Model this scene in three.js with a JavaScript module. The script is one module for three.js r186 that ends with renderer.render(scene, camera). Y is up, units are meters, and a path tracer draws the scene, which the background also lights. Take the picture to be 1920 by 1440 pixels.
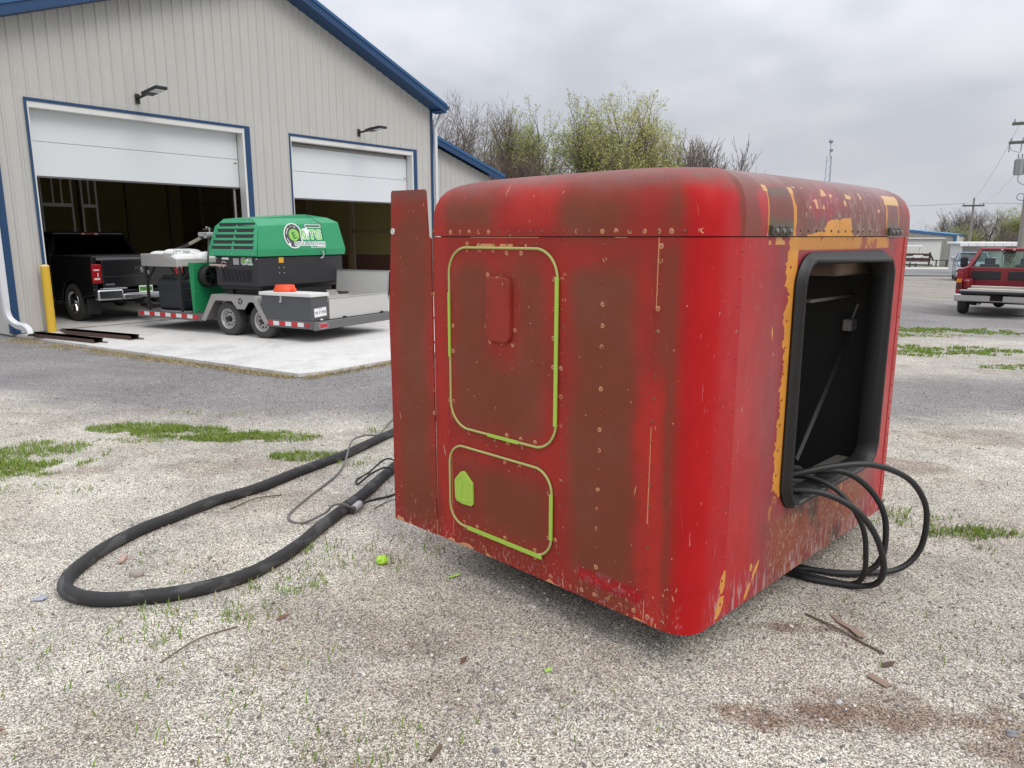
import * as THREE from 'three';
import { RoundedBoxGeometry } from 'three/addons/geometries/RoundedBoxGeometry.js';
import { mergeGeometries } from 'three/addons/utils/BufferGeometryUtils.js';

// ------------------------------------------------------------------ camera, sky, sun, exposure
const scene = new THREE.Scene();
const camera = new THREE.PerspectiveCamera(54.035, 4 / 3, 0.1, 3000);
camera.position.set(0, 1.9, 0);
camera.rotation.set(-11.1 * Math.PI / 180, 0, 0);
const renderer = new THREE.WebGLRenderer({ antialias: true });
renderer.setSize(1024, 768);
renderer.toneMapping = THREE.LinearToneMapping;
renderer.toneMappingExposure = 1.34;
renderer.shadowMap.enabled = true;
renderer.shadowMap.type = THREE.PCFSoftShadowMap;

// seeded random numbers and smooth value noise
function mulberry(a) { return () => { a = (a + 0x6d2b79f5) | 0; let t = Math.imul(a ^ (a >>> 15), 1 | a); t = (t + Math.imul(t ^ (t >>> 7), 61 | t)) ^ t; return ((t ^ (t >>> 14)) >>> 0) / 4294967296; }; }
const NT = new Float32Array(65536); { const r = mulberry(77); for (let i = 0; i < 65536; i++) NT[i] = r(); }
const noise = (x, y) => {
  const xi = Math.floor(x), yi = Math.floor(y); let u = x - xi, v = y - yi; u = u * u * (3 - 2 * u); v = v * v * (3 - 2 * v);
  const a = (yi & 255) << 8, b = ((yi + 1) & 255) << 8, c = xi & 255, d = (xi + 1) & 255;
  const p = NT[a + c], q = NT[a + d], r = NT[b + c], s = NT[b + d];
  return p + (q - p) * u + (r - p) * v + (p - q - r + s) * u * v;
};
const fbm = (x, y, o = 4) => { let s = 0, a = 0.5, n = 0; for (let i = 0; i < o; i++) { s += a * noise(x, y); n += a; a *= 0.5; x = x * 2.03 + 17.3; y = y * 2.03 + 9.1; } return s / n; };
const sst = (a, b, x) => { let t = (x - a) / (b - a); t = t < 0 ? 0 : t > 1 ? 1 : t; return t * t * (3 - 2 * t); };
const lerp = (a, b, t) => a + (b - a) * t;
const rad = (d) => d * Math.PI / 180;

// overcast sky: one layer of soft grey cloud over the whole dome
{
  const W = 1024, H = 512, data = new Float32Array(W * H * 4);
  for (let j = 0; j < H; j++) {
    const el = ((j + 0.5) / H - 0.5) * Math.PI, y = Math.sin(el), ce = Math.cos(el);
    for (let i = 0; i < W; i++) {
      const az = (i + 0.5) / W * 2 * Math.PI, x = Math.cos(az) * ce, z = Math.sin(az) * ce;
      const k = 1.5 / (Math.max(y, 0) + 0.22);
      const big = fbm(x * k + 40, z * k + 12, 3), fine = fbm(x * k * 2.6 + 7, z * k * 2.6 + 31, 5);
      let c = 0.60 * big + 0.40 * fine;
      c = sst(0.30, 0.70, c);
      const L = lerp(0.435, 0.60, c) * (1 + 2.3 * Math.max(0, y)) / 1.34;   // an overcast sky is brightest overhead
      const blue = 1 - c, h = sst(0.30, 0.0, y), warm = h * 0.5;
      const o = (j * W + i) * 4, hz = lerp(L, 0.485, h * 0.8);
      if (y < -0.02) { data[o] = 0.30; data[o + 1] = 0.285; data[o + 2] = 0.26; }
      else { data[o] = hz * (0.965 - 0.045 * blue * (1 - warm)); data[o + 1] = hz * (0.985 - 0.01 * blue); data[o + 2] = hz * (1.065 + 0.02 * blue - 0.05 * warm); }
      data[o + 3] = 1;
    }
  }
  const sky = new THREE.DataTexture(data, W, H, THREE.RGBAFormat, THREE.FloatType);
  sky.mapping = THREE.EquirectangularReflectionMapping; sky.magFilter = THREE.LinearFilter; sky.needsUpdate = true;
  scene.background = sky; scene.environment = sky;
}
// the sun behind the cloud: very soft, from behind the camera's right shoulder
const sun = new THREE.DirectionalLight(0xfff6ea, 0.95);
sun.position.set(26, 40, 14); sun.target.position.set(0, 0, -10); sun.castShadow = true; sun.shadow.radius = 60;
sun.shadow.mapSize.set(2048, 2048);
Object.assign(sun.shadow.camera, { left: -40, right: 40, top: 40, bottom: -40, near: 1, far: 140 });
scene.add(sun, sun.target);

// ------------------------------------------------------------------ helpers
const taken = new Map();
function numbered(n) { const k = taken.get(n) ?? 0; taken.set(n, k + 1); return k ? n + '_' + String(k).padStart(3, '0') : n; }
function tag(o, label, category, group, kind) { if (label) o.userData.label = label; if (category) o.userData.category = category; if (group) o.userData.group = group; if (kind) o.userData.kind = kind; return o; }
function thing(name, label, category, [x, y, z] = [0, 0, 0], turn = 0, group) {
  const o = new THREE.Group(); o.name = numbered(name); o.position.set(x, y, z); o.rotation.y = turn; scene.add(o);
  return tag(o, label, category, group);
}
function part(name, geo, m, parent) {
  if (Array.isArray(geo)) geo = merge(geo);
  const o = new THREE.Mesh(geo, m); o.name = parent === scene ? numbered(name) : name; o.castShadow = o.receiveShadow = true; parent.add(o); return o;
}
const solo = (name, geo, m, label, category, group) => tag(part(name, geo, m, scene), label, category, group);
const struct = (name, geo, m) => tag(part(name, geo, m, scene), null, null, null, 'structure');
function merge(list) {
  list = list.map((g) => { g = g.index ? g.toNonIndexed() : g; for (const k of Object.keys(g.attributes)) if (!['position', 'normal', 'uv'].includes(k)) g.deleteAttribute(k); return g; });
  return list.length === 1 ? list[0] : mergeGeometries(list);
}
function at(g, x = 0, y = 0, z = 0, rx = 0, ry = 0, rz = 0) { if (rx || ry || rz) g.applyMatrix4(new THREE.Matrix4().makeRotationFromEuler(new THREE.Euler(rx, ry, rz, 'YXZ'))); return g.translate(x, y, z); }
// box by its limits; rb with rounded edges
const bx = (x0, x1, y0, y1, z0, z1) => new THREE.BoxGeometry(x1 - x0, y1 - y0, z1 - z0).translate((x0 + x1) / 2, (y0 + y1) / 2, (z0 + z1) / 2);
const rb = (x0, x1, y0, y1, z0, z1, r = 0.01, s = 2) => new RoundedBoxGeometry(x1 - x0, y1 - y0, z1 - z0, s, Math.min(r, (x1 - x0) / 2.01, (y1 - y0) / 2.01, (z1 - z0) / 2.01)).translate((x0 + x1) / 2, (y0 + y1) / 2, (z0 + z1) / 2);
const V = (x, y, z) => new THREE.Vector3(x, y, z);
function bar(a, b, r, n = 8) { const A = V(...a), B = V(...b), d = B.clone().sub(A), g = new THREE.CylinderGeometry(r, r, d.length(), n); g.applyQuaternion(new THREE.Quaternion().setFromUnitVectors(V(0, 1, 0), d.normalize())); return g.translate((A.x + B.x) / 2, (A.y + B.y) / 2, (A.z + B.z) / 2); }
function beam(a, b, w, h) { const A = V(...a), B = V(...b), d = B.clone().sub(A), g = new THREE.BoxGeometry(w, d.length(), h); g.applyQuaternion(new THREE.Quaternion().setFromUnitVectors(V(0, 1, 0), d.normalize())); return g.translate((A.x + B.x) / 2, (A.y + B.y) / 2, (A.z + B.z) / 2); }
const cyl = (r0, r1, h, n = 20) => new THREE.CylinderGeometry(r0, r1, h, n);
function poly(pts, holes = []) { const s = new THREE.Shape(pts.map(([x, y]) => new THREE.Vector2(x, y))); for (const h of holes) s.holes.push(h.isPath ? h : new THREE.Path(h.map(([x, y]) => new THREE.Vector2(x, y)))); return s; }
// extrude an XY outline along z from z0 to z1
const ext = (pts, z0, z1, holes = [], bevel = 0) => { const s = pts instanceof THREE.Shape ? pts : poly(pts, holes); const g = new THREE.ExtrudeGeometry(s, bevel ? { depth: z1 - z0 - 2 * bevel, bevelEnabled: true, bevelSize: bevel, bevelThickness: bevel, bevelSegments: 2, curveSegments: 10 } : { depth: z1 - z0, bevelEnabled: false, curveSegments: 10 }); return g.translate(0, 0, z0 + bevel); };
// extrude a (z, y) outline along x from x0 to x1
const extX = (pts, x0, x1, holes = [], bevel = 0) => ext(pts.map(([z, y]) => [-z, y]), x0, x1, holes.map((h) => h.map(([z, y]) => [-z, y])), bevel).rotateY(Math.PI / 2);
const rrect = (x0, x1, y0, y1, r, n = 6) => { const p = []; for (const [cx, cy, a] of [[x1 - r, y1 - r, 0], [x0 + r, y1 - r, 90], [x0 + r, y0 + r, 180], [x1 - r, y0 + r, 270]]) for (let i = 0; i <= n; i++) { const t = rad(a + 90 * i / n); p.push([cx + r * Math.cos(t), cy + r * Math.sin(t)]); } return p; };
const tube = (pts, r, n = 120, m = 8, closed = false, tension = 0.5) => new THREE.TubeGeometry(new THREE.CatmullRomCurve3(pts.map((p) => V(...p)), closed, 'catmullrom', tension), n, r, m, closed);
const lin = (r, g, b) => new THREE.Color().setRGB(r, g, b);
const mat = (c, roughness = 0.7, o = {}) => new THREE.MeshStandardMaterial({ color: Array.isArray(c) ? lin(...c) : c, roughness, side: THREE.DoubleSide, ...o });
const phys = (c, roughness, o = {}) => new THREE.MeshPhysicalMaterial({ color: Array.isArray(c) ? lin(...c) : c, roughness, side: THREE.DoubleSide, ...o });
// texture from a function of the pixel: returns linear r, g, b in 0..1
const enc = (v) => { v = v < 0 ? 0 : v > 1 ? 1 : v; return (v <= 0.0031308 ? v * 12.92 : 1.055 * Math.pow(v, 1 / 2.4) - 0.055) * 255; };
const ENC = new Uint8Array(4097); for (let i = 0; i <= 4096; i++) ENC[i] = Math.round(enc(i / 4096));
const e8 = (v) => ENC[v <= 0 ? 0 : v >= 1 ? 4096 : (v * 4096) | 0];
function texFrom(W, H, fn, srgb = true, repeat = true) {
  const d = new Uint8Array(W * H * 4), c = [0, 0, 0];
  for (let j = 0; j < H; j++) for (let i = 0; i < W; i++) { fn((i + 0.5) / W, (j + 0.5) / H, c); const o = (j * W + i) * 4; if (srgb) { d[o] = e8(c[0]); d[o + 1] = e8(c[1]); d[o + 2] = e8(c[2]); } else { d[o] = c[0] * 255; d[o + 1] = c[1] * 255; d[o + 2] = c[2] * 255; } d[o + 3] = 255; }
  return texData(d, W, H, srgb, repeat);
}
function texData(d, W, H, srgb, repeat) {
  const t = new THREE.DataTexture(d, W, H, THREE.RGBAFormat); t.magFilter = THREE.LinearFilter; t.minFilter = THREE.LinearMipmapLinearFilter; t.generateMipmaps = true;
  t.wrapS = t.wrapT = repeat ? THREE.RepeatWrapping : THREE.ClampToEdgeWrapping; if (srgb) t.colorSpace = THREE.SRGBColorSpace; t.needsUpdate = true; return t;
}
function canvasTex(W, H, draw) { const c = document.createElement('canvas'); c.width = W; c.height = H; draw(c.getContext('2d'), W, H); const t = new THREE.CanvasTexture(c); t.colorSpace = THREE.SRGBColorSpace; return t; }
// uv by a function of position
function uvBy(g, fn) { const p = g.attributes.position, n = g.attributes.normal, uv = new Float32Array(p.count * 2); for (let i = 0; i < p.count; i++) { const r = fn(p.getX(i), p.getY(i), p.getZ(i), n.getX(i), n.getY(i), n.getZ(i)); uv[2 * i] = r[0]; uv[2 * i + 1] = r[1]; } g.setAttribute('uv', new THREE.BufferAttribute(uv, 2)); return g; }
// uv in metres from the dominant axis
const uvBox = (g, s = 1) => { g = g.index ? g.toNonIndexed() : g; return uvBy(g, (x, y, z, a, b, c) => (a = Math.abs(a), b = Math.abs(b), c = Math.abs(c), a > b && a > c ? [z / s, y / s] : b > c ? [x / s, z / s] : [x / s, y / s])); };

// the lie of the land: flat yard, falling away gently to the far right
function groundY(x, z) {
  const d = Math.hypot(x, z), fall = -0.022 * Math.max(0, d - 12) * sst(1, 7, x);
  return Math.max(fall, -2.6);
}
// ------------------------------------------------------------------ ground
function grainTile(W, metres, seed, base, kinds) {   // packed grains of grit, each with its own tone, wrapping round the tile
  const rgb = new Float32Array(W * W * 3), hgt = new Float32Array(W * W), rnd = mulberry(seed);
  for (let j = 0; j < W; j++) for (let i = 0; i < W; i++) {
    const o = j * W + i, n = 0.75 + 0.5 * NT[((j * 7 + 13) & 255) * 256 + ((i * 3 + j) & 255)];
    rgb[o * 3] = base[0] * n; rgb[o * 3 + 1] = base[1] * n; rgb[o * 3 + 2] = base[2] * n;
  }
  for (const [count, r0, r1, stretch, cols] of kinds) for (let k = 0; k < count; k++) {
    const x = rnd() * W, y = rnd() * W, r = (r0 + (r1 - r0) * rnd() * rnd()) / metres * W, s = 1 + stretch * rnd(), a = rnd() * Math.PI, ca = Math.cos(a), sa = Math.sin(a);
    const c = cols[(rnd() * cols.length) | 0], t = 0.72 + 0.5 * rnd(), R = Math.ceil(r * s), top = r * (0.5 + rnd());
    for (let dy = -R; dy <= R; dy++) for (let dx = -R; dx <= R; dx++) {
      const u = (dx * ca + dy * sa) / s, v = -dx * sa + dy * ca, q = (u * u + v * v) / (r * r);
      if (q > 1) continue;
      const o = (((Math.floor(y) + dy) % W + W) % W) * W + (((Math.floor(x) + dx) % W + W) % W);
      const h = top * Math.sqrt(1 - q) ; if (h < hgt[o] * 0.6) continue;
      hgt[o] = Math.max(hgt[o], h);
      rgb[o * 3] = c[0] * t; rgb[o * 3 + 1] = c[1] * t; rgb[o * 3 + 2] = c[2] * t;
    }
  }
  let m = 0; for (const h of hgt) m = Math.max(m, h);
  const d = new Uint8Array(W * W * 4), b = new Uint8Array(W * W * 4);
  for (let o = 0; o < W * W; o++) { for (let c = 0; c < 3; c++) { d[o * 4 + c] = e8(rgb[o * 3 + c]); b[o * 4 + c] = hgt[o] / m * 255; } d[o * 4 + 3] = b[o * 4 + 3] = 255; }
  return [texData(d, W, W, true, true), texData(b, W, W, false, true)];
}
const [gritMap, gritBump] = grainTile(2048, 2.7, 5, [0.175, 0.158, 0.135], [
  [150000, 0.0016, 0.0036, 1.6, [[0.66, 0.62, 0.545], [0.74, 0.70, 0.63], [0.60, 0.55, 0.47], [0.70, 0.66, 0.60], [0.50, 0.455, 0.40]]],
  [90000, 0.0012, 0.0030, 2.2, [[0.74, 0.71, 0.63], [0.82, 0.79, 0.72], [0.66, 0.62, 0.54], [0.42, 0.38, 0.33]]],
  [20000, 0.0012, 0.0034, 2.6, [[0.10, 0.09, 0.08], [0.14, 0.12, 0.10], [0.16, 0.11, 0.085], [0.20, 0.19, 0.19]]],
  [700, 0.003, 0.006, 0.6, [[0.42, 0.40, 0.39], [0.46, 0.36, 0.30], [0.27, 0.26, 0.26], [0.62, 0.58, 0.53]]],
]);
// where the grey crushed-asphalt drive lies (0..1)
function drive(x, z) {
  const w = (fbm(x * 0.45 + 3, z * 0.45, 4) - 0.5) * 2.4 + (fbm(x * 2.2, z * 2.2 + 9, 3) - 0.5) * 0.9;
  const near = sst(-7.2, -8.7, z + w * 0.75 + (x < 0 ? Math.min(1.0, (-x - 1.5) * 0.16) : 0));
  const far = x > 2 ? 1 - 0.85 * sst(-9.6, -10.9, z + w * 0.5) * (1 - sst(-14.5, -18, z + w)) : 1;
  return near * far;
}
const grassPatches = [   // x, z, half-width, half-depth, blades, height
  [-4.35, -6.35, 0.62, 0.42, 1900, 0.05], [-4.2, -5.95, 0.4, 0.2, 700, 0.045], [-3.6, -5.52, 0.34, 0.10, 240, 0.035],
  [-3.75, -7.35, 0.42, 0.16, 800, 0.045], [-3.25, -7.2, 0.42, 0.18, 950, 0.05], [-2.7, -7.02, 0.36, 0.15, 800, 0.05], [-2.3, -7.05, 0.4, 0.16, 500, 0.045], [-3.2, -6.9, 0.6, 0.08, 260, 0.03], [-3.35, -8.05, 0.35, 0.08, 160, 0.035],
  [-1.78, -6.36, 0.28, 0.12, 420, 0.05], [-1.35, -6.2, 0.2, 0.12, 220, 0.04], [-1.35, -7.3, 0.08, 0.1, 60, 0.05],
  [7.6, -13.1, 1.1, 0.55, 1500, 0.05], [6.6, -12.5, 0.9, 0.3, 500, 0.04], [9.2, -16.7, 1.6, 0.45, 1900, 0.05], [8.4, -15.6, 1.2, 0.3, 500, 0.04], [8.3, -11.1, 1.1, 0.22, 700, 0.04], [10.8, -16.2, 1.0, 0.3, 400, 0.04], [7.6, -18.5, 1.4, 0.4, 500, 0.05],
  [2.45, -5.05, 0.3, 0.12, 240, 0.05], [2.72, -4.86, 0.25, 0.1, 240, 0.05], [3.0, -4.62, 0.25, 0.1, 280, 0.05], [3.25, -4.45, 0.3, 0.1, 330, 0.05], [3.6, -4.3, 0.3, 0.1, 300, 0.05], [2.15, -5.75, 0.2, 0.1, 110, 0.04],
  [-1.05, -4.15, 0.35, 0.22, 230, 0.05], [-0.85, -4.35, 0.4, 0.18, 200, 0.045], [-1.25, -3.85, 0.22, 0.1, 130, 0.05], [-1.55, -3.58, 0.35, 0.1, 170, 0.05], [-1.62, -3.4, 0.3, 0.14, 130, 0.05], [-1.45, -4.05, 0.25, 0.12, 70, 0.04], [-2.05, -4.2, 0.3, 0.15, 60, 0.035], [-1.9, -3.25, 0.35, 0.2, 60, 0.05], [-1.3, -3.1, 0.5, 0.25, 110, 0.045], [-1.45, -2.8, 0.5, 0.2, 80, 0.045], [-1.1, -2.55, 0.4, 0.2, 60, 0.045], [-0.55, -2.55, 0.22, 0.12, 110, 0.05], [-0.7, -2.4, 0.2, 0.08, 45, 0.04], [1.9, -3.4, 0.5, 0.3, 90, 0.035], [2.3, -3.1, 0.3, 0.3, 50, 0.035], [0.25, -2.75, 0.35, 0.2, 70, 0.035], [0.1, -2.45, 0.4, 0.15, 45, 0.035], [-0.45, -4.5, 0.25, 0.15, 70, 0.04], [-2.6, -3.1, 0.5, 0.3, 60, 0.04],
];
const dirt = [  // patches of bare brown earth showing through the grit: x, z, radii, strength
  [1.25, -2.72, 0.42, 0.10, 0.95], [1.72, -2.72, 0.3, 0.09, 0.75], [1.95, -2.5, 0.25, 0.12, 0.7], [1.5, -2.85, 0.25, 0.08, 0.5], [1.9, -2.66, 0.14, 0.07, 0.6],
  [1.33, -3.44, 0.16, 0.05, 0.9], [1.5, -3.42, 0.09, 0.035, 0.7], [3.3, -6.15, 0.42, 0.2, 0.55], [-2.4, -6.1, 0.6, 0.25, 0.4], [-1.9, -5.2, 0.4, 0.3, 0.25], [-0.75, -3.5, 0.35, 0.12, 0.35], [-0.45, -3.3, 0.3, 0.12, 0.35], [-0.15, -2.9, 0.35, 0.15, 0.3], [-1.1, -3.15, 0.25, 0.15, 0.35], [-1.6, -2.6, 0.3, 0.15, 0.3], [-3.6, -6.0, 0.3, 0.16, 0.45], [4.6, -7.0, 0.7, 0.3, 0.35], [0.3, -3.05, 0.4, 0.2, 0.18],
];
function lines(stops) { const p = []; for (let k = 0; k < stops.length - 1; k++) { const [a, s] = stops[k], b = stops[k + 1][0], n = Math.max(1, Math.round(Math.abs(b - a) / s)); for (let i = 0; i < n; i++) p.push(a + (b - a) * i / n); } p.push(stops.at(-1)[0]); return p; }
{
  const xs = lines([[-900, 150], [-150, 25], [-40, 5], [-12, 0.4], [-5, 0.055], [4, 0.075], [8, 0.3], [16, 1.6], [60, 6], [160, 40], [900, 40]]);
  const zs = lines([[60, 15], [6, 1], [0, 0.3], [-1.8, 0.045], [-7.5, 0.07], [-12, 0.25], [-22, 1.5], [-60, 6], [-160, 40], [-1200, 40]]);
  const nx = xs.length, nz = zs.length, pos = new Float32Array(nx * nz * 3), col = new Float32Array(nx * nz * 3), uv = new Float32Array(nx * nz * 2), idx = [];
  for (let j = 0; j < nz; j++) for (let i = 0; i < nx; i++) {
    const o = j * nx + i, x = xs[i], z = zs[j], near = 1 - sst(9, 14, Math.hypot(x, z));
    pos[o * 3] = x; pos[o * 3 + 1] = groundY(x, z) + near * ((fbm(x * 1.1 + 5, z * 1.1, 3) - 0.5) * 0.03 + (fbm(x * 6, z * 6, 3) - 0.5) * 0.016) - 0.004; pos[o * 3 + 2] = z;
    const g = drive(x, z), m = fbm(x * 0.9 + 21, z * 0.9 + 4, 4), f = fbm(x * 5 + 2, z * 5, 3), v = fbm(x * 14, z * 14, 2);
    let c = [1.03, 1.035, 0.99], t = 0.78 + 0.56 * m + 0.46 * (f - 0.5) + 0.34 * (v - 0.5);
    const tan = sst(0.46, 0.70, fbm(x * 1.7 + 60, z * 1.7 + 8, 4)) * 0.55; c = [c[0] * (1 - 0.12 * tan), c[1] * (1 - 0.19 * tan), c[2] * (1 - 0.22 * tan)];
    const q = Math.min(1, g * (0.95 + 0.4 * (f - 0.5))); c = [lerp(c[0], 0.50, q), lerp(c[1], 0.505, q), lerp(c[2], 0.56, q)];
    let dd = 0; for (const [px, pz, rx, rz, s] of dirt) { const e = ((x - px) / rx) ** 2 + ((z - pz) / rz) ** 2; if (e < 6) dd = Math.max(dd, s * sst(1.5, 0.2, e + (fbm(x * 9, z * 9, 3) - 0.5) * 3.0)); }
    c = [lerp(c[0], 0.46, dd), lerp(c[1], 0.34, dd), lerp(c[2], 0.27, dd)];
    const far = sst(22, 34, -z) * sst(6, 14, x); c = [lerp(c[0], 0.66, far), lerp(c[1], 0.65, far), lerp(c[2], 0.62, far)];
    const lawn = sst(70, 90, Math.hypot(x, z)); c = [lerp(c[0], 0.26, lawn), lerp(c[1], 0.30, lawn), lerp(c[2], 0.15, lawn)];
    for (let k = 0; k < 3; k++) col[o * 3 + k] = c[k] * t;
    uv[o * 2] = x / 2.7 + z * 0.11; uv[o * 2 + 1] = z / 2.7 - x * 0.11;
    if (i < nx - 1 && j < nz - 1) idx.push(o, o + 1, o + nx, o + 1, o + nx + 1, o + nx);
  }
  const g = new THREE.BufferGeometry(); g.setAttribute('position', new THREE.BufferAttribute(pos, 3)); g.setAttribute('color', new THREE.BufferAttribute(col, 3)); g.setAttribute('uv', new THREE.BufferAttribute(uv, 2)); g.setIndex(idx); g.computeVertexNormals();
  struct('ground', g, new THREE.MeshStandardMaterial({ map: gritMap, bumpMap: gritBump, bumpScale: 0.005, vertexColors: true, roughness: 0.95, side: THREE.DoubleSide }));
}
const groundTop = (x, z) => { const near = 1 - sst(9, 14, Math.hypot(x, z)); return groundY(x, z) + near * ((fbm(x * 1.1 + 5, z * 1.1, 3) - 0.5) * 0.03 + (fbm(x * 6, z * 6, 3) - 0.5) * 0.016) - 0.004; };

function scatter(name, geo, m, count, place, label, category) {
  const o = new THREE.InstancedMesh(geo, m, count), M = new THREE.Matrix4(), E = new THREE.Euler(), Q = new THREE.Quaternion(), c = new THREE.Color(); let k = 0;
  for (let i = 0; i < count; i++) { const p = place(i); if (!p) continue; const [x, y, z, sx, sy, sz, rx, ry, rz, col] = p; M.compose(V(x, y, z), Q.setFromEuler(E.set(rx, ry, rz, 'YXZ')), V(sx, sy, sz)); o.setMatrixAt(k, M); if (col) o.setColorAt(k, c.setRGB(...col)); k++; }
  o.count = k; o.name = numbered(name); o.castShadow = o.receiveShadow = true; scene.add(o); return tag(o, label, category, null, 'stuff');
}
{ // loose stones and grit
  const rnd = mulberry(91), stone = new THREE.IcosahedronGeometry(1, 0), white = mat([1, 1, 1], 0.9);
  const tones = [[0.62, 0.58, 0.51], [0.7, 0.67, 0.6], [0.50, 0.45, 0.38], [0.36, 0.34, 0.33], [0.20, 0.19, 0.19], [0.42, 0.33, 0.27], [0.16, 0.135, 0.115], [0.55, 0.53, 0.52]];
  scatter('gravel', stone, white, 80000, (i) => {
    const d = 1.9 + 9.5 * rnd() ** 1.9, a = (rnd() - 0.5) * 1.75, x = Math.sin(a) * d, z = -Math.cos(a) * d; if (z > -1.6) return null;
    const s = rnd() ** 9 * 0.0075 + 0.0015 + (rnd() < 0.002 ? 0.006 : 0) + d * 0.00012, g = drive(x, z), c = tones[(rnd() * tones.length) | 0], t = (0.8 + 0.4 * rnd()) * (1 - 0.3 * g);
    return [x, groundTop(x, z) + s * 0.25, z, s * (1 + 0.7 * rnd()), s * 0.75, s, rnd() * 0.6, rnd() * 6.28, rnd() * 0.6, [c[0] * t, c[1] * t, c[2] * t]];
  }, 'loose grit and pebbles scattered over the yard', 'gravel');
}
{ // splinters of wood and bark among the grit
  const rnd = mulberry(63), chip = new THREE.BoxGeometry(1, 1, 1), tones = [[0.13, 0.10, 0.075], [0.20, 0.15, 0.11], [0.09, 0.075, 0.065], [0.34, 0.27, 0.19], [0.26, 0.17, 0.13]];
  scatter('wood_splinters', chip, mat([1, 1, 1], 0.9), 15000, () => {
    const d = 1.9 + 8 * rnd() ** 1.7, a = (rnd() - 0.5) * 1.75, x = Math.sin(a) * d, z = -Math.cos(a) * d; if (z > -1.6 || fbm(x * 2.1 + 9, z * 2.1, 3) < 0.42 || rnd() < 0.75 * drive(x, z)) return null;
    const L = 0.004 + 0.016 * rnd() ** 3, c = tones[(rnd() * 5) | 0]; return [x, groundTop(x, z) + 0.0022, z, L, 0.0016, 0.0016 + 0.002 * rnd(), (rnd() - 0.5) * 0.3, rnd() * 6.28, (rnd() - 0.5) * 0.35, c];
  }, 'small dark splinters of wood and bark strewn through the grit', 'splinters');
}
{ // grass
  const rnd = mulberry(12), p = [], w = 0.5;
  const prof = [[0, 0, 0.9], [0.4, 0.10, 0.75], [0.75, 0.28, 0.45], [1, 0.5, 0]];
  for (let k = 0; k < 3; k++) { const [y0, z0, a] = prof[k], [y1, z1, b] = prof[k + 1]; p.push(-a * w, y0, z0, a * w, y0, z0, b * w, y1, z1); if (b) p.push(-a * w, y0, z0, b * w, y1, z1, -b * w, y1, z1); }
  const g = new THREE.BufferGeometry(); g.setAttribute('position', new THREE.BufferAttribute(new Float32Array(p), 3)); g.computeVertexNormals();
  const list = [];
  for (const [px, pz, rx, rz, n, h] of grassPatches) for (let i = 0; i < n; i++) {
    const a = rnd() * 6.283, r = Math.sqrt(rnd()) * 1.25, x = px + Math.cos(a) * r * rx, z = pz + Math.sin(a) * r * rz;
    if (fbm(x * 4.5 + 3, z * 6, 3) < (px > 5 ? 0.45 : 0.36) + 0.18 * (r - 0.6) && n > 250) continue;
    if (n <= 250 && noise(x * 16, z * 16) < 0.45) continue;
    list.push([x, z, h * (0.45 + 0.8 * rnd()), n > 250 ? 1 : 0.9]);
    if (n > 250) for (let k = 0; k < 2; k++) list.push([x + (rnd() - 0.5) * 0.05, z + (rnd() - 0.5) * 0.05, h * (0.35 + 0.6 * rnd()), 1]);
  }
  for (let i = 0; i < 2600; i++) { const d = 2 + 6.5 * rnd() ** 1.4, a = (rnd() - 0.5) * 1.6, x = Math.sin(a) * d, z = -Math.cos(a) * d; if (fbm(x * 1.1 + 50, z * 1.1, 3) > 0.53 && noise(x * 10, z * 10) > 0.62) list.push([x, z, 0.018 + 0.022 * rnd(), 0.8]); }
  const inBox = (x, z) => { const dx = x - 0.764, dz = z + 3.012, u = dx * 0.7065 - dz * 0.7077, v = dx * 0.7077 + dz * 0.7065; return u > 0.15 && u < 2.3 && v < -0.15 && v > -1.9; };
  scatter('grass', g, mat([1, 1, 1], 0.8, { side: THREE.DoubleSide }), list.length, (i) => {
    const [x, z, h, s] = list[i]; if (inBox(x, z)) return null;
    const far = Math.hypot(x, z) > 9 ? 2.2 : 1, dry = rnd() < 0.13, t = 0.75 + 0.5 * rnd();
    return [x, groundTop(x, z) - 0.003, z, 0.0066 * far * (0.8 + 0.5 * rnd()), h * (far > 1 ? 1.2 : 1), h, (rnd() - 0.5) * 0.9, rnd() * 6.28, (rnd() - 0.5) * 0.7, dry ? [0.36 * t, 0.31 * t, 0.15 * t] : [0.17 * t, 0.27 * t, 0.03 * t]];
  }, 'short green grass tufts growing through the grit', 'grass');
}
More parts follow.
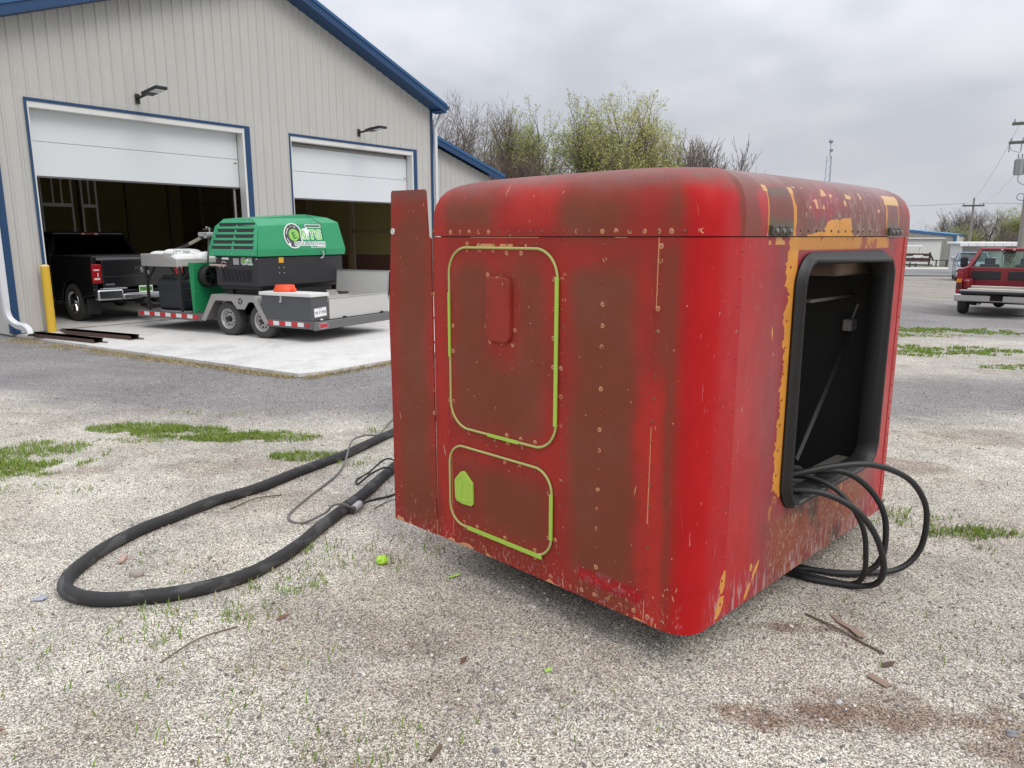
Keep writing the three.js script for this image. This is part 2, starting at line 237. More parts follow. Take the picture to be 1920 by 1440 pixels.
// ------------------------------------------------------------------ concrete apron and the steel shop building
const SHOP = { O: [-9.54, 0, -14.41], turn: rad(53.88) };
const shopPoint = (x, y, z) => { const c = Math.cos(SHOP.turn), s = Math.sin(SHOP.turn); return [SHOP.O[0] + x * c + z * s, y, SHOP.O[2] - x * s + z * c]; };
const concreteMap = texFrom(1024, 1024, (u, v, c) => { const n = fbm(u * 6, v * 6, 5), f = fbm(u * 90, v * 90, 2), st = sst(0.55, 0.75, fbm(u * 14 + 5, v * 14, 4)); const t = 0.60 + 0.16 * (n - 0.5) + 0.10 * (f - 0.5) - 0.08 * st; c[0] = t; c[1] = t * 0.975; c[2] = t * 0.925; });
{
  const g = ext(poly([[0.02, 0.1], [0.10, 3.0], [0.30, 5.6], [0.46, 7.85], [0.9, 8.0], [13.6, 8.25], [14.2, 0.1]]), 0, 0.05).rotateX(Math.PI / 2).translate(0, 0.052, 0);
  uvBy(g, (x, y, z) => [x / 5, z / 5]);
  const o = struct('concrete_apron', g, new THREE.MeshStandardMaterial({ map: concreteMap, roughness: 0.9, side: THREE.DoubleSide })); o.position.set(...SHOP.O); o.rotation.y = SHOP.turn;
  // dry straw and weeds along its open edge
  const rnd = mulberry(5), blade = new THREE.BufferGeometry(); blade.setAttribute('position', new THREE.Float32BufferAttribute([-0.5, 0, 0, 0.5, 0, 0, 0.2, 1, 0.3, -0.5, 0, 0, 0.2, 1, 0.3, -0.2, 1, 0.3], 3)); blade.computeVertexNormals();
  scatter('dry_straw', blade, mat([1, 1, 1], 0.9), 5200, () => {
    const edge = rnd() < 0.72, t = rnd(), p = edge ? shopPoint(lerp(-0.12, 0.42, t) - Math.abs(rnd() + rnd() - 1) * 0.34 * (1.5 - t), 0, lerp(0.4, 7.9, t)) : shopPoint(0.45 + 2.8 * t, 0, 7.95 + 0.12 * t + Math.abs(rnd() + rnd() - 1) * 0.22);
    if (noise(p[0] * 3, p[2] * 3) < 0.34) return null; const k = 0.7 + 0.6 * rnd(), green = rnd() < 0.22, L = 0.02 + 0.05 * rnd();
    return [p[0], groundTop(p[0], p[2]) + 0.004, p[2], 0.007, L, L, (rnd() - 0.3) * 1.5, rnd() * 6.28, (rnd() - 0.5) * 1.3, green ? [0.17 * k, 0.22 * k, 0.05 * k] : [0.42 * k, 0.31 * k, 0.16 * k]];
  }, 'dry straw and weeds along the edge of the concrete apron', 'straw');
}
{
  const B = thing('shop_building', 'grey ribbed steel shop building with blue trim and two white overhead doors half open', 'building', SHOP.O, SHOP.turn);
  const WD = 11.95, DEEP = 14, MIDX = WD / 2, EAVE = 12.2, PITCH = 0.372;
  const roofTop = (x) => 5.80 + PITCH * (EAVE - (x < MIDX ? WD - x : x)), soffit = (x) => roofTop(x) - 0.235;
  const sidingMap = texFrom(512, 1024, (u, v, c) => { const n = fbm(u * 5, v * 3, 4), st = fbm(u * 60, v * 2.5, 3), f = fbm(u * 120, v * 120, 2); const t = 0.50 * (0.93 + 0.10 * n + 0.07 * (st - 0.5) + 0.05 * (f - 0.5)); c[0] = t * 0.985; c[1] = t * 0.965; c[2] = t * 0.91; });
  const siding = new THREE.MeshStandardMaterial({ map: sidingMap, roughness: 0.55, side: THREE.DoubleSide });
  const blue = mat([0.010, 0.050, 0.135], 0.5), blueRoof = mat([0.022, 0.095, 0.22], 0.45), white = mat([0.66, 0.69, 0.71], 0.45), jamb = mat([0.66, 0.66, 0.64], 0.6), wood = mat([0.24, 0.17, 0.09], 0.85), foam = mat([0.26, 0.22, 0.08], 0.9), dark = mat([0.05, 0.05, 0.05], 0.9);
  const doors = [{ x0: 0.65, x1: 5.33, top: 4.41, bottom: 3.06 }, { x0: 6.68, x1: 11.12, top: 4.38, bottom: 2.88 }];
  // ribbed sheet: one piece from rib to rib
  const P = 0.2365;
  const ribZ = (x) => { const m = ((x % P) + P) % P, d = Math.min(m, P - m); if (d < 0.014) return 0.024; if (d < 0.036) return 0.024 * (0.036 - d) / 0.022; const e = Math.abs(m - P / 2); return Math.abs(e - 0.03) < 0.006 ? 0.003 : 0; };
  const brk = [0, 0.014, 0.036, P / 2 - 0.037, P / 2 - 0.03, P / 2 - 0.023, P / 2 + 0.023, P / 2 + 0.03, P / 2 + 0.037, P - 0.036, P - 0.014, P];
  function strip(xa, xb, y0, top, zBase = 0) {
    const base = Math.floor((xa + 1e-6) / P) * P, xs = [xa, ...brk.map((b) => base + b).filter((x) => x > xa + 1e-4 && x < xb - 1e-4), xb], p = [], uv = [];
    for (let i = 0; i < xs.length - 1; i++) { const a = xs[i], b = xs[i + 1], za = zBase + ribZ(a), zb = zBase + ribZ(b); p.push(a, y0, za, b, y0, zb, b, top(b), zb, a, y0, za, b, top(b), zb, a, top(a), za); const m = (x, y) => [x / 2.3, y / 4.6]; uv.push(...m(a, y0), ...m(b, y0), ...m(b, top(b)), ...m(a, y0), ...m(b, top(b)), ...m(a, top(a))); }
    const g = new THREE.BufferGeometry(); g.setAttribute('position', new THREE.Float32BufferAttribute(p, 3)); g.setAttribute('uv', new THREE.Float32BufferAttribute(uv, 2)); g.computeVertexNormals(); return g;
  }
  const cuts = [...doors.flatMap((d) => [d.x0, d.x1]), MIDX];
  for (let x = 0; x < WD; x += P) {
    const end = Math.min(x + P, WD), xs = [x, ...cuts.filter((c) => c > x + 1e-3 && c < end - 1e-3).sort((a, b) => a - b), end];
    const pieces = [];
    for (let i = 0; i < xs.length - 1; i++) { const m = (xs[i] + xs[i + 1]) / 2, d = doors.find((q) => m > q.x0 && m < q.x1); pieces.push(strip(xs[i], xs[i + 1], d ? d.top + 0.02 : 0.06, (q) => soffit(q) + 0.03)); }
    part('siding_panel', pieces, siding, B);
  }
  // remaining walls, floor, ceiling
  const inner = part('rear_wall', [bx(0, WD, 0, 5.6, -DEEP - 0.05, -DEEP)], wood, B);
  part('left_wall', [bx(-0.06, 0, 0.03, 5.62, -DEEP, -0.03)], siding, B); part('right_wall', [bx(WD, WD + 0.06, 0.03, 5.62, -DEEP, -0.33)], siding, B);
  part('wall_lining', [ext(poly([[0.03, 0.05], [WD - 0.03, 0.05], [WD - 0.03, 5.3], [0.03, 5.3]], doors.map((d) => [[d.x0 - 0.01, 0.051], [d.x1 + 0.01, 0.051], [d.x1 + 0.01, d.top + 0.01], [d.x0 - 0.01, d.top + 0.01]])), -0.12, -0.06)], wood, B);
  part('ceiling', [bx(0, WD, 5.3, 5.35, -DEEP, -0.06)], wood, B);
  part('shop_floor', [uvBox(bx(0.0, WD, 0.0, 0.045, -DEEP, 0.098), 5)], new THREE.MeshStandardMaterial({ map: concreteMap, roughness: 0.7 }), B);
  // studs, girts and foam between them on the two walls that show through the doors
  for (let i = 0; i < 7; i++) { const x = 0.8 + i * 1.75; part('wall_post', [bx(x, x + 0.14, 0.05, 5.3, -DEEP, -DEEP + 0.16)], wood, B); part('foam_panel', [rb(x + 0.15, x + 1.74, 1.2, 5.1, -DEEP, -DEEP + 0.06, 0.02)], foam, B); }
  for (let i = 0; i < 6; i++) { const z = -1.4 - i * 2.2; part('wall_post', [bx(WD - 0.16, WD - 0.01, 0.05, 5.3, z - 0.14, z)], wood, B); part('foam_panel', [rb(WD - 0.07, WD - 0.005, 1.3, 5.1, z - 2.06, z - 0.15, 0.02)], foam, B); part('wall_board', [bx(WD - 0.05, WD - 0.005, 0.05, 1.28, z - 2.06, z - 0.15)], mat([0.12, 0.055, 0.035], 0.8), B); }
  for (const y of [2.0, 3.1, 4.2]) part('girt', [bx(WD - 0.10, WD - 0.012, y, y + 0.09, -DEEP + 0.2, -0.15)], wood, B);
  // roof: two slopes, rake boards, soffits, eave gutter
  for (const s of [-1, 1]) {
    const ex = s > 0 ? EAVE : WD - EAVE, rt = (x) => roofTop(x), d = PITCH * s;
    const slab = part('roof_slope', [ext([[MIDX, rt(MIDX)], [ex, rt(ex)], [ex, rt(ex) - 0.10], [MIDX, rt(MIDX) - 0.10]], -DEEP - 0.3, 0.40)], blueRoof, B);
    for (let i = 0; i < 8; i++) { const x = lerp(MIDX, ex, (i + 0.5) / 8); part('roof_rib', [ext([[x - 0.03, rt(x - 0.03)], [x + 0.03, rt(x + 0.03)], [x + 0.02, rt(x + 0.02) + 0.02], [x - 0.02, rt(x - 0.02) + 0.02]], -DEEP - 0.3, 0.40)], blueRoof, slab); }
    part('rake_board', [ext([[MIDX, rt(MIDX) - 0.055], [ex, rt(ex) - 0.055], [ex, rt(ex) - 0.235], [MIDX, rt(MIDX) - 0.235]], 0.41, 0.45)], blue, B);
    part('rake_trim', [ext([[MIDX, rt(MIDX) + 0.025], [ex + 0.02 * s, rt(ex) + 0.025], [ex + 0.02 * s, rt(ex) - 0.06], [MIDX, rt(MIDX) - 0.06]], 0.40, 0.475)], blueRoof, B);
    part('soffit', [ext([[MIDX, rt(MIDX) - 0.215], [ex, rt(ex) - 0.215], [ex, rt(ex) - 0.233], [MIDX, rt(MIDX) - 0.233]], 0.002, 0.408)], blue, B);
    part('eave_gutter', [ext([[ex, rt(ex) - 0.02], [ex + 0.13 * s, rt(ex) - 0.03], [ex + 0.12 * s, rt(ex) - 0.11], [ex + 0.07 * s, rt(ex) - 0.15], [ex, rt(ex) - 0.15]], -DEEP, 0.46)], blue, B);
    part('eave_soffit', [ext(s > 0 ? [[WD, rt(ex) - 0.17], [ex, rt(ex) - 0.17], [ex, rt(ex) - 0.20], [WD, rt(ex) - 0.20]] : [[ex, rt(ex) - 0.17], [0, rt(ex) - 0.17], [0, rt(ex) - 0.20], [ex, rt(ex) - 0.20]], -DEEP, 0.405)], blue, B);
  }
  part('corner_trim', [bx(-0.07, 0.075, 0.06, 5.62, 0.0255, 0.034), bx(-0.07, -0.062, 0.06, 5.62, -0.12, 0.021)], blue, B);
  part('corner_trim', [bx(WD - 0.02, WD + 0.07, 0.06, 5.60, 0.0255, 0.034), bx(WD + 0.062, WD + 0.07, 0.06, 5.6, -0.12, 0.021)], blue, B);
  part('base_trim', [bx(0.08, 0.54, 0.03, 0.06, 0, 0.03)], dark, B);
  // overhead doors
  doors.forEach((d, k) => {
    part('door_trim', [bx(d.x0 - 0.05, d.x1 + 0.17, d.top + 0.0, d.top + 0.06, 0.0255, 0.034)], blue, B);
    part('door_trim', [bx(d.x1 + 0.022, d.x1 + 0.17, 0.055, d.top - 0.002, 0.0255, 0.034)], blue, B);
    part('door_trim', [bx(d.x0 - 0.05, d.x0 - 0.002, 0.055, d.top - 0.002, 0.0255, 0.034)], blue, B);
    part('door_jamb', [bx(d.x1 - 0.035, d.x1 + 0.02, 0.055, d.top, -0.20, 0.028)], jamb, B); part('door_jamb', [bx(d.x0, d.x0 + 0.03, 0.055, d.top, -0.20, 0.019)], jamb, B);
    part('door_header', [bx(d.x0, d.x1, d.top - 0.11, d.top + 0.0, -0.20, 0.018)], jamb, B);
    const sec = k ? [[d.bottom, 3.55], [3.558, 4.16]] : [[d.bottom, 3.705], [3.712, 4.42]];
    const door = thing('overhead_door', k ? 'white overhead door half open behind the green compressor' : 'white overhead door half open above the black pickup truck', 'garage door', SHOP.O, SHOP.turn);
    for (const [a, b] of sec) part('door_section', [rb(d.x0 + 0.03, d.x1 - 0.035, a, b, -0.27, -0.215, 0.006)], white, door);
    part('bottom_seal', [rb(d.x0 + 0.03, d.x1 - 0.035, d.bottom - 0.035, d.bottom - 0.001, -0.265, -0.22, 0.01)], mat([0.12, 0.12, 0.12], 0.7), door);
    part('door_badge', [bx(d.x1 - 0.16, d.x1 - 0.08, 3.60, 3.625, -0.2145, -0.2125)], mat([0.16, 0.05, 0.05], 0.5), door);
    if (k) part('bent_top_section', [at(rb(d.x0 + 0.04, d.x1 - 0.05, -0.09, 0.09, -0.022, 0.022, 0.006), 0, 4.245, -0.30, rad(-35), 0, 0)], mat([0.42, 0.42, 0.41], 0.6), door);
    for (const x of [d.x0 + 0.10, d.x1 - 0.14]) part('track', [beam([x, 0.1, -0.30], [x, d.top - 0.3, -0.30], 0.05, 0.03), beam([x, d.top - 0.3, -0.30], [x, d.top + 0.25, -0.8], 0.05, 0.03), beam([x, d.top + 0.25, -0.8], [x, d.top + 0.25, -4.4], 0.05, 0.03)], mat([0.4, 0.4, 0.4], 0.5, { metalness: 0.6 }), door);
    for (const [x, y] of [[d.x0 + 0.03, 0], [d.x1 - 0.03, 0]]) part('door_leaf_above', [bx(Math.min(x, d.x0 + 0.03), Math.max(x, d.x1 - 0.03), d.top + 0.22, d.top + 0.26, -3.6, -0.9)], white, door);
  });
  // lean-to on the far side
  const L = thing('lean_to', 'low grey ribbed lean-to with a sloping blue roof beside the shop building', 'lean-to', SHOP.O, SHOP.turn);
  const lt = (x) => 4.90 - 0.273 * (x - 12.4), X1 = 15.35;
  for (let x = Math.ceil((WD + 0.08) / P) * P - P; x < X1; x += P) part('siding_panel', [strip(Math.max(x, WD + 0.075), Math.min(x + P, X1), 0.06, (q) => lt(q) - 0.20, -0.32)], siding, L);
  part('roof_slope', [ext([[WD + 0.075, lt(WD + 0.075)], [X1 + 0.4, lt(X1 + 0.4)], [X1 + 0.4, lt(X1 + 0.4) - 0.09], [WD + 0.075, lt(WD + 0.075) - 0.09]], -DEEP, -0.05)], blueRoof, L);
  part('rake_board', [ext([[WD + 0.075, lt(WD + 0.075) - 0.07], [X1 + 0.4, lt(X1 + 0.4) - 0.07], [X1 + 0.4, lt(X1 + 0.4) - 0.24], [WD + 0.075, lt(WD + 0.075) - 0.24]], -0.045, -0.01)], blue, L);
  part('rake_trim', [ext([[WD + 0.075, lt(WD + 0.075) + 0.02], [X1 + 0.42, lt(X1 + 0.42) + 0.02], [X1 + 0.42, lt(X1 + 0.42) - 0.075], [WD + 0.075, lt(WD + 0.075) - 0.075]], -0.045, 0.012)], blueRoof, L);
  part('end_wall', [bx(X1, X1 + 0.05, 0.03, lt(X1) - 0.12, -DEEP, -0.33)], siding, L);
  // downspouts
  const tin = mat([0.66, 0.67, 0.69], 0.45);
  const d1 = thing('downspout', 'white downspout running down the corner between the shop and the lean-to', 'downspout', SHOP.O, SHOP.turn);
  part('pipe', [rb(WD + 0.09, WD + 0.19, 0.3, 5.17, 0.035, 0.12, 0.01)], tin, d1); part('elbow', [beam([WD + 0.14, 5.13, 0.078], [EAVE + 0.07, 5.62, 0.20], 0.10, 0.085)], tin, d1); part('strap', [bx(WD + 0.08, WD + 0.20, 3.0, 3.04, 0.03, 0.125)], tin, d1);
  const d2 = thing('downspout', 'white downspout with a kicked-out elbow at the foot of the blue corner trim', 'downspout', SHOP.O, SHOP.turn);
  part('pipe', [rb(-0.19, -0.085, 0.56, 5.3, 0.02, 0.11, 0.01)], tin, d2);
  {
    const c = new THREE.CatmullRomCurve3([V(-0.138, 0.72, 0.065), V(-0.138, 0.50, 0.065), V(-0.12, 0.36, 0.11), V(-0.075, 0.26, 0.24), V(-0.06, 0.235, 0.42), V(-0.05, 0.225, 0.60), V(-0.045, 0.17, 0.72), V(-0.045, 0.10, 0.76)]);
    const s = new THREE.Shape(rrect(-0.048, 0.048, -0.058, 0.058, 0.012, 3).map(([x, y]) => new THREE.Vector2(x, y)));
    part('elbow', [new THREE.ExtrudeGeometry(s, { steps: 40, extrudePath: c, bevelEnabled: false })], tin, d2);
    part('outlet_mouth', [rb(-0.085, -0.005, 0.088, 0.099, 0.715, 0.805, 0.004)], mat([0.01, 0.01, 0.01], 0.9), d2);
  }
}
// wall lamps on arms
{
  const black = mat([0.012, 0.012, 0.013], 0.5), lens = mat([0.75, 0.75, 0.78], 0.25);
  const lamp = (x, y, label, tilt, yaw) => {
    const p = shopPoint(x, y, 0.02), L = thing('wall_lamp', label, 'wall lamp', p, SHOP.turn + yaw, 'lamps over the shop doors');
    part('mount_plate', [rb(-0.05, 0.05, -0.11, 0.09, 0, 0.02, 0.006)], black, L);
    const dy = Math.tan(rad(tilt)); const q = (d) => d * dy;
    part('arm', [bar([0, 0, 0.02], [0, q(0.42), 0.42], 0.028, 10)], black, L);
    const head = part('lamp_head', [at(rb(-0.13, 0.13, -0.03, 0.03, -0.3, 0.3, 0.02), 0, q(0.66), 0.68, -rad(tilt), 0, 0)], black, L);
    for (const z of [0.02, 0.16]) part('lamp_lens', [at(bx(-0.10, 0.10, -0.034, -0.031, z - 0.055, z + 0.055), 0, q(0.68), 0.70, -rad(tilt), 0, 0)], lens, head);
    part('cooling_fins', [at(merge([0, 1, 2, 3].map((i) => bx(-0.09 + i * 0.05, -0.08 + i * 0.05, 0.03, 0.045, -0.2, 0.2))), 0, q(0.66), 0.68, -rad(tilt), 0, 0)], black, head);
  };
  lamp(2.81, 4.74, 'black wall lamp on an arm above the door with the black pickup', 7, 0);
  lamp(9.0, 4.70, 'black wall lamp on an arm above the door behind the compressor', 4, 0);
}
// yellow bollard
{
  const p = shopPoint(0.56, 0.03, 0.20), b = thing('bollard', 'yellow steel bollard beside the open garage door', 'bollard', p, 0);
  const paint = mat(texturedYellow(), 0.5);
  function texturedYellow() { return [0.66, 0.42, 0.035]; }
  part('sleeve', [at(cyl(0.078, 0.080, 1.30, 24), 0, 0.65, 0)], paint, b); const cap = new THREE.SphereGeometry(0.078, 20, 8, 0, Math.PI * 2, 0, Math.PI / 2); cap.scale(1, 0.45, 1); part('domed_cap', [cap.translate(0, 1.30, 0)], mat([0.72, 0.60, 0.32], 0.5), b);
}
// two rusty steel fork extensions lying on the concrete edge
{
  const rust = new THREE.MeshStandardMaterial({ map: texFrom(256, 256, (u, v, c) => { const n = fbm(u * 9, v * 9, 4), m = fbm(u * 40, v * 40, 2), t = 0.75 + 0.5 * m; c[0] = lerp(0.055, 0.11, n) * t; c[1] = lerp(0.038, 0.055, n) * t; c[2] = lerp(0.032, 0.035, n) * t; }), roughness: 0.75, metalness: 0.2, side: THREE.DoubleSide });
  const fork = (a, b, label, y) => {
    const A = shopPoint(a[0], y, a[1]), Bq = shopPoint(b[0], y, b[1]), dx = Bq[0] - A[0], dz = Bq[2] - A[2], L = Math.hypot(dx, dz);
    const f = thing('fork_extension', label, 'fork extension', [A[0], y, A[2]], Math.atan2(dx, dz), 'steel fork extensions');
    part('channel_top', [uvBox(ext([[-0.02, 0], [0.02, 0], [0.085, 0.30], [0.085, L], [-0.085, L], [-0.085, 0.30]], 0, 0.012).rotateX(-Math.PI / 2).scale(1, 1, -1).translate(0, 0.075, 0), 0.5)], rust, f);
    for (const s of [-1, 1]) part('channel_side', [uvBox(extX([[0.03, 0.055], [0.3, 0.0], [L - 0.03, 0.0], [L - 0.03, 0.075], [0.03, 0.075]], s * 0.079 - 0.006, s * 0.079 + 0.006), 0.5)], rust, f);
    part('keeper_bar', [bx(-0.075, 0.075, 0.0, 0.012, L - 0.25, L - 0.10)], rust, f);
    for (let i = 0; i < 5; i++) part('chain_link', [at(new THREE.TorusGeometry(0.016, 0.0045, 6, 12), 0.05, 0.02, L + 0.02 + i * 0.028, i % 2 ? Math.PI / 2 : 0.3, Math.PI / 2, 0)], rust, f);
  };
  fork([0.06, 0.55], [0.34, 2.55], 'rusty steel fork extension at the straw edge of the concrete', 0.045);
  fork([0.60, 0.55], [0.94, 2.65], 'rusty steel fork extension lying fully on the concrete', 0.053);
}
// scaffold frames stored inside behind the pickup
{
  const m = mat([0.62, 0.62, 0.60], 0.5);
  const frame = (x, z, w, label, mid) => { const p = shopPoint(x, 0.05, z), s = thing('scaffold_frame', label, 'scaffold frame', p, SHOP.turn, 'scaffold frames in the shop');
    for (const u of [0, w]) part('post', [bar([u, 0, 0], [u, 4.6, 0], 0.032)], m, s); for (const u of mid) part('upright', [bar([u, 2.75, 0], [u, 4.6, 0], 0.026)], m, s);
    part('ledger', [bx(0.03, w - 0.03, 2.66, 2.75, -0.03, 0.03)], m, s); part('ledger', [bar([0.03, 1.2, 0], [w - 0.03, 1.2, 0], 0.026)], m, s); };
  frame(3.46, -6.6, 0.80, 'tall grey scaffold frame standing before the nose of the black pickup', [0.31, 0.54]);
  frame(4.60, -6.75, 0.40, 'narrow grey scaffold frame beside the wider one in the shop', [0.2]);
}
// ------------------------------------------------------------------ the red sleeper cab
{
  const T = thing('sleeper_cab', 'red riveted truck sleeper cab with sanded brown patches and an open black doorway', 'sleeper cab', [0.764, 0, -3.012], rad(45.05));
  const YB = 0.163, YS = 1.9, R = 0.13, W = 2.42, D = 1.70, ZF = -2.11, MID = Math.PI * R / 4;
  // outline of the shell seen from above, as a distance s from the fin's free edge along the side, round the corner and along the end
  const sSide = (z) => z - ZF, S1 = -R - ZF, S2 = S1 + Math.PI * R / 2, sEnd = (x) => S2 + x - R;
  const rnd = mulberry(404);
  // rivets: [z, y, worn] on the side, [x, y, worn] on the end
  const side = [], end = [];
  const row = (list, a, b, n, worn, jit = 0.003) => { for (let i = 0; i < n; i++) { const t = n > 1 ? i / (n - 1) : 0; list.push([lerp(a[0], b[0], t) + (rnd() - 0.5) * jit, lerp(a[1], b[1], t) + (rnd() - 0.5) * jit, rnd() < worn ? 0.4 + 0.6 * rnd() : 0]); } };
  row(side, [-1.685, 1.922], [-0.80, 1.922], 13, 0.55); row(side, [-0.735, 1.922], [-0.22, 1.922], 8, 0.8); row(side, [-0.16, 1.922], [-0.03, 1.922], 3, 0.15);
  row(side, [-0.502, 1.862], [-0.502, 1.80], 2, 0.5); row(side, [-0.505, 1.70], [-0.512, 0.345], 15, 0.6);
  row(side, [-0.207, 1.862], [-0.207, 1.80], 2, 0.9); row(side, [-0.211, 1.70], [-0.222, 0.24], 16, 0.35);
  row(side, [-1.692, 1.86], [-1.712, 0.22], 13, 0.4);
  row(side, [-0.735, 1.86], [-0.748, 0.21], 14, 0.25); 
  row(side, [-1.50, 0.205], [-0.70, 0.20], 9, 0.4); row(side, [-0.675, 0.196], [-0.13, 0.205], 8, 0.95);
  const hatches = [[-1.553, -0.772, 0.862, 1.842, 0.14], [-1.572, -0.795, 0.29, 0.755, 0.115]];
  for (const [z0, z1, y0, y1, r] of hatches) for (const s of [-1, 1]) {
    const o = 0.022 * s, n1 = Math.round((z1 - z0 - 2 * r) / 0.088), n2 = Math.round((y1 - y0 - 2 * r) / 0.112);
    row(side, [z0 + r, y1 + o], [z1 - r, y1 + o], n1, 0.5); row(side, [z0 + r, y0 - o], [z1 - r, y0 - o], n1, 0.6);
    row(side, [z0 - o, y0 + r], [z0 - o, y1 - r], n2, 0.45); row(side, [z1 + o, y0 + r], [z1 + o, y1 - r], n2, 0.5);
  }
  for (const z of [-1.262, -1.052]) row(side, [z, 1.63], [z - 0.002, 1.44], 3, 0.1); row(side, [-1.25, 1.705], [-1.07, 1.705], 3, 0.15); row(side, [-1.24, 1.362], [-1.07, 1.362], 3, 0.7);
  row(end, [0.285, 1.84], [0.268, 0.24], 15, 0.08); row(end, [2.283, 1.84], [2.283, 0.24], 16, 0.05);
  row(end, [0.82, 1.925], [1.52, 1.925], 9, 0); row(end, [1.58, 1.925], [1.80, 1.925], 3, 0.4); row(end, [0.755, 1.76], [0.755, 0.62], 10, 0.1);

  // brown sanded-through areas on the side: z0, z1, y0, y1, edge, strength
  const sanded = [[-2.02, -1.74, 0.20, 1.98, 0.09, 0.95], [-1.93, -1.76, 1.9, 2.10, 0.07, 0.7], [-1.60, -1.20, 1.96, 2.10, 0.08, 0.95], [-0.75, -0.40, 1.93, 2.09, 0.09, 0.95], [-0.60, -0.45, 1.92, 2.0, 0.07, 0.6], [-0.17, -0.02, 1.95, 2.10, 0.06, 0.9], [-1.50, -1.28, 0.90, 1.76, 0.08, 0.95], [-1.02, -0.84, 0.95, 1.76, 0.08, 0.85], [-1.36, -0.95, 0.90, 1.25, 0.10, 0.95], [-1.18, -0.98, 1.68, 1.79, 0.08, 0.6], [-1.27, -1.06, 1.36, 1.70, 0.05, 0.55], [-1.30, -0.84, 0.34, 0.66, 0.09, 0.95], [-1.50, -1.35, 0.33, 0.70, 0.08, 0.65],
    [-0.66, -0.325, 0.30, 1.78, 0.075, 1], [-0.62, -0.36, 0.9, 1.5, 0.06, 0.35], [-1.50, -0.86, 0.18, 0.24, 0.05, 0.5], [-0.14, -0.06, 0.25, 1.35, 0.035, 0.75], [-0.20, -0.11, 1.35, 1.85, 0.05, 0.7], [-0.62, -0.30, 0.17, 0.235, 0.04, 0.8], [-0.3, -0.2, 0.2, 0.9, 0.1, 0.2], [-1.66, -1.6, 1.5, 1.85, 0.05, 0.35]];
  const mask = (() => { const c = document.createElement('canvas'); c.width = 512; c.height = 96; const g = c.getContext('2d'); g.fillStyle = '#000'; g.fillRect(0, 0, 512, 96); g.fillStyle = '#fff'; g.font = 'bold 74px sans-serif'; g.textBaseline = 'middle'; const w = g.measureText('KENWORTH').width; g.scale(500 / w, 1); g.fillText('KENWORTH', 4, 50); const d = g.getImageData(0, 0, 512, 96).data; return (u, v) => u < 0 || u >= 1 || v < 0 || v >= 1 ? 0 : d[((((1 - v) * 96) | 0) * 512 + ((u * 512) | 0)) * 4] / 255; })();
  const RED = [0.325, 0.030, 0.023], BRIGHT = [0.47, 0.034, 0.026], BROWN = [0.205, 0.052, 0.029], DEEP = [0.43, 0.010, 0.012], YEL = [0.62, 0.275, 0.045], CREAM = [0.70, 0.36, 0.17];
  const mixTo = (c, d, t) => { c[0] += (d[0] - c[0]) * t; c[1] += (d[1] - c[1]) * t; c[2] += (d[2] - c[2]) * t; };
  const SW = sEnd(0.32), TH = 2.22 - 0.14;     // side picture: s 0..SW, y 0.14..2.22
  const chips = []; { const r = mulberry(9); for (let i = 0; i < 190; i++) { const low = r() < 0.55; chips.push([ZF + r() * 2.1, low ? 0.165 + 0.22 * r() ** 2 : 0.2 + 1.95 * r(), 0.0012 + 0.0022 * r(), 1 + (r() < 0.15 ? 12 * r() : r() * 1.5), r() * 0.6 - 0.3, r() < 0.5]); } }
  const ringGrid = new Map(), key = (a, b) => Math.floor(a / 0.05) * 4096 + Math.floor(b / 0.05);
  const ringsOf = (list) => { const m = new Map(); for (const [a, y, w] of list) if (w) for (let i = -1; i <= 1; i++) for (let j = -1; j <= 1; j++) { const k = key(a + i * 0.05, y + j * 0.05); if (!m.has(k)) m.set(k, []); m.get(k).push([a, y, w, rnd() * 6.28]); } return m; };
  const sideRings = ringsOf(side), chipGrid = new Map();
  for (const ch of chips) for (let i = -1; i <= 1; i++) for (let j = -1; j <= 1; j++) { const k = key(ch[0] + i * 0.05, ch[1] + j * 0.05); if (!chipGrid.has(k)) chipGrid.set(k, []); chipGrid.get(k).push(ch); }
  const ring = (c, m, a, y) => { const l = m.get(key(a, y)); if (l) for (const [ra, ry, w, ph] of l) { const dx = a - ra, dy = y - ry, d = Math.hypot(dx, dy); if (d > 0.0065 && d < 0.0098 + 0.002 * w) { const an = Math.cos(Math.atan2(dy, dx) - ph) * 0.5 + 0.5 + (noise(a * 400, y * 400) - 0.5) * 0.3; if (an > 1 - w * 1.05) mixTo(c, CREAM, 0.9); } } };
  const chalk = (c, s, y) => { if (y > 2.03) { const n = fbm(s * 2.4 + 70, y * 5, 4), g = fbm(s * 26, y * 40, 3); mixTo(c, [0.20, 0.085, 0.07], sst(2.07, 2.17, y + (n - 0.5) * 0.16) * (0.5 + 0.6 * g)); } };   // chalked, dusty paint on the roof
  // end picture: from the lap of the corner panel to the far corner
  const END0 = sEnd(0.28), EW = sEnd(W) - END0;
  const endRings = ringsOf(end);
  const endAt = (x, y, c) => { const s = sEnd(x);
    const n1 = fbm(x * 2.6 + 14, y * 2.6 + 3, 4), n2 = fbm(x * 15 + 1, y * 11, 4), st = fbm(x * 70, y * 5 + 6, 3), gr = NT[(((y * 2600) | 0) & 255) * 256 + (((x * 2600) | 0) & 255)];
    c[0] = DEEP[0]; c[1] = DEEP[1]; c[2] = DEEP[2];
    mixTo(c, [0.40, 0.035, 0.04], sst(0.1, 0.22, x) * (0.55 + 0.5 * (n1 - 0.5)));
    mixTo(c, [0.215, 0.050, 0.058], sst(0.34, 0.70, x + (n1 - 0.5) * 0.25) * sst(2.2, 2.05, x) * 0.75 * (0.55 + 0.75 * st));  // oxidised, chalky red round the doorway
        const tone = 0.91 + 0.18 * n2; c[0] *= tone; c[1] *= tone; c[2] *= tone;
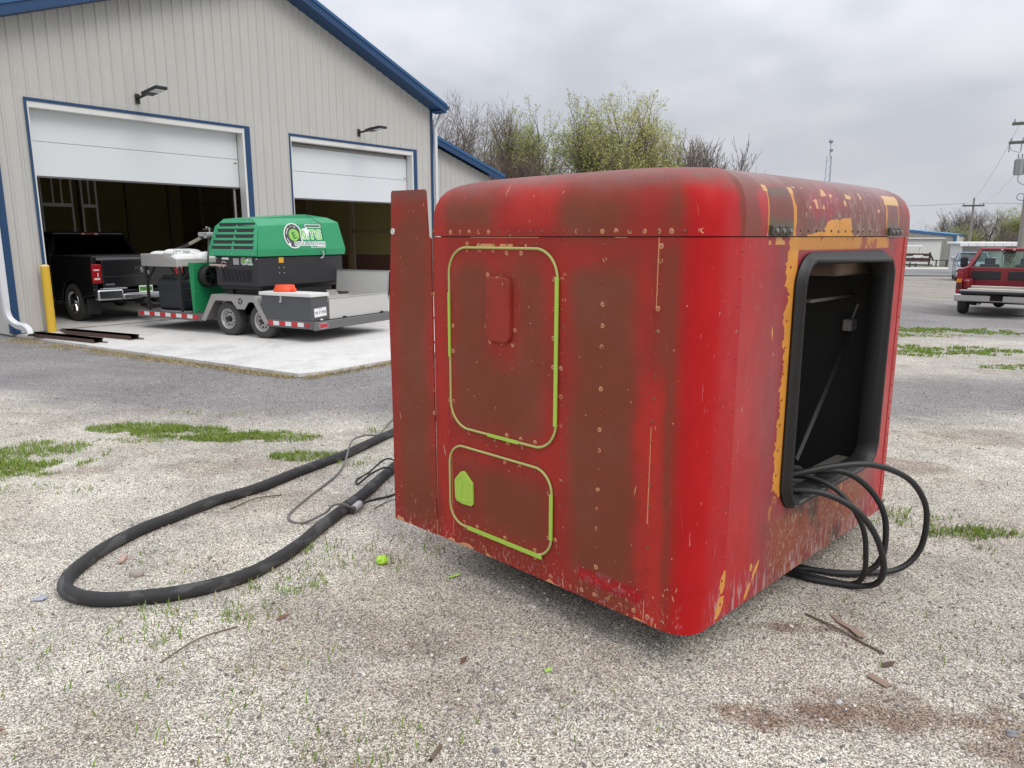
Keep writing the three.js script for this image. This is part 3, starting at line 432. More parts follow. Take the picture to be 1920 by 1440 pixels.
    if (y > 1.9) {          // roof cap
      chalk(c, s, y);
      mixTo(c, [0.165, 0.05, 0.032], sst(0.14, 0.26, x) * sst(0.40, 0.62, n1 + 0.3 * sst(0.2, 0.3, x) * sst(0.46, 0.36, x)) * 0.8);
      const band = sst(0.74, 0.86, x) * sst(1.92, 1.80, x), muck = sst(2.02, 1.95, y + (n2 - 0.5) * 0.14 + (n1 - 0.5) * 0.06);
      mixTo(c, [0.155, 0.075, 0.055], band * muck * 0.85); mixTo(c, [0.26, 0.17, 0.13], band * sst(2.10, 2.0, y) * sst(0.55, 0.75, fbm(x * 34, y * 24, 3)) * 0.6);
      const lip = 1.905 + 0.088 * sst(0.90, 1.30, x + (n2 - 0.5) * 0.06) * sst(1.46, 1.40, x) + (n2 - 0.5) * 0.03;
      if (x > 0.90 && x < 1.52 && y < lip) mixTo(c, [YEL[0] * (0.9 + 0.3 * n2), YEL[1] * (0.9 + 0.3 * n2), YEL[2]], 0.95);
      for (const [bx0, bx1, h] of [[0.50, 0.75, 2.115], [1.93, 2.12, 2.12]]) {   // where the two mirror brackets were bolted
        const slope = (y - 1.9) * 0.16, a = x - bx0 - slope * 0.4, bq = bx1 - x - slope * 0.4;
        if (a > 0 && bq > 0 && y < h) { mixTo(c, [0.175, 0.058, 0.045], 0.9); mixTo(c, [0.125, 0.095, 0.06], sst(1.995, 1.955, y + (n2 - 0.5) * 0.05) * 0.95 * (0.7 + 0.6 * gr)); mixTo(c, [0.115, 0.085, 0.055], sst(2.07, 2.10, y + (n2 - 0.5) * 0.04) * 0.8 * (0.6 + 0.7 * gr)); }
        const e = 0.018 * (0.4 + noise(y * 30 + bx0 * 50, 3)); if (y < h && ((bq < 0 && bq > -e * (bx0 < 1 ? 1.6 : 0.5)) || (a < 0 && a > -e * (bx0 < 1 ? 0.5 : 1.1) && y > (bx0 < 1 ? 1.9 : 1.94)))) mixTo(c, YEL, 0.9);
        if (bx0 > 1 && y > 2.075 && y < 2.13 && x > bx0 - 0.02 && x < bx1 + 0.02 && noise(x * 20, y * 20) > 0.3) mixTo(c, [0.70, 0.42, 0.16], 0.85);
        if (bx0 < 1 && y > 2.095 && y < 2.125 && (Math.abs(x - bx0) < 0.02 || Math.abs(x - bx1) < 0.022)) mixTo(c, [0.66, 0.36, 0.13], 0.8);
      }
      if (band > 0.2 && y > 2.03 && y < 2.13) { if (noise(x * 26 + 5, y * 30) > 0.80) mixTo(c, [0.68, 0.37, 0.16], 0.85); if (noise(x * 120, y * 12) > 0.87) mixTo(c, [0.5, 0.33, 0.3], 0.6); }
      if (band > 0.2 && noise(x * 150 + 8, y * 16) > 0.88 && y < 2.08) mixTo(c, [0.52, 0.36, 0.33], 0.55);
    } else {
      // bare orange primer round the doorway seal
      const w = 0.062 + 0.05 * (noise(y * 22, 6) - 0.5) + 0.025 * (noise(y * 80, 2) - 0.5) + 0.03 * sst(1.8, 1.88, y), L = 0.795 - x;
      if (y > 0.62 + 0.06 * noise(x * 30, 2) && L > -0.03 && L < w) mixTo(c, [YEL[0] * (0.85 + 0.35 * n2), YEL[1] * (0.85 + 0.35 * n2), YEL[2]], 0.95);
      if (y > 1.835 && x > 0.74 && x < 2.02 + (n2 - 0.5) * 0.2) mixTo(c, [YEL[0] * 0.85, YEL[1] * 0.85, YEL[2]], 0.9 * (n2 > 0.34 ? 1 : 0.2));
      if (x > 0.70 && x < 0.92 && y > 0.52 && y < 0.64) mixTo(c, [0.44, 0.17, 0.045], sst(0.46, 0.6, n2) * 0.85);
      // streaked rust and road film under the doorway
      const foot = sst(0.56, 0.46, y + (n1 - 0.5) * 0.12) * sst(0.60, 0.82, x + (n2 - 0.5) * 0.1) * sst(2.05, 1.85, x);
      mixTo(c, [0.23, 0.075, 0.030], foot * (0.40 + 0.6 * st) * 0.9); mixTo(c, [0.055, 0.042, 0.036], foot * sst(0.50, 0.66, fbm(x * 5 + 3, y * 4 + 8, 4)) * 0.8); mixTo(c, [0.40, 0.27, 0.19], foot * sst(0.58, 0.78, fbm(x * 60 + 1, y * 55, 3)) * 0.55);
      // scrapes down to bare metal along the foot
      const scr = sst(0.40, 0.19, y) * sst(0.10, 0.25, x); mixTo(c, [0.45, 0.34, 0.34], scr * sst(0.54, 0.68, fbm(x * 85, y * 16 + 2, 3)) * 0.62); mixTo(c, [0.19, 0.032, 0.055], scr * sst(0.56, 0.7, fbm(x * 22, y * 9 + 20, 3)) * 0.6);
      const blob = (bx0, by, w0, h0, lean) => { const a = (x - bx0 - (y - by) * lean) / w0, bq = (y - by) / h0; return a * a + bq * bq + (n2 - 0.5) * 1.9 + (noise(x * 70, y * 70) - 0.5) * 0.7 < 0.9; };
      if (blob(0.285, 0.345, 0.026, 0.062, 0.25) || blob(0.262, 0.225, 0.036, 0.062, 0.35) || blob(0.60, 0.30, 0.020, 0.045, 0.7) || blob(0.555, 0.325, 0.012, 0.02, 0) || blob(0.53, 0.215, 0.018, 0.040, 0.6) || blob(0.615, 1.46, 0.008, 0.040, -0.1) || blob(1.60, 0.46, 0.012, 0.05, 0.3) || blob(1.57, 0.40, 0.010, 0.03, 0.2)) mixTo(c, [0.63, 0.30, 0.075], 0.92);
      if (noise(x * 160 + 3, y * 22) > 0.955 && y > 0.4) mixTo(c, [0.55, 0.40, 0.38], 0.4);
      if (x > 0.50 && x < 0.80 && y > 1.862 && noise(x * 30, y * 40) > 0.62) mixTo(c, [0.66, 0.36, 0.11], 0.8);
    }
    ring(c, endRings, x, y);
  };
  const endMap = texFrom(2048, 2048, (u, v, c) => endAt(END0 + u * EW - S2 + R, 0.14 + v * TH, c), true, false);
  const sideMap = texFrom(2048, 2048, (u, v, c) => {
    const s = u * SW, y = 0.14 + v * TH, arc = s > S1, z = arc ? -R + (s - S1) : s + ZF; if (s > S1 + MID) { endAt(s - S2 + R, y, c); return; }
    const n1 = fbm(z * 3.1 + 4, y * 3.1, 4), n2 = fbm(z * 14 + 8, y * 14, 3), sc = noise(z * 40 + 90, y * 900) * 0.5 + noise(z * 900, y * 60) * 0.5, gr = NT[(((y * 3000) | 0) & 255) * 256 + (((z * 3000) | 0) & 255)];
    c[0] = RED[0]; c[1] = RED[1]; c[2] = RED[2];
    let b = 0; const wz = z + (n1 - 0.5) * 0.10 + (n2 - 0.5) * 0.018, wy = y + (n1 - 0.5) * 0.13 + (n2 - 0.5) * 0.03;
    for (const [z0, z1, y0, y1, e0, k] of sanded) { const e = e0 * 1.45; if (wz < z0 - e || wz > z1 + e || wy < y0 - e || wy > y1 + e) continue; const t = k * sst(z0 - e, z0 + e * 0.6, wz) * sst(z1 + e, z1 - e * 0.6, wz) * sst(y0 - e, y0 + e * 0.6, wy) * sst(y1 + e, y1 - e * 0.6, wy); b = b + t - b * t; }
    b = Math.max(0, Math.min(1, b + (sc - 0.5) * 0.34 * b + (gr - 0.5) * 0.10 + 0.12 * (n1 - 0.35)));
    if (arc) b *= 1 - sst(S1, S1 + 0.075, s);
    mixTo(c, BROWN, b);
    if (b > 0.5) mixTo(c, [0.20, 0.085, 0.058], sst(0.55, 0.8, n1) * 0.30 * b);   // primer grey showing in the most worn places
    mixTo(c, BRIGHT, (1 - b) * Math.max(sst(-0.36, -0.27, wz) * sst(-0.12, -0.17, wz) * sst(1.45, 1.15, wy), 0.8 * sst(-1.18, -1.02, wz) * sst(-0.72, -0.84, wz) * sst(1.92, 1.98, y), 0.7 * sst(-1.32, -1.22, wz) * sst(-0.98, -1.08, wz) * sst(1.28, 1.38, wy) * sst(1.86, 1.72, wy), 0.6 * sst(-1.70, -1.66, wz) * sst(-1.55, -1.6, wz), sst(0.52, 0.72, n1) * 0.5));
    if (arc) mixTo(c, DEEP, sst(S1 - 0.02, S1 + 0.085, s)); chalk(c, s, y);
    const tone = 0.94 + 0.12 * n2; c[0] *= tone; c[1] *= tone; c[2] *= tone;
    // unsanded band with the ghost of old lettering
    if (z > -0.66 && z < -0.2 && y < 0.34) { const t = sst(0.235, 0.25, y) * sst(0.325, 0.312, y) * sst(-0.645, -0.60, z) * sst(-0.205, -0.25, z); if (t > 0) { mixTo(c, [0.36, 0.012, 0.018], t * (0.45 + 0.5 * n2)); mixTo(c, [0.50, 0.012, 0.020], t * 0.9 * mask((z + 0.615) / 0.37, (y - 0.252) / 0.055)); mixTo(c, [0.27, 0.16, 0.17], t * sst(0.55, 0.75, fbm(z * 30, y * 60 + 3, 3)) * 0.45); } }
    // scuffed foot of the panel
    if (y < 0.33) mixTo(c, [0.48, 0.30, 0.28], sst(0.33, 0.17, y) * sst(0.62, 0.80, fbm(z * 90, y * 50, 3)) * 0.5);
    ring(c, sideRings, z, y);
    if (noise(z * 330 + y * 40, y * 9 + 7) > 0.965) mixTo(c, [0.42, 0.17, 0.13], 0.35); if (noise(z * 12 + 80, y * 520) > 0.95 && n1 > 0.45) mixTo(c, [0.30, 0.10, 0.075], 0.3 * b);
    const cl = chipGrid.get(key(z, y)); if (cl) for (const [cz, cy, r, el, an, pale] of cl) { const dz = z - cz, dy = y - cy, q = (dz * Math.cos(an) + dy * Math.sin(an)) / r, w = (-dz * Math.sin(an) + dy * Math.cos(an)) / (r * el); if (q * q + w * w < 1) mixTo(c, pale ? [0.62, 0.42, 0.34] : CREAM, 0.75); }
    // paint rubbed through along the laps
    if (Math.abs(y - 1.8965) < 0.0036 && z > -1.71 && z < -0.25 && noise(z * 7 + 3, 1) > (z < -0.9 ? 0.25 : 0.52)) mixTo(c, CREAM, 0.85);
    if (y < 1.895 && Math.abs(z + 0.2185 + (1.9 - y) * 0.008) < 0.0030 && noise(y * 6 + 40, 2) > 0.5) mixTo(c, CREAM, 0.75);
    if (Math.abs(z + 1.556) < 0.0022 && y > 0.2 && y < 1.895 && noise(y * 5, 9) > 0.45) mixTo(c, CREAM, 0.6);
    if (y < 1.895 && Math.abs(z + 1.6975) < 0.003 && noise(y * 9 + 2, 4) > 0.55) mixTo(c, CREAM, 0.7);
    if (y > 1.846 && y < 1.862 && z > -1.36 && z < -0.98 && noise(z * 22, 5) > 0.45) mixTo(c, CREAM, 0.85);
    if (z < -0.16 && y < 0.168 + 0.034 * (noise(z * 26, 8) - 0.45) && noise(z * 19, 3) > 0.5) mixTo(c, CREAM, 0.8);
  }, true, false);
  const roughA = texFrom(512, 512, (u, v, c) => { const n = fbm(u * 9, v * 9, 4), m = fbm(u * 60, v * 60, 2); c[0] = c[1] = c[2] = 0.52 + 0.30 * (n - 0.4) + 0.14 * (m - 0.5); }, false, true);
  const roughB = texFrom(512, 512, (u, v, c) => { const n = fbm(u * 6 + 9, v * 6, 4), m = fbm(u * 70, v * 9, 3); c[0] = c[1] = c[2] = 0.30 + 0.40 * (n - 0.42) + 0.22 * (m - 0.5) + 0.25 * sst(0.25, 0.0, v); }, false, true);
  const ripple = texFrom(512, 512, (u, v, c) => { c[0] = c[1] = c[2] = fbm(u * 5, v * 5, 3); }, false, true);
  const sidePaint = new THREE.MeshPhysicalMaterial({ specularIntensity: 0.35, map: sideMap, roughnessMap: roughA, roughness: 1, bumpMap: ripple, bumpScale: 0.010, side: THREE.DoubleSide });
  const endPaint = new THREE.MeshPhysicalMaterial({ specularIntensity: 0.6, map: endMap, roughnessMap: roughB, roughness: 1, bumpMap: ripple, bumpScale: 0.010, clearcoat: 0.15, clearcoatRoughness: 0.3, side: THREE.DoubleSide });
  const rubber = mat([0.013, 0.013, 0.013], 0.5), liner = mat([0.085, 0.083, 0.08], 0.85), steel = mat([0.10, 0.09, 0.08], 0.6, { metalness: 0.4 });
  const sideUV = (g) => uvBy(g, (x, y, z) => [(z - ZF) / SW, (y - 0.14) / TH]);
  const endUV = (g) => uvBy(g, (x, y, z) => [(sEnd(x) - END0) / EW, (y - 0.14) / TH]);

  // sheet that follows the rounded corner: from a to b in s, y0 to y1, standing `o` off the outline; u0 = picture offset
  const plan = (s, o) => { if (s <= S1) return [-o, s + ZF]; if (s >= S2) return [s - S2 + R, o]; const a = (s - S1) / R; return [R - (R + o) * Math.cos(a), -R + (R + o) * Math.sin(a)]; };
  function sheet(a, b, y0, y1, o, th, n, s0, sw) {
    const p = [], uv = [], quad = (A, B, C, Dq, ua, ub, uc, ud) => { p.push(...A, ...B, ...C, ...A, ...C, ...Dq); uv.push(...ua, ...ub, ...uc, ...ua, ...uc, ...ud); };
    const m = (s, y) => [(s - s0) / sw, (y - 0.14) / TH];
    for (let i = 0; i < n; i++) {
      const sa = lerp(a, b, i / n), sb = lerp(a, b, (i + 1) / n), [xa, za] = plan(sa, o), [xb, zb] = plan(sb, o), [xc, zc] = plan(sa, o - th), [xd, zd] = plan(sb, o - th);
      quad([xa, y0, za], [xb, y0, zb], [xb, y1, zb], [xa, y1, za], m(sa, y0), m(sb, y0), m(sb, y1), m(sa, y1));
      quad([xd, y0, zd], [xc, y0, zc], [xc, y1, zc], [xd, y1, zd], m(sb, y0), m(sa, y0), m(sa, y1), m(sb, y1));
      quad([xc, y0, zc], [xd, y0, zd], [xb, y0, zb], [xa, y0, za], m(sa, y0), m(sb, y0), m(sb, y0), m(sa, y0));
      quad([xa, y1, za], [xb, y1, zb], [xd, y1, zd], [xc, y1, zc], m(sa, y1), m(sb, y1), m(sb, y1), m(sa, y1));
    }
    for (const [s, f] of [[a, 1], [b, 0]]) { const [xa, za] = plan(s, o), [xc, zc] = plan(s, o - th); const A = [xa, y0, za], B = [xa, y1, za], C2 = [xc, y1, zc], D2 = [xc, y0, zc], q = m(s, y0), q2 = m(s, y1); f ? quad(D2, A, B, C2, q, q, q2, q2) : quad(A, D2, C2, B, q, q, q2, q2); }
    const g = new THREE.BufferGeometry(); g.setAttribute('position', new THREE.Float32BufferAttribute(p, 3)); g.setAttribute('uv', new THREE.Float32BufferAttribute(uv, 2)); g.computeVertexNormals();
    // smooth normals on the outer faces of the curve
    const P = g.attributes.position, N = g.attributes.normal; for (let i = 0; i < P.count; i++) { if (Math.abs(N.getY(i)) > 0.5) continue; const x = P.getX(i), z = P.getZ(i); if (x < R && z > -R && Math.abs(N.getX(i)) + Math.abs(N.getZ(i)) > 0.9) { const dx = x - R, dz = z + R, L = Math.hypot(dx, dz) || 1, sg = (N.getX(i) * dx + N.getZ(i) * dz) > 0 ? 1 : -1; if (Math.abs((N.getX(i) * dx + N.getZ(i) * dz) / L) > 0.7) N.setXYZ(i, sg * dx / L, 0, sg * dz / L); } }
    return g;
  }
  part('side_wall', sideUV(bx(0, 0.02, YB, YS - 0.004, -1.695, -0.215)), sidePaint, T);
  // corner panel lapped over the side and the end
  part('corner_panel', sheet(sSide(-0.222), sEnd(0.30), YB, YS - 0.004, 0.003, 0.012, 26, 0, SW), sidePaint, T);
  // end wall with the doorway
  const OX0 = 0.835, OX1 = 2.0, OY0 = 0.56, OY1 = 1.79;
  part('end_wall', endUV(ext([[0.29, YB], [2.30, YB], [2.30, YS - 0.004], [0.29, YS - 0.004]], -0.02, 0, [rrect(OX0, OX1, OY0, OY1, 0.13)])), endPaint, T);
  { // far corner of the end wall, mirrored
    const g = sheet(S1, sEnd(0.165), YB, YS - 0.004, 0.003, 0.012, 12, 0, 1); const p = g.attributes.position, n = g.attributes.normal; for (let i = 0; i < p.count; i++) { p.setX(i, W - p.getX(i)); n.setX(i, -n.getX(i)); }
    for (const a of [p, n]) for (let i = 0; i < a.count; i += 3) { const q = [a.getX(i + 1), a.getY(i + 1), a.getZ(i + 1)]; a.setXYZ(i + 1, a.getX(i + 2), a.getY(i + 2), a.getZ(i + 2)); a.setXYZ(i + 2, ...q); }
    g.setAttribute('uv', new THREE.BufferAttribute(new Float32Array(p.count * 2), 2)); part('corner_panel', uvBy(g, (x, y, z) => [(sEnd(Math.min(x, W) - Math.max(0, -z) * 0.2) - END0) / EW, (y - 0.14) / TH]), endPaint, T);
  }
  part('far_side_wall', sideUV(bx(W - 0.02, W, YB, YS - 0.004, -1.695, -0.13)), sidePaint, T);
  part('back_wall', sideUV(bx(0.02, W - 0.02, YB, YS - 0.004, -1.695, -1.675)), sidePaint, T);
  part('floor', bx(0.06, W - 0.06, YB + 0.004, YB + 0.05, -1.67, -0.06), liner, T);
  for (const x of [0.55, 1.75]) part('skid_rail', rb(x, x + 0.12, 0.0, YB + 0.003, -1.60, -0.16, 0.01), steel, T);
  // inner lining so that the inside is dark vinyl
  part('inner_lining', [bx(0.03, 0.04, YB + 0.05, YS, -1.66, -0.14), bx(W - 0.04, W - 0.03, YB + 0.05, YS, -1.66, -0.14), bx(0.04, W - 0.04, YB + 0.05, YS, -1.66, -1.65), bx(0.04, W - 0.04, YS - 0.012, YS - 0.008, -1.65, -0.14), bx(0.12, OX0, YB + 0.05, YS - 0.012, -0.045, -0.035), bx(OX1, W - 0.12, YB + 0.05, YS - 0.012, -0.045, -0.035), bx(OX0, OX1, YB + 0.05, OY0 - 0.02, -0.045, -0.035), bx(OX0, OX1, OY1 + 0.02, YS - 0.012, -0.045, -0.035)], liner, T);
  for (const x of [0.5, 1.05, 1.6, 2.15]) part('wall_rib', [rb(x, x + 0.05, YB + 0.06, YS - 0.02, -1.648, -1.61, 0.008)], steel, T);
  part('roof_duct', [bar([0.3, 1.70, -0.5], [2.1, 1.72, -0.9], 0.07, 14)], mat([0.30, 0.27, 0.24], 0.7), T);
  part('bunk_shelf', [rb(0.06, W - 0.06, 1.30, 1.325, -1.62, -0.85, 0.006)], mat([0.12, 0.12, 0.12], 0.6), T);
  part('bunk_strap', [beam([2.33, 1.27, -0.30], [1.76, 0.54, -0.34], 0.035, 0.006)], mat([0.085, 0.085, 0.085], 0.85), T);
  part('strap_bracket', [rb(2.27, 2.37, 1.30, 1.375, -0.33, -0.27, 0.01), bar([2.35, 1.37, -0.30], [2.375, 1.47, -0.28], 0.008)], mat([0.60, 0.59, 0.57], 0.5), T); part('shelf_edge', [rb(1.70, 2.37, 1.515, 1.535, -0.33, -0.30, 0.004)], mat([0.22, 0.22, 0.21], 0.6), T); part('headliner_pad', [rb(1.75, 2.37, 1.67, 1.80, -0.75, -0.16, 0.05)], mat([0.24, 0.17, 0.13], 0.85), T);
  part('inside_ledge', [rb(0.9, 1.8, YB + 0.05, 0.50, -1.1, -0.30, 0.03)], mat([0.05, 0.05, 0.052], 0.8), T);
  // moulded rubber boot round the doorway: flange on the wall, then a lip that stands out and turns in
  {
    const path = rrect(OX0, OX1, OY0, OY1, 0.13, 8), p = [], prof = [[0.034, 0.003], [0.031, 0.015], [0.016, 0.020], [0.011, 0.044], [0.002, 0.052], [-0.010, 0.047], [-0.016, 0.020], [-0.026, 0.012], [-0.036, -0.06], [-0.018, -0.06], [-0.004, 0.003]];
    const cx = (OX0 + OX1) / 2, cy = (OY0 + OY1) / 2, n = path.length, idx = [], uvs = [];
    for (let i = 0; i < n; i++) {
      const [x, y] = path[i], [xp, yp] = path[(i + n - 1) % n], [xn, yn] = path[(i + 1) % n]; let nx = yn - yp, ny = -(xn - xp); const L = Math.hypot(nx, ny) || 1; nx /= L; ny /= L; if (nx * (x - cx) + ny * (y - cy) < 0) { nx = -nx; ny = -ny; }
      const sag = y > OY1 - 0.01 ? 0.022 * Math.sin((x - OX0) / (OX1 - OX0) * 9) * sst(OX0, OX0 + 0.3, x) : 0, wob = 0.006 * (noise(i * 0.7, 3) - 0.5);
      for (const [o, z] of prof) { const loose = z > 0.03 ? 1 : 0; p.push(x + nx * (o + wob * loose), y + ny * (o + wob * loose) - sag * loose, z); uvs.push(i / n, z); }
    }
    const k = prof.length; for (let i = 0; i < n; i++) for (let j = 0; j < k; j++) { const a = i * k + j, b = i * k + (j + 1) % k, c = ((i + 1) % n) * k + j, d = ((i + 1) % n) * k + (j + 1) % k; idx.push(a, c, b, b, c, d); }
    const g = new THREE.BufferGeometry(); g.setAttribute('position', new THREE.Float32BufferAttribute(p, 3)); g.setAttribute('uv', new THREE.Float32BufferAttribute(uvs, 2)); g.setIndex(idx); g.computeVertexNormals();
    const boot = part('door_seal', g, rubber, T); boot.userData.label = 'black rubber boot round the open doorway';
    part('sill_lip', [rb(OX0 + 0.06, OX1 - 0.06, OY0 - 0.012, OY0 + 0.012, -0.17, 0.05, 0.008)], mat([0.075, 0.07, 0.062], 0.7), boot);
  }
  // roof cap: rings from the seam up over the rounded edge to the crown
  {
    const ring2 = (inset, y, n = 10) => { const r = R + 0.5 * inset, rBack = 0.035 + 0.4 * inset, x0 = -0.005 + inset, x1 = W + 0.005 - inset, z0 = -D - 0.004 + inset * 0.75, z1 = 0.005 - inset, P2 = [];
      const seg = [[x0 + r, z1 - r, 180, 90, r], [x1 - r, z1 - r, 90, 0, r], [x1 - rBack, z0 + rBack, 360, 270, rBack], [x0 + rBack, z0 + rBack, 270, 180, rBack]];
      for (const [cx, cz, a0, a1, q] of seg) for (let i = 0; i <= n; i++) { const a = rad(lerp(a0, a1, i / n)); P2.push([cx + q * Math.cos(a), y, cz + q * Math.sin(a)]); if (i === n && a1 === 90) P2.push([Math.max(0.30, cx + 0.02), y, z1]); } return P2; };
    const crown = (inset, t) => [inset, t];
    const rings = [[0.016, 1.9], [0, 1.9], [0, 1.96], [0.003, 2.02], [0.011, 2.06], [0.028, 2.105], [0.056, 2.140], [0.092, 2.163], [0.14, 2.180], [0.22, 2.197], [0.35, 2.213], [0.50, 2.224], [0.66, 2.230]].map(([i, y]) => ring2(i, y));
    const n = rings[0].length, subd = [];
    // split the long straight runs so that the picture maps evenly
    const p = [], uv = [], nrm = [];
    const vOf = [1.9, 1.9, 1.96, 2.02, 2.06, 2.107, 2.145, 2.175, 2.20, 2.215, 2.216, 2.217, 2.218];
    const uvS = (q, v) => [Math.min(0.999, Math.max(0.001, (q[2] - ZF) / SW)), (v - 0.14) / TH];
    const uvE = (q, v) => [Math.min(0.999, (sEnd(q[0]) - END0) / EW), (v - 0.14) / TH];
    const A = { p: [], uv: [] }, B = { p: [], uv: [] };
    for (let k = 0; k < rings.length - 1; k++) for (let i = 0; i < n; i++) {
      const j = (i + 1) % n, a = rings[k][i], b = rings[k][j], c = rings[k + 1][j], d = rings[k + 1][i];
      const onEnd = i >= 11 && i < 22, o = onEnd ? B : A, f = onEnd ? uvE : uvS;
      const arcU = (q, ii) => { if (onEnd || ii > 11 || i > 22) return f(q, 0); return [(ii === 11 ? sEnd(0.30) : S1 + (S2 - S1) * ii / 10) / SW, 0]; };
      const w = (q, ii, kk) => { const r = arcU(q, ii); return [Math.min(0.999, Math.max(0.001, r[0])), Math.min(0.999, (vOf[kk] - 0.14) / TH)]; };
      o.p.push(...a, ...b, ...c, ...a, ...c, ...d); o.uv.push(...w(a, i, k), ...w(b, j, k), ...w(c, j, k + 1), ...w(a, i, k), ...w(c, j, k + 1), ...w(d, i, k + 1));
    }
    const top = rings.at(-1); const c0 = [W / 2, 2.233, -D / 2]; for (let i = 0; i < n; i++) { const j = (i + 1) % n; A.p.push(...top[i], ...top[j], ...c0); A.uv.push(0.3, 0.995, 0.31, 0.995, 0.305, 0.999); }
    const roofs = [A, B].map((o) => { const g = new THREE.BufferGeometry(); g.setAttribute('position', new THREE.Float32BufferAttribute(o.p, 3)); g.setAttribute('uv', new THREE.Float32BufferAttribute(o.uv, 2)); g.computeVertexNormals(); return g; });
    // smooth normals by shared position over both halves
    const acc = new Map(), kk = (P, i) => Math.round(P.getX(i) * 2000) + ',' + Math.round(P.getY(i) * 2000) + ',' + Math.round(P.getZ(i) * 2000);
    for (const g of roofs) { const P = g.attributes.position, N = g.attributes.normal; for (let i = 0; i < P.count; i++) { const k2 = kk(P, i), v = acc.get(k2) ?? V(0, 0, 0); v.add(V(N.getX(i), N.getY(i), N.getZ(i))); acc.set(k2, v); } }
    for (const g of roofs) { const P = g.attributes.position, N = g.attributes.normal; for (let i = 0; i < P.count; i++) { if (P.getY(i) < 1.905) continue; const v = acc.get(kk(P, i)).clone().normalize(); N.setXYZ(i, v.x, v.y, v.z); } }
    const cap = part('roof_cap', roofs[0], sidePaint, T); part('roof_cap', roofs[1], endPaint, T);
    part('roof_vent', [rb(0.75, 1.1, 2.2, 2.245, -1.25, -0.9, 0.02)], sidePaint, cap);
  }
  // fin panel that runs past the back wall
  {
    const fin = part('side_fin', sideUV(extX(poly2([[-2.112, 0.158], [-1.700, 0.163], [-1.706, 1.886], [-1.728, 1.90], [-1.742, 2.140], [-1.752, 2.152], [-2.046, 2.156], [-2.058, 2.144], [-2.070, 1.9], [-2.112, 1.45], [-2.105, 0.8]]), -0.006, 0.004)), sidePaint, T);
    function poly2(a) { return a; }
    part('grommet', [at(new THREE.TorusGeometry(0.014, 0.005, 8, 18), -0.009, 1.927, -2.046, 0, Math.PI / 2, 0), at(cyl(0.009, 0.009, 0.012, 12), -0.006, 1.927, -2.046, 0, 0, Math.PI / 2)], mat([0.7, 0.68, 0.64], 0.35, { metalness: 0.5 }), fin);
  }
  // hatch doors with taped edging
  const tape = mat([0.40, 0.60, 0.075], 0.55), tapeOld = mat([0.44, 0.46, 0.15], 0.6);
  hatches.forEach(([z0, z1, y0, y1, r], k) => {
    const h = part('hatch_door', sideUV(extX(rrect(z0, z1, y0, y1, r, 8), -0.005, 0.001, [], 0.0015)), sidePaint, T);
    const P = rrect(z0, z1, y0, y1, r, 8).map(([z, y]) => [-0.007, y, z]);
    const g = new THREE.TubeGeometry(new THREE.CatmullRomCurve3(P.map((q) => V(...q)), true, 'catmullrom', 0.12), 220, 0.0068, 7, true); g.applyMatrix4(new THREE.Matrix4().makeTranslation(0, 0, 0));
    part('taped_edging', g, tapeOld, h);
    // wider fresh tape laid over parts of the edging
    const strips = k ? [[[z1 + 0.001, 0.64], [z1 + 0.001, 0.40], 0.020], [[z0 + 0.15, y0], [z1 - 0.06, y0 - 0.002], 0.022]] : [[[z1 + 0.001, y1 - 0.13], [z1 - 0.001, y0 + 0.13], 0.020], [[z0 + 0.30, y0], [z1 - 0.25, y0], 0.017], [[z0 + 0.0, 1.6], [z0, 1.25], 0.014]];
    for (const [a, b, w] of strips) part('tape_strip', beam([-0.0115, a[1], a[0]], [-0.0115, b[1], b[0]], 0.007, w), tape, h);
    if (!k) part('vent_cover', sideUV(extX(rrect(-1.236, -1.080, 1.378, 1.692, 0.028, 5), -0.032, -0.002, [], 0.008)), sidePaint, h);
    else { // patch of crumpled tape over the lock
      const o = [[-1.446, 0.612], [-1.418, 0.592], [-1.376, 0.556], [-1.374, 0.44], [-1.386, 0.428], [-1.455, 0.424], [-1.508, 0.432], [-1.518, 0.448], [-1.521, 0.545], [-1.512, 0.56], [-1.470, 0.604]];
      const g2 = extX(o, -0.017, -0.004, [], 0.003); part('tape_patch', g2, tape, h);
      part('tape_crease', [beam([-0.018, 0.45, -1.468], [-0.018, 0.575, -1.455], 0.004, 0.006), beam([-0.018, 0.445, -1.50], [-0.018, 0.45, -1.39], 0.004, 0.006), beam([-0.018, 0.47, -1.405], [-0.018, 0.55, -1.41], 0.004, 0.005), beam([-0.018, 0.56, -1.505], [-0.018, 0.585, -1.46], 0.003, 0.005)], tape, h);
    }
  });
  // rivets, one by one
  const dome = new THREE.SphereGeometry(0.0072, 9, 5, 0, Math.PI * 2, 0, Math.PI / 2); dome.scale(1, 0.55, 1);
  const redRivet = mat([0.32, 0.028, 0.024], 0.5), brownRivet = mat([0.21, 0.065, 0.042], 0.55), wornRivet = mat([0.40, 0.16, 0.09], 0.5);
  const sideDome = dome.clone().rotateZ(Math.PI / 2), endDome = dome.clone().rotateX(Math.PI / 2);
  for (const [z, y, w] of side) { const m = part('rivet', sideDome, w > 0.75 ? wornRivet : rnd() < 0.5 ? redRivet : brownRivet, T); const onHatch = hatches.some(([a, b, c, d]) => z > a && z < b && y > c && y < d), fin = z < -1.70, cap = y > 1.9, lap = z > -0.2225; m.position.set(-(onHatch ? 0.005 : fin ? 0.006 : cap ? 0.005 : lap ? 0.003 : 0), y, z); }
  const darkRivet = mat([0.06, 0.035, 0.025], 0.6);
  for (const [x, y, w] of end) { const m = part('rivet', endDome, y > 1.9 ? darkRivet : redRivet, T); m.position.set(x, y, y > 1.9 ? 0.005 : x < 0.3 || x > 2.25 ? 0.003 : 0); }
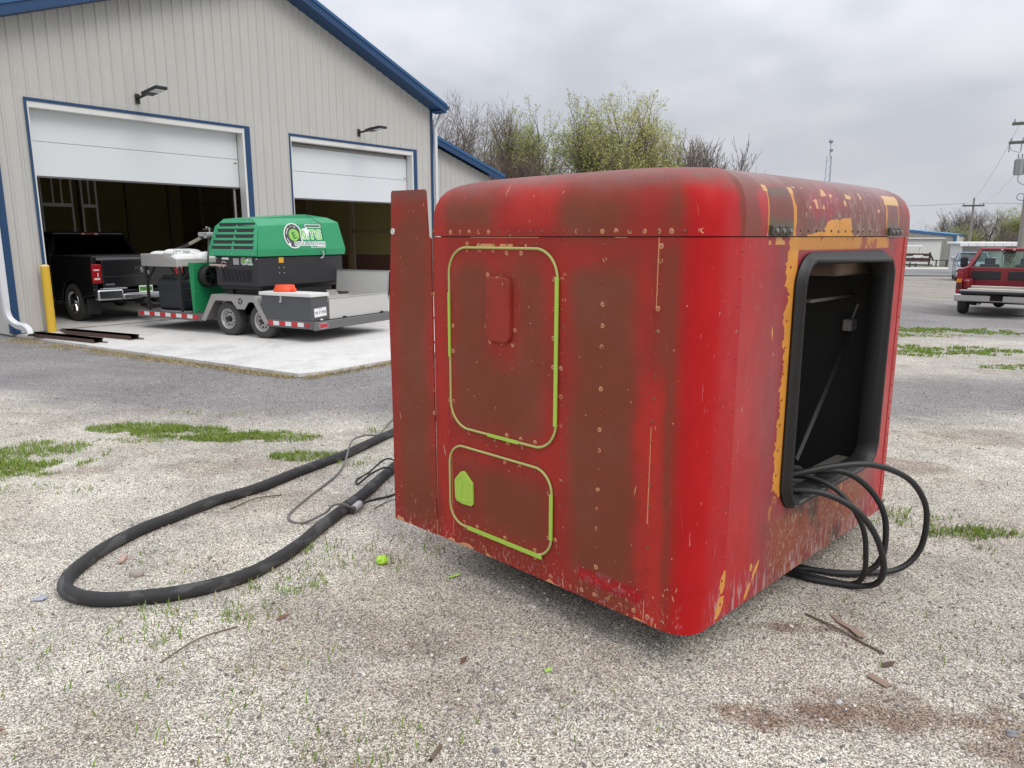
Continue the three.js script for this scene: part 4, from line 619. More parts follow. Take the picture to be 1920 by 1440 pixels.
  // cut-off hinge brackets left on the roof cap
  for (const [x0, n] of [[0.515, 3], [1.955, 3]]) for (let i = 0; i < n; i++) { const b = part('cut_bracket', [rb(x0 + i * 0.066, x0 + 0.055 + i * 0.066, 1.906, 1.948, 0.002, 0.022, 0.006)], steel, T); part('bolt', [at(cyl(0.010, 0.010, 0.012, 6), x0 + 0.027 + i * 0.066, 1.925, 0.026, Math.PI / 2, 0, 0)], mat([0.3, 0.28, 0.25], 0.5, { metalness: 0.5 }), b); }
}
// ------------------------------------------------------------------ trailer with compressor
const TR = { O: [-5.0, 0.05, -13.99], turn: rad(60.88) };
const rimMat = mat([0.42, 0.41, 0.39], 0.45, { metalness: 0.35 }), tyreMat = mat([0.055, 0.054, 0.052], 0.9), blackSteel = mat([0.018, 0.018, 0.019], 0.55), alu = mat([0.55, 0.55, 0.54], 0.38, { metalness: 0.75 });
// checker plate: raised bars, bump only
const plateBump = texFrom(256, 256, (u, v, c) => { let h = 0; for (const [cx, cy, a] of [[0.25, 0.25, 0.785], [0.75, 0.75, 0.785], [0.75, 0.25, -0.785], [0.25, 0.75, -0.785]]) { const x = u - cx, y = v - cy, p = x * Math.cos(a) + y * Math.sin(a), q = -x * Math.sin(a) + y * Math.cos(a); h = Math.max(h, 1 - sst(0.6, 1, Math.hypot(p / 0.2, q / 0.05))); } c[0] = c[1] = c[2] = h; }, false);
const checker = (rep) => { const t = plateBump.clone(); t.repeat.set(rep, rep); t.needsUpdate = true; return new THREE.MeshStandardMaterial({ color: lin(0.60, 0.585, 0.56), metalness: 0.25, roughness: 0.4, bumpMap: t, bumpScale: 0.006, side: THREE.DoubleSide }); };
const checkerMat = checker(14);
function wheel(parent, x, y, z, r, w, kind, face = -1) {     // axle along x, outer face towards face*x
  const tyre = part('tyre', (() => { const pr = [[r * 0.58, -w * 0.42], [r * 0.70, -w * 0.5], [r * 0.90, -w * 0.47], [r * 0.985, -w * 0.36], [r, -w * 0.2], [r, w * 0.2], [r * 0.985, w * 0.36], [r * 0.90, w * 0.47], [r * 0.70, w * 0.5], [r * 0.58, w * 0.42]].map(([a, b]) => new THREE.Vector2(a, b)); return at(new THREE.LatheGeometry(pr, 40), x, y, z, 0, 0, Math.PI / 2); })(), tyreMat, parent);
  const f = x + face * w * 0.36, dish = kind === 'steel' ? 0.06 : 0.02, m = kind === 'steel' ? rimMat : mat([0.72, 0.72, 0.74], 0.16, { metalness: 1 });
  const rim = part('rim', [at(new THREE.LatheGeometry([[r * 0.60, -0.02], [r * 0.60, w * 0.1], [r * 0.55, w * 0.10], [r * 0.52, 0.0], [r * 0.47, -dish * 0.6]].map(([a, b]) => new THREE.Vector2(a, b)), 32), f, y, z, 0, 0, -face * Math.PI / 2)], m, tyre);
  if (kind === 'steel') {
    const holes = []; for (let i = 0; i < 10; i++) { const a = i / 10 * 6.283; holes.push(rrect(Math.cos(a) * r * 0.37 - 0.022, Math.cos(a) * r * 0.37 + 0.022, Math.sin(a) * r * 0.37 - 0.022, Math.sin(a) * r * 0.37 + 0.022, 0.02, 3)); }
    const disc = []; for (let i = 0; i < 36; i++) disc.push([Math.cos(i / 36 * 6.283) * r * 0.5, Math.sin(i / 36 * 6.283) * r * 0.5]);
    part('wheel_disc', [at(ext(disc, -0.006, 0.006, holes), f - face * 0.035, y, z, 0, Math.PI / 2, 0)], m, tyre);
    part('hub', [at(cyl(r * 0.15, r * 0.19, 0.07, 16), f - face * 0.005, y, z, 0, 0, -face * Math.PI / 2)], blackSteel, tyre);
    part('brake_drum', [at(cyl(r * 0.5, r * 0.5, 0.06, 20), f - face * 0.09, y, z, 0, 0, Math.PI / 2)], blackSteel, tyre);
  } else {
    for (let i = 0; i < 5; i++) { const a = i / 5 * 6.283 + 0.3; for (const o of [-0.16, 0.16]) part('spoke', [beam([f - face * 0.02, y + Math.cos(a + o * 0.6) * r * 0.1, z + Math.sin(a + o * 0.6) * r * 0.1], [f - face * 0.005, y + Math.cos(a + o) * r * 0.55, z + Math.sin(a + o) * r * 0.55], 0.03, 0.038)], m, tyre); }
    part('hub', [at(cyl(r * 0.13, r * 0.15, 0.05, 16), f, y, z, 0, 0, -face * Math.PI / 2)], m, tyre); part('brake_disc', [at(cyl(r * 0.42, r * 0.42, 0.03, 24), f - face * 0.09, y, z, 0, 0, Math.PI / 2)], mat([0.04, 0.04, 0.04], 0.6), tyre);
  }
  return tyre;
}
{
  const T = thing('equipment_trailer', 'tandem-axle flat trailer with grey fenders and red and white reflective strips on concrete', 'trailer', TR.O, TR.turn);
  part('deck', [rb(0.055, 2.115, 0.335, 0.375, -3.04, -1.13, 0.006), rb(0.335, 1.835, 0.335, 0.375, -1.125, 0.615, 0.006), rb(0.055, 2.115, 0.335, 0.375, 0.62, 1.70, 0.006)], mat([0.10, 0.095, 0.09], 0.8), T);
  for (const [x, a, b] of [[0, -3.10, -1.12], [0, 0.62, 1.72], [2.12, -3.10, -1.12], [2.12, 0.62, 1.72], [0.28, -1.12, 0.62], [1.84, -1.12, 0.62]]) part('side_rail', [rb(x, x + 0.05, 0.235, 0.378, a, b, 0.01)], mat([0.12, 0.12, 0.12], 0.55), T);
  part('front_rail', [rb(0.05, 2.12, 0.24, 0.376, -3.10, -3.05, 0.008)], blackSteel, T); part('rear_rail', [rb(0.0, 2.17, 0.22, 0.372, 1.725, 1.79, 0.012)], mat([0.13, 0.13, 0.13], 0.5), T);
  part('tongue', [beam([0.25, 0.31, -3.05], [1.07, 0.33, -4.25], 0.08, 0.12), beam([1.9, 0.31, -3.05], [1.07, 0.33, -4.25], 0.08, 0.12)], blackSteel, T); part('coupler', [rb(1.0, 1.14, 0.29, 0.42, -4.45, -4.15, 0.03)], blackSteel, T);
  part('jack', [bar([1.07, 0.06, -3.75], [1.07, 0.75, -3.75], 0.035), at(cyl(0.09, 0.09, 0.015, 16), 1.07, 0.02, -3.75)], alu, T);
  const refR = mat([0.55, 0.03, 0.035], 0.35), refW = mat([0.72, 0.72, 0.72], 0.35);
  const strip = (z0, z1, n) => { for (let i = 0; i < n; i++) part('reflective_strip', [bx(-0.004, -0.001, 0.272, 0.348, lerp(z0, z1, i / n), lerp(z0, z1, (i + 0.96) / n))], i % 2 ? refW : refR, T); };
  strip(-3.04, -1.24, 11); strip(0.62, 1.52, 6);
  part('side_marker', [at(cyl(0.045, 0.045, 0.02, 20), -0.008, 0.31, 1.60, 0, 0, Math.PI / 2)], mat([0.45, 0.03, 0.05], 0.25), T);
  const tl = part('tail_lamp', [rb(0.10, 0.30, 0.255, 0.335, 1.785, 1.805, 0.03)], mat([0.42, 0.03, 0.05], 0.25), T); part('lamp_bezel', [ext(poly(rrect(0.088, 0.312, 0.245, 0.345, 0.045), [rrect(0.104, 0.296, 0.259, 0.331, 0.03)]), 1.79, 1.80)], alu, tl);
  for (const z of [-0.45, 0.45]) { wheel(T, 0.13, 0.315, z, 0.325, 0.22, 'steel', -1); wheel(T, 2.01, 0.315, z, 0.325, 0.22, 'steel', 1); part('axle', [bar([0.2, 0.315, z], [1.95, 0.315, z], 0.035)], blackSteel, T); }
  // fenders: folded sheet over both wheels with two notches
  const prof = [[-1.14, 0.27], [-0.80, 0.77], [0.34, 0.77], [0.66, 0.30], [0.58, 0.26], [0.31, 0.66], [0.19, 0.66], [0.07, 0.52], [-0.13, 0.52], [-0.26, 0.66], [-0.70, 0.66], [-0.76, 0.60], [-1.03, 0.25]];
  const fenderMat = new THREE.MeshStandardMaterial({ color: lin(0.36, 0.35, 0.335), metalness: 0.35, roughness: 0.5, bumpMap: plateBump, bumpScale: 0.002, side: THREE.DoubleSide });
  for (const [x0, x1] of [[-0.02, -0.008], [2.148, 2.16]]) { const f = part('fender', [extX(prof, x0, x1)], fenderMat, T); const o = x0 < 0 ? [x1, 0.30] : [1.87, x0]; const top = [[-1.14, 0.27], [-0.80, 0.77], [0.34, 0.77], [0.66, 0.30]]; for (let i = 0; i < 3; i++) { const [za, ya] = top[i], [zb, yb] = top[i + 1], L = Math.hypot(zb - za, yb - ya); part('fender_top', [at(bx(o[0], o[1], -0.012, 0, -L / 2, L / 2), 0, (ya + yb) / 2, (za + zb) / 2, -Math.atan2(yb - ya, zb - za), 0, 0)], fenderMat, f); } }
  { // three chasing arrows on the fender
    const arrows = []; for (let k = 0; k < 3; k++) { const a = k * 2.094 + 0.5236; const pts = [[-0.035, 0.052], [0.018, 0.052], [0.018, 0.066], [0.044, 0.037], [0.010, 0.012], [0.012, 0.028], [-0.035, 0.028]]; arrows.push(ext(pts.map(([x, y]) => [x * Math.cos(a) - y * Math.sin(a), x * Math.sin(a) + y * Math.cos(a)]), -0.001, 0.001)); }
    part('recycling_mark', [at(merge(arrows), -0.0225, 0.665, -0.03, 0, -Math.PI / 2, 0)], mat([0.015, 0.015, 0.015], 0.5), T);
  }
  // grey toolbox with white lid
  const grey = mat([0.075, 0.078, 0.082], 0.5); const box = part('toolbox', [rb(0.005, 0.425, 0.38, 0.80, 0.50, 1.71, 0.008)], grey, T);
  part('toolbox_lid', [rb(-0.02, 0.44, 0.803, 0.865, 0.46, 1.735, 0.012)], mat([0.70, 0.69, 0.66], 0.5), box); part('latch', [bx(-0.016, 0.004, 0.70, 0.80, 0.98, 1.02), bx(-0.03, 0.0, 0.69, 0.72, 0.97, 1.03)], alu, box);
  const plateTex = canvasTex(256, 140, (g, w, h) => { g.fillStyle = '#e6e7e6'; g.fillRect(0, 0, w, h); g.fillStyle = '#40454c'; g.font = '18px sans-serif'; g.textAlign = 'center'; g.fillText('NEBRASKA', w / 2, 24); g.font = 'bold 62px sans-serif'; g.fillStyle = '#30343c'; g.fillText('10-11760', w / 2, 96, 232); g.strokeStyle = '#888'; g.lineWidth = 4; g.strokeRect(4, 4, w - 8, h - 8); });
  part('licence_plate', [at(new THREE.BoxGeometry(0.31, 0.16, 0.004), 0.215, 0.53, 1.716, 0, 0, rad(3))], [mat([0.6, 0.6, 0.6]), mat([0.6, 0.6, 0.6]), mat([0.6, 0.6, 0.6]), mat([0.6, 0.6, 0.6]), new THREE.MeshStandardMaterial({ map: plateTex, roughness: 0.5 }), mat([0.6, 0.6, 0.6])], box); part('plate_lamp', [rb(0.19, 0.26, 0.385, 0.41, 1.715, 1.74, 0.01)], mat([0.7, 0.68, 0.66], 0.4), box);
  // checker-plate bin at the tail with its lid thrown open
  const bin = part('rear_bin', [uvBox(bx(0.455, 2.13, 0.385, 0.74, 1.690, 1.712), 1), uvBox(bx(0.455, 2.13, 0.385, 0.70, 0.70, 0.715), 1), uvBox(bx(0.455, 0.47, 0.385, 0.70, 0.716, 1.688), 1), uvBox(bx(2.115, 2.13, 0.385, 0.74, 0.716, 1.688), 1), uvBox(bx(0.471, 2.113, 0.385, 0.40, 0.716, 1.688), 1)], checkerMat, T);
  part('bin_rim', [rb(0.445, 2.14, 0.742, 0.765, 1.685, 1.72, 0.006)], alu, bin);
  for (const x of [0.80, 1.88]) part('bracket', [rb(x, x + 0.07, 0.36, 0.41, 1.714, 1.745, 0.006)], blackSteel, bin);
  const lid = part('bin_lid', [uvBox(at(bx(-0.012, 0.012, 0, 0.43, 0.36, 1.69), 2.16, 0.74, 0, 0, 0, rad(-7)), 1)], checkerMat, T); part('lid_edge', [at(merge([bx(-0.02, 0.02, 0.425, 0.445, 0.35, 1.70), bx(-0.02, 0.0, 0.0, 0.425, 0.35, 0.37), bx(-0.02, 0.0, 0, 0.425, 1.68, 1.70)]), 2.16, 0.74, 0, 0, 0, rad(-7))], alu, lid);
  part('skid_beam', [rb(0.25, 2.1, 0.38, 0.90, -0.70, -0.52, 0.01), rb(0.25, 2.1, 0.38, 0.90, 0.10, 0.28, 0.01), rb(0.3, 2.05, 0.78, 0.90, -0.52, 0.10, 0.01)], blackSteel, T);
  // green bulkhead with the tray frame
  const green = mat([0.012, 0.235, 0.085], 0.42);
  const bulk = part('green_bulkhead', [extX([[-1.38, 0.39], [-1.32, 0.39], [-1.26, 1.35], [-1.42, 1.35]], 0.0, 0.012), ext([[0.012, 0.39], [0.50, 0.39], [0.74, 0.78], [0.74, 1.345], [0.012, 1.345]], -1.325, -1.31)], green, T);
  for (const [x, y] of [[0.06, 1.25], [0.06, 0.8], [0.06, 0.45], [0.68, 1.28]]) part('bolt', [at(cyl(0.014, 0.014, 0.012, 6), x, y, -1.304, Math.PI / 2, 0, 0)], alu, bulk);
  const frame = part('tray_frame', [[0.03, -2.76], [0.03, -1.75], [0.95, -2.76], [0.95, -1.75]].map(([x, z]) => bx(x, x + 0.045, 0.376, 1.262, z - 0.022, z + 0.022)), blackSteel, T);
  for (const z of [-2.76, -1.75]) { const s = z < -2 ? 1 : -1; part('brace', [beam([0.05, 0.98, z + 0.022 * s], [0.05, 1.25, z + 0.27 * s], 0.03, 0.03)], blackSteel, frame); } part('brace', [beam([0.08, 1.0, -1.75], [0.35, 1.25, -1.75], 0.03, 0.03)], blackSteel, frame);
  const tray = part('supply_tray', [uvBox(extX([[-2.80, 1.265], [-1.74, 1.265], [-1.74, 1.41], [-2.02, 1.51], [-2.80, 1.51]], -0.02, -0.012), 1), uvBox(extX([[-2.80, 1.265], [-1.74, 1.265], [-1.74, 1.41], [-2.02, 1.51], [-2.80, 1.51]], 0.98, 0.988), 1), uvBox(bx(-0.011, 0.979, 1.266, 1.274, -2.79, -1.745), 1), uvBox(bx(-0.018, 0.984, 1.275, 1.51, -2.80, -2.79), 1)], new THREE.MeshStandardMaterial({ color: lin(0.56, 0.55, 0.54), metalness: 0.45, roughness: 0.33, side: THREE.DoubleSide }), T);
  part('tray_rear_plate', [uvBox(bx(-0.018, 0.984, 1.275, 1.408, -1.744, -1.736), 1)], checkerMat, tray);
  for (let i = 0; i < 7; i++) part('tray_rib', [bx(-0.026, -0.020, 1.278 + i * 0.032, 1.290 + i * 0.032, -2.795, i > 3 ? -1.80 - (i - 3) * 0.09 : -1.742)], alu, tray);
  part('chain', [at(new THREE.TorusGeometry(0.05, 0.008, 6, 18), -0.02, 1.19, -2.80, 0, 0.6, 0), at(new THREE.TorusGeometry(0.04, 0.007, 6, 18), 0.03, 1.14, -2.68, 0, 1.2, 0)], alu, frame);
}
{ // hose reel
  const rl = thing('hose_reel', 'black hose reel mounted on the green trailer bulkhead', 'hose reel', TR.O, TR.turn), c = [0.30, 1.085, -1.19];
  const coil = []; for (let i = 0; i < 5; i++) coil.push(at(new THREE.TorusGeometry(0.17 + (i % 2) * 0.012, 0.022, 8, 30), c[0], c[1], -1.27 + i * 0.034, 0, 0, 0));
  part('wound_hose', coil, mat([0.014, 0.014, 0.015], 0.6), rl); for (const z of [-1.295, -1.11]) { const f = part('reel_flange', [at(new THREE.TorusGeometry(0.205, 0.010, 6, 36), c[0], c[1], z)], blackSteel, rl); for (let i = 0; i < 6; i++) part('flange_spoke', [bar([c[0], c[1], z], [c[0] + 0.2 * Math.cos(i * 1.047), c[1] + 0.2 * Math.sin(i * 1.047), z], 0.007)], blackSteel, f); }
  part('hub', [at(cyl(0.05, 0.05, 0.22, 16), c[0], c[1], -1.20, Math.PI / 2, 0, 0)], blackSteel, rl);
  part('loose_hose', [tube([[0.45, 1.28, -1.1], [0.62, 1.20, -1.0], [0.72, 1.02, -0.95], [0.80, 0.80, -0.9]], 0.014, 40)], mat([0.23, 0.13, 0.07], 0.7), rl);
}
{ // compressor
  const C = thing('air_compressor', 'green and black portable air compressor with louvred end standing on the trailer', 'air compressor', TR.O, TR.turn);
  const green = phys([0.022, 0.30, 0.125], 0.40, { clearcoat: 0.2, clearcoatRoughness: 0.3 }), greenLight = phys([0.035, 0.36, 0.165], 0.42, { clearcoat: 0.2, clearcoatRoughness: 0.3 }), black = mat([0.024, 0.024, 0.027], 0.5);
  const X0 = 0.10, X1 = 2.42, Z0 = -0.93, Z1 = 0.38;
  // lower body
  const body = part('lower_body', [rb(X0 + 0.02, X1 - 0.04, 0.93, 1.475, Z0 + 0.14, Z1 - 0.03, 0.02)], black, C);
  part('lower_skirt', [extX([[Z0 + 0.20, 0.87], [Z1 - 0.08, 0.87], [Z1 - 0.031, 0.929], [Z0 + 0.15, 0.929]], X0 + 0.08, X1 - 0.10)], black, C);
  const lv = part('side_grille', [rb(X0 + 0.012, X0 + 0.02, 1.02, 1.24, -0.62, 0.16, 0.003)], mat([0.008, 0.008, 0.009], 0.8), body); for (let i = 0; i < 7; i++) part('grille_slat', [beam([X0 + 0.008, 1.03, -0.56 + i * 0.105], [X0 + 0.008, 1.23, -0.62 + i * 0.105], 0.012, 0.02)], black, lv);
  // hood: eight-sided roof shape tapering to the top
  const hood = (() => {
    const p = [], quad = (a, b, c, d) => p.push(...a, ...b, ...c, ...a, ...c, ...d), tri = (a, b, c) => p.push(...a, ...b, ...c);
    const b = (x, z, y = 1.485) => [x, y, z];
    // rings: foot, band, shoulder, top
    const rings = [[X0, X1, Z0, Z1, 1.485, 1.485], [X0, X1 + 0.02, Z0, Z1 + 0.012, 1.62, 1.60], [X0 + 0.10, X1 - 0.10, Z0 + 0.10, Z1 - 0.06, 2.03, 2.13], [X0 + 0.16, X1 - 0.20, Z0 + 0.28, Z1 - 0.26, 2.17, 2.225]].map(([x0, x1, z0, z1, ya, yb]) => [[x0, ya, z1], [x1, yb, z1], [x1, yb, z0], [x0, ya, z0]]);
    for (let k = 0; k < 3; k++) for (let i = 0; i < 4; i++) { const j = (i + 1) % 4; quad(rings[k][i], rings[k][j], rings[k + 1][j], rings[k + 1][i]); }
    const t = rings[3], r0 = [1.62, 2.275, Z1 - 0.27], r1 = [1.62, 2.275, Z0 + 0.29]; quad(t[0], r0, r1, t[3]); quad(r0, t[1], t[2], r1); tri(t[0], t[1], r0); tri(t[3], r1, t[2]);
    const g = new THREE.BufferGeometry(); g.setAttribute('position', new THREE.Float32BufferAttribute(p, 3)); g.setAttribute('uv', new THREE.Float32BufferAttribute(new Float32Array(p.length / 3 * 2), 2)); g.computeVertexNormals(); return g;
  })();
  const H = part('hood', hood, green, C);
  // louvred end frame, leaning with the hood
  {
    const zL = [Z0 + 0.03, Z1 - 0.03], fr = [[Z0 + 0.01, 1.50], [Z1 - 0.02, 1.50], [Z1 - 0.005, 1.62], [Z1 - 0.055, 2.02], [Z1 - 0.26, 2.15], [Z0 + 0.30, 2.15], [Z0 + 0.20, 2.08]];
    const holes = []; for (let r = 0; r < 5; r++) { const y = 1.60 + r * 0.105, l = Z0 + 0.10 + r * 0.035, rr = Z1 - 0.10 - r * 0.012, m = (l + rr) / 2 + 0.01; holes.push([[l, y], [m - 0.022, y], [m - 0.022, y + 0.068], [l + 0.03, y + 0.068]], [[m + 0.022, y], [rr, y], [rr - 0.008, y + 0.068], [m + 0.022, y + 0.068]]); }
    const g = extX(fr, -0.012, 0.0, holes); // shear to follow the slope of the hood end
    const pos = g.attributes.position; for (let i = 0; i < pos.count; i++) { const y = pos.getY(i); pos.setX(i, pos.getX(i) + X0 - 0.008 + (y < 1.62 ? 0 : y < 2.03 ? (y - 1.62) / 0.41 * 0.10 : 0.10 + (y - 2.03) / 0.14 * 0.06)); } g.computeVertexNormals();
    const lf = part('louvre_frame', g, greenLight, H);
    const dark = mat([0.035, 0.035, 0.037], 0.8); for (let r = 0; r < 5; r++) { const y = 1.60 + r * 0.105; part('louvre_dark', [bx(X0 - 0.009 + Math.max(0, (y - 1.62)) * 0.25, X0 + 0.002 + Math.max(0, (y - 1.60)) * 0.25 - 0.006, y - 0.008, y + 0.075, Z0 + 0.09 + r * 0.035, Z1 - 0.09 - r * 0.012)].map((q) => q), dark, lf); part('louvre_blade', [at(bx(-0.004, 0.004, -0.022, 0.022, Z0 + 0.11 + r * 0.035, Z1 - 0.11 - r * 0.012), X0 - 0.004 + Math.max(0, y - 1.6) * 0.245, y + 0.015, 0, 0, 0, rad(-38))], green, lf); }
    for (const [z, y] of [[Z0 + 0.12, 1.535], [-0.28, 1.535], [Z1 - 0.12, 1.535], [Z0 + 0.16, 1.85], [Z1 - 0.06, 1.85], [-0.55, 2.13], [0.02, 2.13]]) part('screw', [at(cyl(0.011, 0.011, 0.01, 8), X0 - 0.018 + (y < 1.62 ? 0 : Math.min(0.1, (y - 1.62) / 0.41 * 0.1) + Math.max(0, y - 2.03) * 0.42), y, z, 0, 0, Math.PI / 2)], alu, lf);
  }
  part('hood_seam', [beam([1.86, 1.50, Z1 + 0.006], [1.84, 1.60, Z1 + 0.016], 0.008, 0.004), beam([1.84, 1.62, Z1 + 0.013], [1.80, 2.10, Z1 - 0.058], 0.008, 0.004), beam([1.80, 2.105, Z1 - 0.058], [1.66, 2.262, Z1 - 0.255], 0.008, 0.006)], mat([0.006, 0.06, 0.03], 0.6), H);
  part('hood_latch', [rb(1.62, 1.82, 1.62, 1.66, Z1 + 0.008, Z1 + 0.02, 0.004), tube([[1.74, 1.56, Z1 + 0.03], [1.76, 1.50, Z1 + 0.04], [1.75, 1.44, Z1 + 0.02], [1.70, 1.42, Z1 + 0.01]], 0.014, 20)], mat([0.5, 0.5, 0.48], 0.5), H);
  // lettering on the flank
  const logo = canvasTex(512, 256, (g, w, h) => {
    g.clearRect(0, 0, w, h); const ring = (x, y, r, c) => { g.fillStyle = c; g.beginPath(); g.arc(x, y, r, 0, 7); g.fill(); };
    g.fillStyle = '#e4ece6'; g.beginPath(); g.ellipse(118, 128, 108, 122, 0, 0, 7); g.fill(); g.fillRect(110, 40, 60, 40); g.fillStyle = '#4c4a52'; g.beginPath(); g.ellipse(118, 128, 96, 110, 0, 0, 7); g.fill();
    g.strokeStyle = '#dfe6e2'; g.lineWidth = 7; for (const [a, b] of [[2.2, 2.9], [3.3, 4.1], [4.4, 5.2]]) { g.beginPath(); g.ellipse(118, 128, 76, 90, 0, a, b); g.stroke(); } ring(66, 210, 14, '#dfe6e2'); ring(120, 30, 16, '#55535c');
    ring(128, 122, 66, '#3d5a34'); ring(126, 120, 58, '#8fcb5a'); g.fillStyle = '#2f6b3b'; g.font = 'bold 92px sans-serif'; g.textAlign = 'center'; g.textBaseline = 'middle'; g.save(); g.translate(126, 122); g.rotate(-0.35); g.fillText('E', 0, 4); g.restore();
    g.strokeStyle = '#e9f2ec'; g.lineWidth = 14; g.lineJoin = 'round'; g.font = 'bold 120px sans-serif'; g.textAlign = 'left'; g.strokeText('MTG', 196, 118, 290); g.fillStyle = '#86c763'; g.fillText('MTG', 196, 118, 290);
    g.fillStyle = '#dfe8e4'; g.fillRect(268, 16, 190, 34); g.fillStyle = '#4b6a58'; g.fillRect(276, 23, 174, 20); g.beginPath(); g.fillStyle = '#f1f5f2'; g.moveTo(232, 60); g.lineTo(290, 50); g.lineTo(300, 130); g.lineTo(280, 120); g.closePath(); g.fill();
    g.strokeStyle = '#dfe8e4'; g.lineWidth = 12; g.font = 'bold 46px sans-serif'; g.strokeText('MEDIA BLASTING', 118, 206, 370); g.fillStyle = '#7d8f88'; g.fillText('MEDIA BLASTING', 118, 206, 370); g.fillStyle = '#dfe8e4'; g.fillRect(310, 226, 176, 22); g.fillStyle = '#3b7f58'; g.fillRect(318, 231, 160, 12);
  });
  const decal = new THREE.MeshStandardMaterial({ map: logo, transparent: true, alphaTest: 0.5, roughness: 0.4, side: THREE.DoubleSide });
  const tilt = Math.atan2(0.072, 0.47); { const g = new THREE.PlaneGeometry(1.16, 0.50, 24, 10), q = g.attributes.position; for (let i = 0; i < q.count; i++) { const x = 1.33 + q.getX(i), y = 1.86 + q.getY(i), t = (x - X0) / (X1 - X0), ya = lerp(1.62, 1.60, t), yb = lerp(2.03, 2.13, t); q.setXYZ(i, x, y, lerp(Z1 + 0.012, Z1 - 0.06, (y - ya) / (yb - ya)) + 0.009); } g.computeVertexNormals(); part('flank_decal', g, decal, H); }
  part('end_decal', [at(new THREE.PlaneGeometry(0.33, 0.15), X0 + 0.016, 1.395, 0.06, 0, -Math.PI / 2, 0)], decal, body);
  part('warning_label', [bx(0.62, 0.74, 1.36, 1.46, Z1 - 0.029, Z1 - 0.027)], mat([0.72, 0.40, 0.02], 0.5), body); part('warning_label', [bx(X0 + 0.016, X0 + 0.018, 1.33, 1.45, -0.30, -0.15)], mat([0.35, 0.34, 0.36], 0.5), body); part('warning_label', [bx(X0 + 0.016, X0 + 0.018, 1.42, 1.46, -0.60, -0.42)], mat([0.75, 0.75, 0.75], 0.5), body);
  for (const [x, y] of [[0.62, 1.27], [0.74, 1.27], [0.62, 1.17], [0.74, 1.17]]) part('bolt', [at(cyl(0.012, 0.012, 0.01, 8), x, y, Z1 - 0.026, Math.PI / 2, 0, 0)], alu, body);
  for (const z of [Z0 + 0.18, Z1 - 0.06]) part('corner_bolt', [at(cyl(0.016, 0.016, 0.012, 8), X0 + 0.012, 1.44, z, 0, 0, Math.PI / 2)], alu, body);
  part('hose_coupling', [bar([X0 + 0.0, 1.315, -0.92], [X0 + 0.0, 1.31, -0.48], 0.022), bar([X0 - 0.01, 1.31, -0.62], [X0 - 0.05, 1.29, -0.60], 0.016), bar([X0 - 0.01, 1.31, -0.52], [X0 - 0.05, 1.29, -0.50], 0.016), tube([[X0, 1.33, -0.60], [X0 - 0.03, 1.38, -0.54], [X0, 1.36, -0.46]], 0.008, 16)], mat([0.55, 0.42, 0.40], 0.4, { metalness: 0.5 }), body);
}
// water tank under the tray
{
  const t = thing('water_tank', 'black plastic water tank under the aluminium tray on the trailer', 'water tank', TR.O, TR.turn), m = mat([0.022, 0.026, 0.032], 0.5);
  part('tank_shell', [rb(0.12, 0.90, 0.376, 1.02, -2.60, -1.86, 0.10, 4)], m, t); part('shoulder', [rb(0.2, 0.82, 1.0, 1.08, -2.52, -1.94, 0.07, 3)], m, t); part('filler_cap', [at(cyl(0.09, 0.09, 0.05, 20), 0.5, 1.10, -2.2)], m, t);
  for (const y of [0.56, 0.80]) part('moulded_band', [rb(0.112, 0.908, y, y + 0.03, -2.608, -1.852, 0.10, 4)], m, t);
  part('feed_line', [tube([[0.15, 0.40, -2.7], [0.05, 0.385, -2.3], [0.02, 0.39, -1.9], [0.1, 0.385, -1.6], [0.05, 0.40, -1.45]], 0.012, 40)], mat([0.25, 0.25, 0.24], 0.6), t);
}
